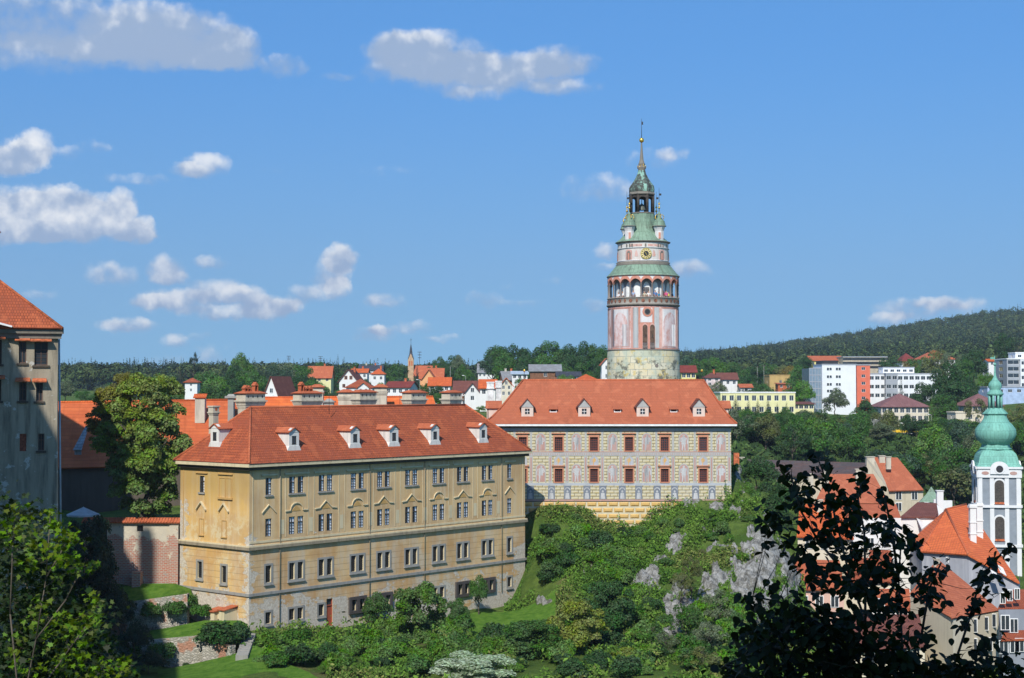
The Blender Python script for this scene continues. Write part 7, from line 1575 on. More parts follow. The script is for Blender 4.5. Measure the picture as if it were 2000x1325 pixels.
o = link('trunk', TRK[1], big); o.scale = (13, 13, 16)
# ---- far wood as one mass
def forest(name, label, pts, kinds, nleaf=44, cols=None):
    V = []; Fs = []; Cc = []; n0 = 0; g = np.random.default_rng(5)
    for (x, y, z, h, w, con) in pts:
        k = nleaf
        if con:
            t_ = g.random(k)**1.35; rr_ = w*(1-t_)*np.sqrt(g.random(k)); an = g.random(k)*6.283; C = np.stack([x+rr_*np.cos(an), y+rr_*np.sin(an), z+h*(.05+.95*t_)], 1); sz = w*.20*(1.15-t_*.8); Nn = np.stack([np.cos(an), np.sin(an), np.ones(k)*.9], 1)+g.normal(size=(k, 3))*.3
        else:
            v = g.normal(size=(k, 3)); v /= np.linalg.norm(v, axis=1, keepdims=True); v[:, 2] = np.abs(v[:, 2])*1.1-.25; rad = (1-.25*g.random(k))[:, None]; C = np.array([x, y, z+h*.55])+v*rad*np.array([w, w, h*.45])*(.8+.4*fbm(v[:, :1]*2+x, v[:, 1:2]*2+v[:, 2:3]+y, 2, 3)); sz = w*.155; Nn = v+g.normal(size=(k, 3))*.5+np.array([0, 0, .3])
        a, f = leaf_quads(C, Nn, sz*np.ones(k), .75, g); V.append(a); Fs.append(f+n0); n0 += len(a)
        base = np.array(kinds[1] if con else kinds[0][g.integers(len(kinds[0]))])*g.uniform(.75, 1.3); Cc.append(np.repeat(base[None], len(a), 0))
    me = mesh_np(name, np.concatenate(V), np.concatenate(Fs), M_FOREST); at_ = me.color_attributes.new('tint', 'FLOAT_COLOR', 'POINT'); cc_ = np.concatenate(Cc); at_.data.foreach_set('color', np.concatenate([cc_, np.ones((len(cc_), 1))], 1).astype(np.float32).ravel())
    o = link(name, me); return tag(o, label, 'wood', kind='stuff')
m, t, b = material('far_foliage', .9, .05); ta = t.n('ShaderNodeAttribute', attribute_name='tint').outputs['Color']; ri = t.n('ShaderNodeNewGeometry').outputs['Random Per Island']
t.links.new(t.n('ShaderNodeHueSaturation', {'Value': t.math('MULTIPLY_ADD', ri, .7, .65), 'Color': ta}).outputs[0], b.inputs['Base Color']); M_FOREST = m
def scatter(n, pxr, Yr, hr, wr, conp, seed, cond=None):
    g = np.random.default_rng(seed); px = g.uniform(*pxr, n); Y = np.exp(g.uniform(math.log(Yr[0]), math.log(Yr[1]), n)); X = (px-1000)/FP*Y; Z = ground_np(X, Y); out = []
    pyy = to_px(X, Y, Z)[1]
    for i in range(n):
        if cond and not cond(px[i], Y[i], pyy[i]): continue
        cn = g.random() < (conp(px[i], Y[i]) if callable(conp) else conp); h = g.uniform(*hr)*(1.15 if cn else 1.); out.append((X[i], Y[i], Z[i]-.5, h, g.uniform(*wr)*(.6 if cn else 1.), cn))
    return out
KB = [(.040, .068, .025), (.055, .085, .028), (.034, .058, .026), (.07, .095, .03)]; KC = (.020, .038, .024)
fo = forest('far_wood', 'dense dark mixed wood covering the long hill behind the modern quarter', scatter(4600, (1150, 2250), (780, 2050), (9, 15), (4., 6.5), lambda p, y: .55 if fbm(np.array([p*.01]), np.array([y*.004]), 3, 2)[0] > .45 else .25, 1), (KB, KC), 105)
fo = forest('far_wood', 'mixed wood on the skyline west of the village', scatter(1200, (-150, 640), (760, 1150), (9, 15), (4., 6.), lambda p, y: .7 if 240 < p < 340 else .2, 2), (KB, KC), 130)
fo = forest('far_wood', 'low wood on the skyline behind the village houses', scatter(900, (600, 1200), (760, 1200), (9, 14), (4., 6.), .25, 3), (KB, KC), 120)
# ---- individual background trees: (column, top row, width, distance, colour, kind)
def many(lst, label, group):
    for a in lst: tree(label, *a, group=group)
GB = 'trees between the castle roofs and the village'
tree('tall pine with a narrow irregular crown, eastern one of two on the western skyline', 380, 690, 24, 560, 'con', 'thin', hpx=60, name='pine_tree')
tree('tall dark spruce just west of the narrow pine on the skyline', 354, 697, 34, 560, 'con', 'spruce', name='spruce_tree')
many([(128, 742, 46, 500, 'grey', 'broad'), (160, 762, 34, 480, 'mid', 'broad'), (200, 752, 36, 480, 'grey', 'broad'), (187, 768, 40, 470, 'mid', 'broad'), (230, 745, 60, 520, 'mid', 'broad'), (262, 750, 50, 520, 'deep', 'broad'), (300, 728, 70, 480, 'light', 'broad'), (330, 742, 70, 470, 'mid', 'broad'), (345, 760, 60, 440, 'light', 'broad'), (312, 765, 60, 440, 'mid', 'broad'), (372, 758, 40, 430, 'grey', 'small')], 'rounded tree in the mixed grove beyond the courtyard range', GB)
many([(405, 722, 60, 470, 'mid', 'broad'), (425, 735, 70, 430, 'light', 'broad'), (410, 752, 60, 410, 'mid', 'broad'), (440, 700, 40, 520, 'con', 'spruce'), (462, 712, 60, 500, 'deep', 'broad'), (474, 694, 54, 520, 'light', 'broad'), (445, 728, 60, 450, 'deep', 'broad'), (480, 722, 70, 460, 'mid', 'broad'), (500, 728, 54, 450, 'mid', 'broad'), (470, 750, 60, 425, 'deep', 'broad'), (520, 735, 54, 470, 'deep', 'broad'), (545, 712, 60, 520, 'blue', 'broad'), (560, 706, 50, 540, 'grey', 'broad'), (590, 706, 50, 540, 'mid', 'broad'), (575, 735, 70, 470, 'deep', 'broad'), (605, 740, 60, 470, 'mid', 'broad'), (625, 752, 50, 440, 'mid', 'broad'), (640, 760, 40, 430, 'deep', 'broad'), (600, 725, 50, 500, 'deep', 'broad')], 'dense broadleaf tree in the belt above the ridge chimneys', GB)
many([(645, 698, 30, 640, 'con', 'spruce'), (660, 692, 36, 640, 'con', 'spruce'), (672, 696, 30, 640, 'con', 'spruce')], 'dark spruce in the clump behind the houses near the wide faded red roof', 'spruce clump behind the village')
many([(696, 712, 36, 660, 'mid', 'broad'), (622, 705, 40, 700, 'mid', 'broad'), (657, 715, 46, 600, 'deep', 'broad'), (716, 738, 22, 560, 'mid', 'small'), (742, 745, 22, 480, 'yel', 'small'), (660, 760, 14, 440, 'light', 'small'), (770, 715, 54, 640, 'mid', 'broad'), (778, 708, 40, 680, 'deep', 'broad'), (757, 712, 34, 690, 'deep', 'broad'), (735, 703, 14, 760, 'con', 'spruce'), (748, 704, 10, 760, 'con', 'spruce'), (760, 705, 40, 740, 'deep', 'small'), (788, 736, 46, 540, 'blue', 'broad'), (800, 742, 34, 520, 'con', 'spruce'), (770, 735, 40, 560, 'mid', 'broad'), (790, 714, 20, 640, 'con', 'spruce'), (815, 750, 30, 470, 'deep', 'broad'), (828, 745, 26, 470, 'mid', 'small'), (833, 758, 22, 440, 'blue', 'spruce'), (850, 752, 40, 440, 'deep', 'broad'), (860, 765, 36, 425, 'mid', 'broad'), (815, 702, 16, 640, 'con', 'spruce'), (858, 700, 36, 700, 'mid', 'broad'), (840, 712, 34, 640, 'mid', 'broad'), (869, 715, 30, 620, 'deep', 'broad'), (888, 692, 44, 600, 'deep', 'broad'), (895, 698, 40, 590, 'grey', 'broad'), (878, 715, 40, 560, 'deep', 'broad'), (905, 715, 34, 540, 'mid', 'broad'), (925, 736, 24, 480, 'blue', 'broad'), (915, 725, 30, 520, 'mid', 'broad'), (944, 735, 40, 520, 'mid', 'small'), (960, 737, 40, 520, 'mid', 'small'), (873, 783, 40, 400, 'light', 'small'), (853, 782, 30, 395, 'mid', 'small'), (945, 790, 30, 395, 'light', 'small')], 'garden tree among the village houses', 'garden trees between the village houses')
many([(975, 672, 60, 520, 'mid', 'broad'), (1005, 664, 70, 530, 'deep', 'broad'), (960, 684, 50, 520, 'blue', 'broad'), (1040, 668, 70, 540, 'deep', 'broad'), (1075, 664, 60, 540, 'mid', 'broad'), (1100, 672, 60, 540, 'deep', 'broad'), (1060, 690, 70, 510, 'mid', 'broad'), (1020, 690, 70, 510, 'deep', 'broad'), (985, 695, 60, 510, 'mid', 'broad'), (1120, 688, 40, 520, 'deep', 'broad'), (1140, 672, 56, 540, 'deep', 'broad'), (1165, 670, 50, 540, 'mid', 'broad'), (1178, 680, 40, 530, 'mid', 'broad'), (1130, 705, 50, 500, 'mid', 'broad'), (1155, 700, 50, 500, 'deep', 'broad'), (1100, 712, 50, 500, 'mid', 'broad'), (1105, 730, 36, 420, 'light', 'broad'), (1180, 715, 40, 480, 'deep', 'broad'), (1150, 725, 40, 440, 'mid', 'broad'), (1020, 735, 30, 470, 'mid', 'small')], 'tall leafy tree in the park belt west of the round tower', 'park trees west of the tower')
GR = 'trees on the wooded slope east of the castle'
lst = []
for px, pt, w, Y, c, k in ((1340, 700, 50, 640, 'blue', 'broad'), (1362, 705, 50, 620, 'mid', 'broad'), (1385, 690, 50, 640, 'mid', 'broad'), (1410, 696, 60, 600, 'fresh', 'broad'), (1440, 706, 60, 590, 'mid', 'broad'), (1470, 712, 60, 620, 'deep', 'broad'), (1455, 728, 60, 560, 'deep', 'broad'), (1500, 708, 60, 640, 'mid', 'broad'), (1520, 706, 60, 640, 'olive', 'broad'), (1545, 712, 50, 620, 'autumn', 'broad'), (1560, 720, 60, 600, 'mid', 'broad'), (1570, 695, 40, 660, 'deep', 'broad'), (1555, 740, 60, 560, 'mid', 'broad'), (1570, 742, 50, 540, 'fresh', 'broad'), (1480, 745, 50, 540, 'mid', 'broad'), (1430, 742, 60, 530, 'mid', 'broad'), (1400, 748, 50, 500, 'grey', 'broad'), (1385, 750, 40, 490, 'grey', 'broad'), (1350, 740, 40, 500, 'mid', 'broad'), (1465, 755, 60, 500, 'deep', 'small'), (1330, 725, 40, 560, 'mid', 'broad'), (1500, 750, 40, 520, 'mid', 'small')): lst.append((px, pt, w, Y, c, k))
many(lst, 'leafy tree on the slope around the pale houses and ochre block', GR)
for px, pt, w, Y in ((1437, 770, 30, 430), (1462, 778, 24, 428), (1480, 776, 26, 430), (1500, 774, 30, 428), (1518, 786, 24, 426), (1536, 784, 32, 424), (1411, 768, 16, 440)): tree('spruce in the row before the long pale yellow building', px, pt, w, Y, 'con', 'spruce', group='row of spruces before the yellow building', name='spruce_tree')
lst = []
g = random.Random(3)
for i in range(250):
    px = g.uniform(1425, 1990); f = g.random(); Y = 290+150*f**.8; 
    if 1675 < px < 1815 and Y > 378: continue
    lst.append((px, Y))
for px, Y in lst:
    x = (px-1000)/FP*Y; z = ground(x, Y); H = g.uniform(7, 12); w = g.uniform(6, 9.5)
    py = to_px(np.array([x]), np.array([Y]), np.array([z+H]))[1][0]
    cap = 800 if px < 1590 else 812 if px < 1670 else 878 if 1683 < px < 1812 else 818
    if py < cap: py = cap+g.random()*12
    tree('tree in the dense wood on the bank between the old town and the modern quarter', px, py, w/Y*FP, Y, g.choice(['mid', 'deep', 'olive', 'grey', 'mid', 'light', 'deep', 'blue']), g.choice(['broad', 'broad', 'small', 'thin']), group='wood on the bank above the old town')
many([(1630, 762, 54, 480, 'grey', 'broad'), (1760, 734, 36, 470, 'con', 'spruce'), (1805, 745, 60, 460, 'deep', 'broad'), (1850, 712, 80, 450, 'deep', 'broad'), (1862, 740, 80, 445, 'deep', 'broad'), (1840, 770, 60, 430, 'mid', 'broad'), (1820, 768, 50, 400, 'fresh', 'spruce'), (1880, 700, 50, 520, 'mid', 'broad'), (1900, 680, 60, 560, 'deep', 'broad'), (1925, 728, 46, 520, 'fresh', 'broad'), (1895, 740, 40, 500, 'deep', 'broad'), (1690, 778, 50, 410, 'deep', 'broad'), (1680, 800, 50, 395, 'mid', 'broad'), (1725, 800, 60, 380, 'olive', 'broad'), (1722, 825, 60, 375, 'grey', 'broad'), (1650, 815, 60, 400, 'light', 'broad'), (1620, 812, 60, 400, 'mid', 'broad'), (1590, 830, 60, 390, 'mid', 'broad'), (1850, 815, 90, 390, 'light', 'broad'), (1815, 822, 60, 390, 'light', 'broad'), (1890, 815, 60, 385, 'olive', 'broad'), (1985, 640, 40, 640, 'con', 'spruce'), (1960, 655, 50, 640, 'deep', 'broad'), (1830, 680, 60, 640, 'olive', 'broad'), (1800, 690, 60, 650, 'mid', 'broad'), (1775, 700, 40, 650, 'autumn', 'broad'), (1740, 695, 50, 660, 'deep', 'broad'), (1985, 790, 60, 400, 'olive', 'thin'), (1995, 820, 70, 360, 'mid', 'broad'), (1905, 780, 50, 400, 'olive', 'thin'), (1860, 690, 50, 620, 'grey', 'thin'), (1770, 805, 30, 400, 'deep', 'small'), (1790, 815, 60, 385, 'deep', 'broad')], 'tree standing among the modern buildings', 'trees among the modern buildings')
# ---- castle rock: single shrubs and trees
def bushes(lst, label, group):
    for a in lst: tree(label, *a, group=group, name='shrub', cat='shrub')
tree('pale green wind-blown tree with upright sprays before the lower palace windows', 818, 1140, 112, 150, 'light', 'big', hpx=150)
tree('yellow-green rounded tree at the foot of the rock', 1130, 1166, 120, 142, 'yel', 'big', hpx=180, seed=1)
tree('mid green broad tree beside the yellow-green one near the lawn', 1040, 1212, 120, 140, 'mid', 'big', hpx=150, seed=0)
tree('dark leafy tree between the yellow-green tree and the bare rock rib', 1190, 1128, 110, 150, 'deep', 'big', hpx=170, seed=1)
tree('small dark tree tight against the rock rib', 1272, 1165, 60, 154, 'deep', 'broad', hpx=60)
tree('silver leaved willow at the bottom of the picture', 925, 1278, 170, 128, 'silver', 'big', hpx=110, seed=0, name='willow_tree')
for px_, pt_, w_, Y_ in ((215, 1168, 60, 147), (300, 1172, 50, 146.6), (345, 1168, 50, 146), (250, 1252, 60, 140.8), (320, 1248, 60, 140.6), (370, 1160, 40, 147.5), (395, 1175, 46, 146.5)): tree('weedy creeper clump hanging over a terrace retaining wall', px_, pt_, w_, Y_, 'mid', 'bush', group='creepers on the terrace walls', name='creeper', cat='plant', hpx=w_*1.1)
for px_, pt_, w_, Y_ in ((190, 1110, 90, 147), (235, 1150, 70, 145), (200, 1200, 100, 142), (262, 1215, 70, 139), (225, 1265, 100, 136), (290, 1275, 80, 135), (180, 1290, 90, 133)): tree('dark shrub in the shadowed corner of the terraces by the maple branches', px_, pt_, w_, Y_, 'con', 'broad', group='dark shrubs in the terrace shadow', name='shrub', cat='shrub')
tree('rounded dark green bush under the framed lower windows', 735, 1162, 66, 156, 'mid', 'broad', name='shrub', cat='shrub')
tree('ivy covered column-like shrub between two framed windows', 935, 1128, 46, 167, 'mid', 'broad', hpx=66, name='shrub', cat='shrub')
tree('bushy green shrub left of the ivy column against the palace wall'.replace('left of', 'beside'), 893, 1168, 54, 160, 'mid', 'broad', name='shrub', cat='shrub')
tree('bright green bush on the slope under the painted wing near the yellow-green tree', 1225, 1265, 80, 138, 'yel', 'broad', hpx=70, name='shrub', cat='shrub')
tree('clipped dark hedge mass beside the stone steps', 432, 1212, 100, 140.5, 'deep', 'bush', hpx=78, name='hedge', cat='hedge')
tree('second clipped hedge mass closest to the stone steps', 466, 1214, 50, 141, 'deep', 'bush', hpx=70, name='hedge', cat='hedge')
tree('climbing dark ivy bush under the grey palace block', 170, 1004, 110, 147, 'con', 'big', hpx=170, gz=-24, name='shrub', cat='shrub', seed=1)
for px, pt, w, Y in ((1350, 1090, 50, 158), (1400, 1150, 70, 150), (1340, 1180, 80, 146), (1440, 1195, 80, 146), (1385, 1215, 90, 140), (1300, 1235, 70, 138), (1480, 1215, 80, 142), (1520, 1190, 60, 148), (1275, 1215, 60, 142), (1330, 1120, 46, 156), (1450, 1255, 80, 134), (1530, 1245, 70, 138), (1370, 1265, 80, 132)):
    tree('slender sparse olive tree on the stony foot of the castle rock', px, pt, w, Y, g.choice(['olive', 'grey', 'olive', 'mid']), 'thin', hpx=w*1.3, group='sparse trees at the foot of the rock')
tree('dark spreading tree on the ridge beside the brick chimney', 1478, 895, 90, 200, 'deep', 'broad', hpx=70)
tree('dark bushy tree behind the cliff edge, south of the spreading one', 1515, 935, 90, 196, 'deep', 'broad', hpx=90)
tree('dark shrub at the top of the cliff edge under the two ridge trees', 1520, 985, 70, 190, 'deep', 'broad', hpx=60, name='shrub', cat='shrub')
tree('dark ivy bush clinging to the far palace corner above the lawn', 1012, 1092, 56, 178.5, 'deep', 'broad', name='shrub', cat='shrub')
for px_, pt_, w_, Y_, c_ in ((1035, 1115, 50, 178, 'mid'), (1050, 1060, 44, 180, 'fresh'), (1065, 1135, 60, 175, 'deep'), (1040, 1010, 36, 182, 'light'), (1062, 1030, 40, 181, 'mid'), (1022, 1140, 44, 176, 'fresh'), (1090, 1110, 50, 175, 'mid'), (1030, 1065, 36, 181, 'mid')): tree('leafy shrub crowding the shaded gap between the ochre palace and painted wing', px_, pt_, w_, Y_, c_, 'broad', group='shrubs in the gap between the palaces', name='shrub', cat='shrub')
# random shrubs over the slope
def slope_bush(n, poly, label, group, cols, size, seed, avoid=True, kind='bush'):
    g = random.Random(seed); out = 0; tries = 0
    while out < n and tries < n*30:
        tries += 1; px = g.uniform(poly[0], poly[1]); Y = g.uniform(poly[2], poly[3]); x = (px-1000)/FP*Y; z = ground(x, Y); py = to_px(np.array([x]), np.array([Y]), np.array([z]))[1][0]
        if not (poly[4] < py < poly[5]): continue
        if avoid and any(((px-c[0])/c[2])**2+((py-c[1])/c[3])**2 < 1.0 for c in ROCKS): continue
        if 915 < px < 1085 and 155 < Y < 169: continue
        f = (x-Y0[0])*.7616-(Y-Y0[1])*.648     # distance in front of the palace
        sd_ = (x-Y0[0])*.648+(Y-Y0[1])*.7616
        if -DEP-2 < f < (3.2 if 'thicket' in label else 1.) and -1.5 < sd_ < LEN+1: continue
        if Y > 180 and x > xl-1 and x < xr+1.5: continue
        w = g.uniform(*size); h = w*g.uniform(.45, .85)
        top = to_px(np.array([x]), np.array([Y]), np.array([z+h]))[1][0]
        tree(label, px, top, w/Y*FP, Y, g.choice(cols), kind, group=group, name='shrub', cat='shrub', hpx=h/Y*FP*1.5); out += 1
slope_bush(34, (1026, 1260, 158, 181, 985, 1180), 'leafy shrub on the steep green bank under the painted wing', 'shrubs on the steep green bank', ['mid', 'light', 'fresh', 'mid', 'fresh', 'deep'], (1.6, 3.6), 5)
slope_bush(45, (1240, 1560, 150, 182, 985, 1260), 'low shrub among the limestone outcrops of the castle rock', 'shrubs among the outcrops', ['mid', 'olive', 'light', 'fresh'], (.9, 2.2), 6)
slope_bush(92, (500, 1010, 131, 166, 1205, 1325), 'leafy shrub in the thicket at the foot of the ochre palace', 'thicket below the ochre palace', ['mid', 'light', 'deep', 'light', 'fresh'], (1.5, 3.0), 7, False)
slope_bush(48, (960, 1560, 128, 156, 1180, 1330), 'shrub in the green hollow below the castle rock', 'shrubs in the hollow', ['mid', 'light', 'fresh', 'deep'], (1.8, 3.8), 8)
slope_bush(18, (1430, 1500, 176, 198, 915, 1010), 'wispy shrub on the grassy ridge beside the painted wing', 'shrubs on the ridge', ['light', 'olive', 'mid'], (.8, 1.8), 9)
slope_bush(12, (200, 480, 134, 149, 1180, 1330), 'small shrub growing by the terrace walls', 'shrubs by the terrace walls', ['mid', 'fresh', 'deep'], (.8, 1.6), 12, False)
# ---- ground cover: grass and weeds as one mass
def cover(name, label, n, Yr, pxr, size, seed, cols, rockmax=.35, cond=None):
    g = np.random.default_rng(seed); Y = np.sqrt(g.uniform(Yr[0]**2, Yr[1]**2, n)); px = g.uniform(*pxr, n); X = (px-1000)/FP*Y; Z = ground_np(X, Y); Z += (fbm(X*.12, Y*.12, 4, 5)-.47)*1.3
    rm = rockmask(X, Y, Z); pn = fbm(X*.35, Y*.35, 4, 31); keep = (rm < rockmax*(g.random(n)+.3)) & (pn > .36+.1*g.random(n))
    f = (X-Y0[0])*.7616-(Y-Y0[1])*.648; sd_ = (X-Y0[0])*.648+(Y-Y0[1])*.7616; keep &= ~((f < .4) & (f > -DEP-1) & (sd_ > -1) & (sd_ < LEN+.6)); keep &= ~((Y > YH-.3) & (X > xl-.5) & (X < xr+.5))
    if cond is not None: keep &= cond(X, Y, px)
    X, Y, Z = X[keep], Y[keep], Z[keep]; k = len(X); hgt = (fbm(X*.55, Y*.55, 4, 8)*1.5)**3*1.5
    C = np.stack([X, Y, Z+hgt*g.random(k)+.05], 1); Nn = g.normal(size=(k, 3))*np.array([1, 1, .7])+np.array([.1, -.5, .6])
    V, Fq = leaf_quads(C, Nn, size*g.uniform(.6, 1.5, k), .5, g)
    me = mesh_np(name, V, Fq, M_FOREST); at_ = me.color_attributes.new('tint', 'FLOAT_COLOR', 'POINT'); sel = np.clip((fbm(X*.22, Y*.22, 3, 77)*1.6-.3)*len(cols)+g.normal(size=k)*.6, 0, len(cols)-1).astype(int)
    cc_ = np.repeat(np.array(cols)[sel], 4, 0); at_.data.foreach_set('color', np.concatenate([cc_, np.ones((len(cc_), 1))], 1).astype(np.float32).ravel())
    return tag(link(name, me), label, 'ground cover', kind='stuff')
GC = [(.05, .11, .018), (.075, .155, .022), (.11, .20, .03), (.09, .14, .03), (.16, .18, .05), (.08, .14, .024)]
cover('undergrowth', 'weeds and tangled undergrowth over the castle rock', 230000, (150, 184), (985, 1570), .12, 41, GC, cond=lambda X, Y, px: (px > 1085) | (Y > 168.5))
cover('undergrowth', 'grass and weeds in the hollow below the palace', 90000, (124, 158), (470, 1620), .17, 42, GC, cond=lambda X, Y, px: ~((px < 640) & (Y < 136)) & ~((px > 900) & (px < 1090) & (Y > 152)))
cover('undergrowth', 'dense brush between the trees on the bank above the old town', 60000, (262, 440), (1425, 2050), .75, 43, [(.03, .055, .02), (.045, .085, .024), (.06, .10, .028), (.05, .075, .024)], 9)
# ---- foreground: leaves of real shape
def leaf_shape(kind):
    if kind == 'maple': pts = [(0, -.1), (.18, .02), (.55, -.05), (.38, .25), (.62, .5), (.28, .52), (.12, .62), (0, 1.0), (-.12, .62), (-.28, .52), (-.62, .5), (-.38, .25), (-.55, -.05), (-.18, .02)]
    else: pts = [(0, -.05), (.25, .08), (.40, .32), (.38, .58), (.22, .82), (0, 1.0), (-.22, .82), (-.38, .58), (-.40, .32), (-.25, .08)]
    return np.array([(x, y, (.10*abs(x)**1.2*2-.16*y*y)) for x, y in pts])
def leafy_plant(name, label, clusters, stems, Y, lsize, kind, col, per, rad, seed, base, twigr=.012, cat='tree', nodes_min=2, trans=.35, dens_=1.9):
    """clusters: (column, row, spread px, number); stems: polylines [(column, row, dY)...] in the plant's own depth"""
    g = np.random.default_rng(seed); root = thing(name, label, cat, base); o = Vector(base); L0 = leaf_shape(kind); n0 = len(L0); V = []; Fs = []; mb = MB(); k = 0
    sp = []
    for st_ in stems:
        pts = [P(a[0], a[1], Y+a[2]) if len(a) == 3 and isinstance(a, tuple) else Vector(a) for a in st_]
        for i, (a, b_) in enumerate(zip(pts[:-1], pts[1:])):
            r0_, r1_ = twigr*(2.6-1.6*i/len(pts)), twigr*(2.6-1.6*(i+1)/len(pts)); mb.tube(a, b_, r0_, r1_, 6)
            for f in np.linspace(0, 1, 8): sp.append(a.lerp(b_, f))
    spn = np.array([tuple(p) for p in sp])
    for (px, py, sprd, num) in clusters:
        Yc = Y+g.uniform(-rad, rad); c = P(px, py, Yc)
        d = spn-np.array(tuple(c)); dist = np.linalg.norm(d, axis=1)+np.maximum(0, spn[:, 2]-c.z)*2.; a = Vector(spn[dist.argmin()]); mid = a.lerp(c, .55)+Vector((g.normal()*.03, g.normal()*.03, -.05*(c-a).length)); mb.tube(a, mid, twigr*.8, twigr*.5, 5); mb.tube(mid, c, twigr*.5, twigr*.25, 4)
        for j in range(int(num*dens_)):
            q = np.array(tuple(c))+g.normal(size=3)*np.array([sprd, sprd*1.2, sprd])/FP*Y
            s = lsize*g.uniform(.6, 1.2); az_ = g.uniform(0, 6.283); tilt = g.uniform(.1, 1.0) ; roll = g.normal()*.5
            ydir = np.array([math.cos(az_)*math.cos(tilt), math.sin(az_)*math.cos(tilt), -math.sin(tilt)]); up = np.array([g.normal()*.4, g.normal()*.4, 1.]); xd = np.cross(ydir, up); xd /= np.linalg.norm(xd); zd = np.cross(xd, ydir)
            W_ = q+s*(L0[:, :1]*xd*.95+L0[:, 1:2]*ydir+L0[:, 2:3]*zd); V.append(W_); Fs.append(np.arange(n0)+k); k += n0
    mb.build('branches', M_BARK, root, o)
    V = np.concatenate(V)-np.array(base); me = mesh_np('foliage', V, np.array(Fs), M_LEAF); l_ = link('foliage', me, root); l_.color = col+(1,)
    return root
g = random.Random(21); cl = []
def inpoly(x, y, p):
    c = False
    for i in range(len(p)):
        (x0, y0_), (x1, y1) = p[i], p[i-1]
        if (y0_ > y) != (y1 > y) and x < (x1-x0)*(y-y0_)/(y1-y0_)+x0: c = not c
    return c
def fillpoly(poly, n, spr, num, g):
    xs = [p[0] for p in poly]; ys_ = [p[1] for p in poly]; out = []
    while len(out) < n:
        x, y = g.uniform(min(xs), max(xs)), g.uniform(min(ys_), max(ys_))
        if inpoly(x, y, poly): out.append((x, y, spr, num))
    return out
# dark shrub in the shade, lower right
cl = [(1592, 886, 6, 5), (1532, 905, 7, 3), (1540, 921, 8, 5), (1548, 940, 9, 6), (1568, 930, 7, 5), (1592, 922, 8, 6), (1618, 908, 7, 5), (1599, 945, 10, 7), (1626, 950, 9, 6), (1648, 960, 8, 5), (1683, 925, 7, 5), (1690, 940, 6, 4), (1687, 955, 6, 4), (1672, 972, 9, 7), (1727, 966, 8, 5), (1720, 975, 6, 3), (1620, 975, 10, 7), (1575, 955, 9, 6), (1560, 975, 12, 7), (1655, 985, 10, 6),
      (1970, 1068, 6, 4), (1955, 1080, 7, 5), (1935, 1095, 8, 6), (1925, 1115, 8, 6), (1912, 1130, 8, 6), (1945, 1125, 7, 4), (1955, 1158, 8, 5), (1925, 1150, 9, 6), (1905, 1170, 9, 7), (1895, 1195, 10, 7), (1880, 1215, 10, 7), (1950, 1245, 8, 5), (1925, 1255, 10, 6), (1900, 1265, 12, 7), (1840, 1098, 8, 5), (1828, 1115, 9, 6), (1815, 1135, 10, 7), (1805, 1155, 10, 7), (1975, 1290, 8, 4), (1950, 1300, 10, 6), (1985, 1310, 12, 6),
      (1505, 1142, 7, 4), (1520, 1152, 8, 4), (1540, 1160, 8, 4), (1462, 1162, 9, 5), (1480, 1175, 9, 6), (1470, 1205, 10, 6), (1482, 1230, 12, 8), (1440, 1240, 10, 5), (1455, 1262, 12, 7), (1412, 1300, 10, 5), (1430, 1315, 12, 6)]
cl += fillpoly([(1500, 1000), (1560, 960), (1650, 985), (1700, 990), (1760, 1030), (1795, 1060), (1800, 1110), (1700, 1120), (1600, 1130), (1540, 1090), (1500, 1060)], 46, 13, 7, g)
cl += fillpoly([(1560, 1100), (1800, 1100), (1830, 1160), (1820, 1260), (1780, 1290), (1640, 1250), (1580, 1180)], 46, 14, 7, g)
cl += fillpoly([(1470, 1220), (1560, 1180), (1650, 1215), (1720, 1260), (1790, 1290), (1900, 1300), (1990, 1310), (1990, 1345), (1400, 1345), (1440, 1290)], 150, 16, 8, g)
cl += fillpoly([(1440, 915), (1500, 905), (1530, 960), (1560, 1010), (1520, 1050), (1490, 1010), (1450, 950)], 0, 10, 6, g)
st = [[(1720, 1500, 0.), (1705, 1325, 0.), (1682, 1190, .1), (1660, 1130, .2), (1640, 1045, .2), (1622, 975, .1), (1607, 920, 0.), (1594, 888, 0.)],
      [(1705, 1325, 0.), (1690, 1230, -.2), (1690, 1120, -.3), (1688, 1040, -.2), (1676, 975, -.1), (1684, 930, 0.)], [(1660, 1130, .2), (1600, 1060, .3), (1565, 1000, .2), (1545, 930, .1)],
      [(1720, 1500, 0.), (1765, 1330, .1), (1760, 1220, .2), (1755, 1130, .2), (1760, 1060, .1)], [(1765, 1330, .1), (1800, 1240, 0.), (1815, 1150, 0.), (1838, 1100, -.1)], [(1720, 1500, 0.), (1850, 1340, .1), (1890, 1220, .1), (1915, 1130, 0.), (1965, 1070, 0.)],
      [(1705, 1325, 0.), (1620, 1230, -.2), (1540, 1180, -.2), (1470, 1165, -.3)], [(1705, 1340, 0.), (1600, 1290, -.2), (1500, 1260, -.2), (1415, 1300, -.3)], [(1850, 1340, .1), (1920, 1280, .1), (1975, 1290, .1)], [(1755, 1130, .2), (1740, 1030, .2), (1728, 970, .1)]]
b0 = P(1720, 1500, 11.5)
leafy_plant('dark_shrub', 'dark leafy tree top in deep shade in front of the old town roofs', cl, st, 11.5, .076, 'oval', (.022, .032, .012), 7, .7, 77, (b0.x, b0.y, b0.z-3), .0045)
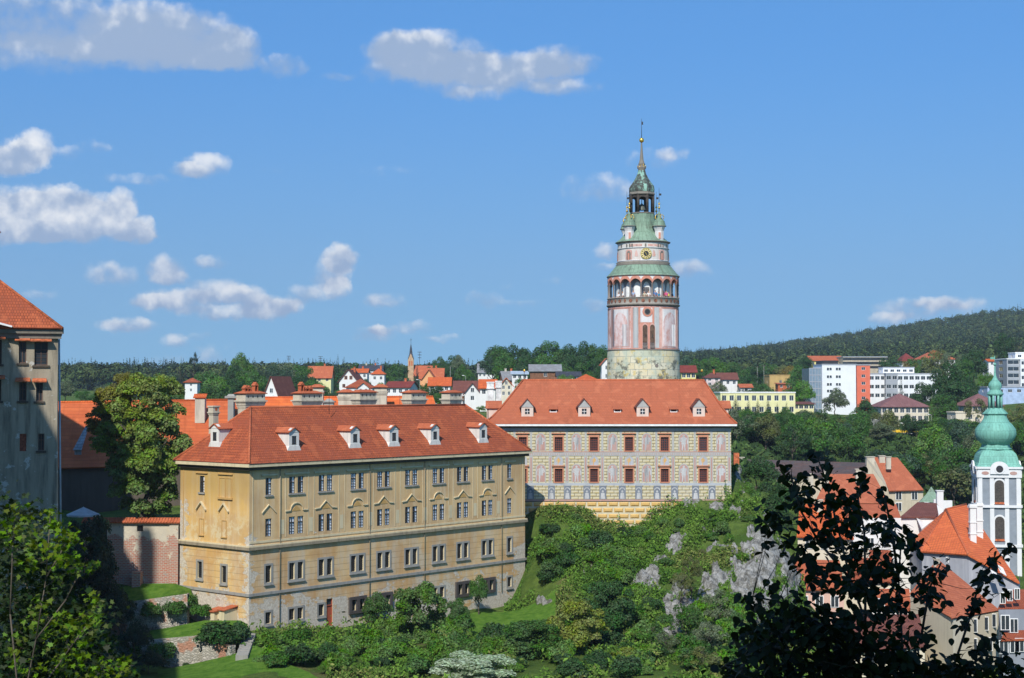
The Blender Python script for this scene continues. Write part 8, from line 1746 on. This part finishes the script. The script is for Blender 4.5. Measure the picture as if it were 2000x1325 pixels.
# maple branches on the west side
cl = [(30, 1010, 12, 9), (50, 1025, 12, 8), (20, 1040, 14, 10), (60, 1060, 14, 9), (95, 1035, 10, 6), (100, 1012, 7, 5), (110, 1020, 8, 6), (98, 1000, 5, 4), (130, 1045, 9, 7), (150, 1052, 8, 6), (120, 1060, 11, 8), (75, 1065, 12, 8), (100, 1080, 12, 8), (125, 1090, 12, 8), (140, 1100, 10, 7), (160, 1105, 8, 5), (180, 1108, 7, 5), (60, 1100, 12, 7), (110, 1120, 12, 7), (180, 1165, 7, 5), (200, 1178, 7, 6), (190, 1190, 9, 7), (175, 1210, 10, 8), (150, 1215, 11, 8), (120, 1205, 10, 7), (80, 1180, 10, 7), (60, 1210, 12, 7), (90, 1230, 11, 8), (130, 1240, 12, 8), (165, 1235, 10, 7), (185, 1225, 8, 6), (40, 1245, 12, 7), (110, 1270, 12, 8), (150, 1265, 11, 8), (160, 1290, 10, 7), (120, 1300, 12, 8), (200, 1300, 10, 7), (225, 1295, 9, 7), (245, 1290, 7, 5), (255, 1315, 8, 5), (220, 1318, 10, 7), (30, 1290, 12, 6), (60, 1310, 12, 7), (180, 1320, 12, 7)]
g = random.Random(5)
st = [[(20, 1600, 0.), (40, 1400, 0.), (70, 1250, .2), (90, 1130, .2), (98, 1010, .1)], [(70, 1250, .2), (130, 1170, .3), (160, 1110, .2), (185, 1100, .2)], [(40, 1400, 0.), (120, 1290, .2), (170, 1220, .2), (195, 1175, .2)], [(40, 1400, 0.), (150, 1340, .1), (215, 1305, .1), (262, 1300, .1)], [(40, 1400, 0.), (20, 1200, 0.), (25, 1060, .0), (30, 1010, 0.)], [(90, 1130, .2), (130, 1060, .1), (150, 1050, .1)]]
b0 = P(20, 1600, 24.)
leafy_plant('maple_tree', 'sunlit maple branches with lobed yellow-green leaves at the picture edge', cl, st, 24., .095, 'maple', (.10, .165, .014), 7, 1.2, 78, (b0.x, b0.y, b0.z-6), .006, dens_=3.6)
cl = fillpoly([(0, 990), (60, 1010), (120, 1100), (170, 1200), (240, 1290), (250, 1345), (0, 1345)], 190, 22, 9, g)
b0 = P(60, 1600, 30.)
leafy_plant('maple_tree', 'denser maple foliage coloured dark for shade behind the sunlit branches', cl, [[(60, 1600, 0.), (70, 1400, 0.), (80, 1250, 0.), (40, 1100, 0.), (25, 1020, 0.)], [(70, 1400, 0.), (130, 1300, 0.), (200, 1300, 0.)], [(80, 1250, 0.), (110, 1150, 0.)]], 30., .14, 'maple', (.018, .037, .008), 7, 2., 79, (b0.x, b0.y, b0.z-6), .010, dens_=2.6)  # dark leaf colour stands in for shadow over the rear branches
for h in HOUSES:
    if '_dims' in h: del h['_dims']

# ---------------------------------------------------------------- thin summer haze over the whole valley
hz_ = MB().box(-4720, 4720, -21, 4240, float(ZZ.min())-3, 330)
m = bpy.data.materials.new('haze'); m.use_nodes = True; t = NT(m.node_tree); t.nodes.clear()
pv = t.n('ShaderNodeVolumePrincipled', {'Color': (.78, .87, 1., 1), 'Density': .00011, 'Anisotropy': .2}); ou = t.n('ShaderNodeOutputMaterial'); t.links.new(pv.outputs[0], ou.inputs['Volume'])
tag(hz_.build('haze', m), 'thin blue summer haze over the valley', 'haze', kind='stuff')
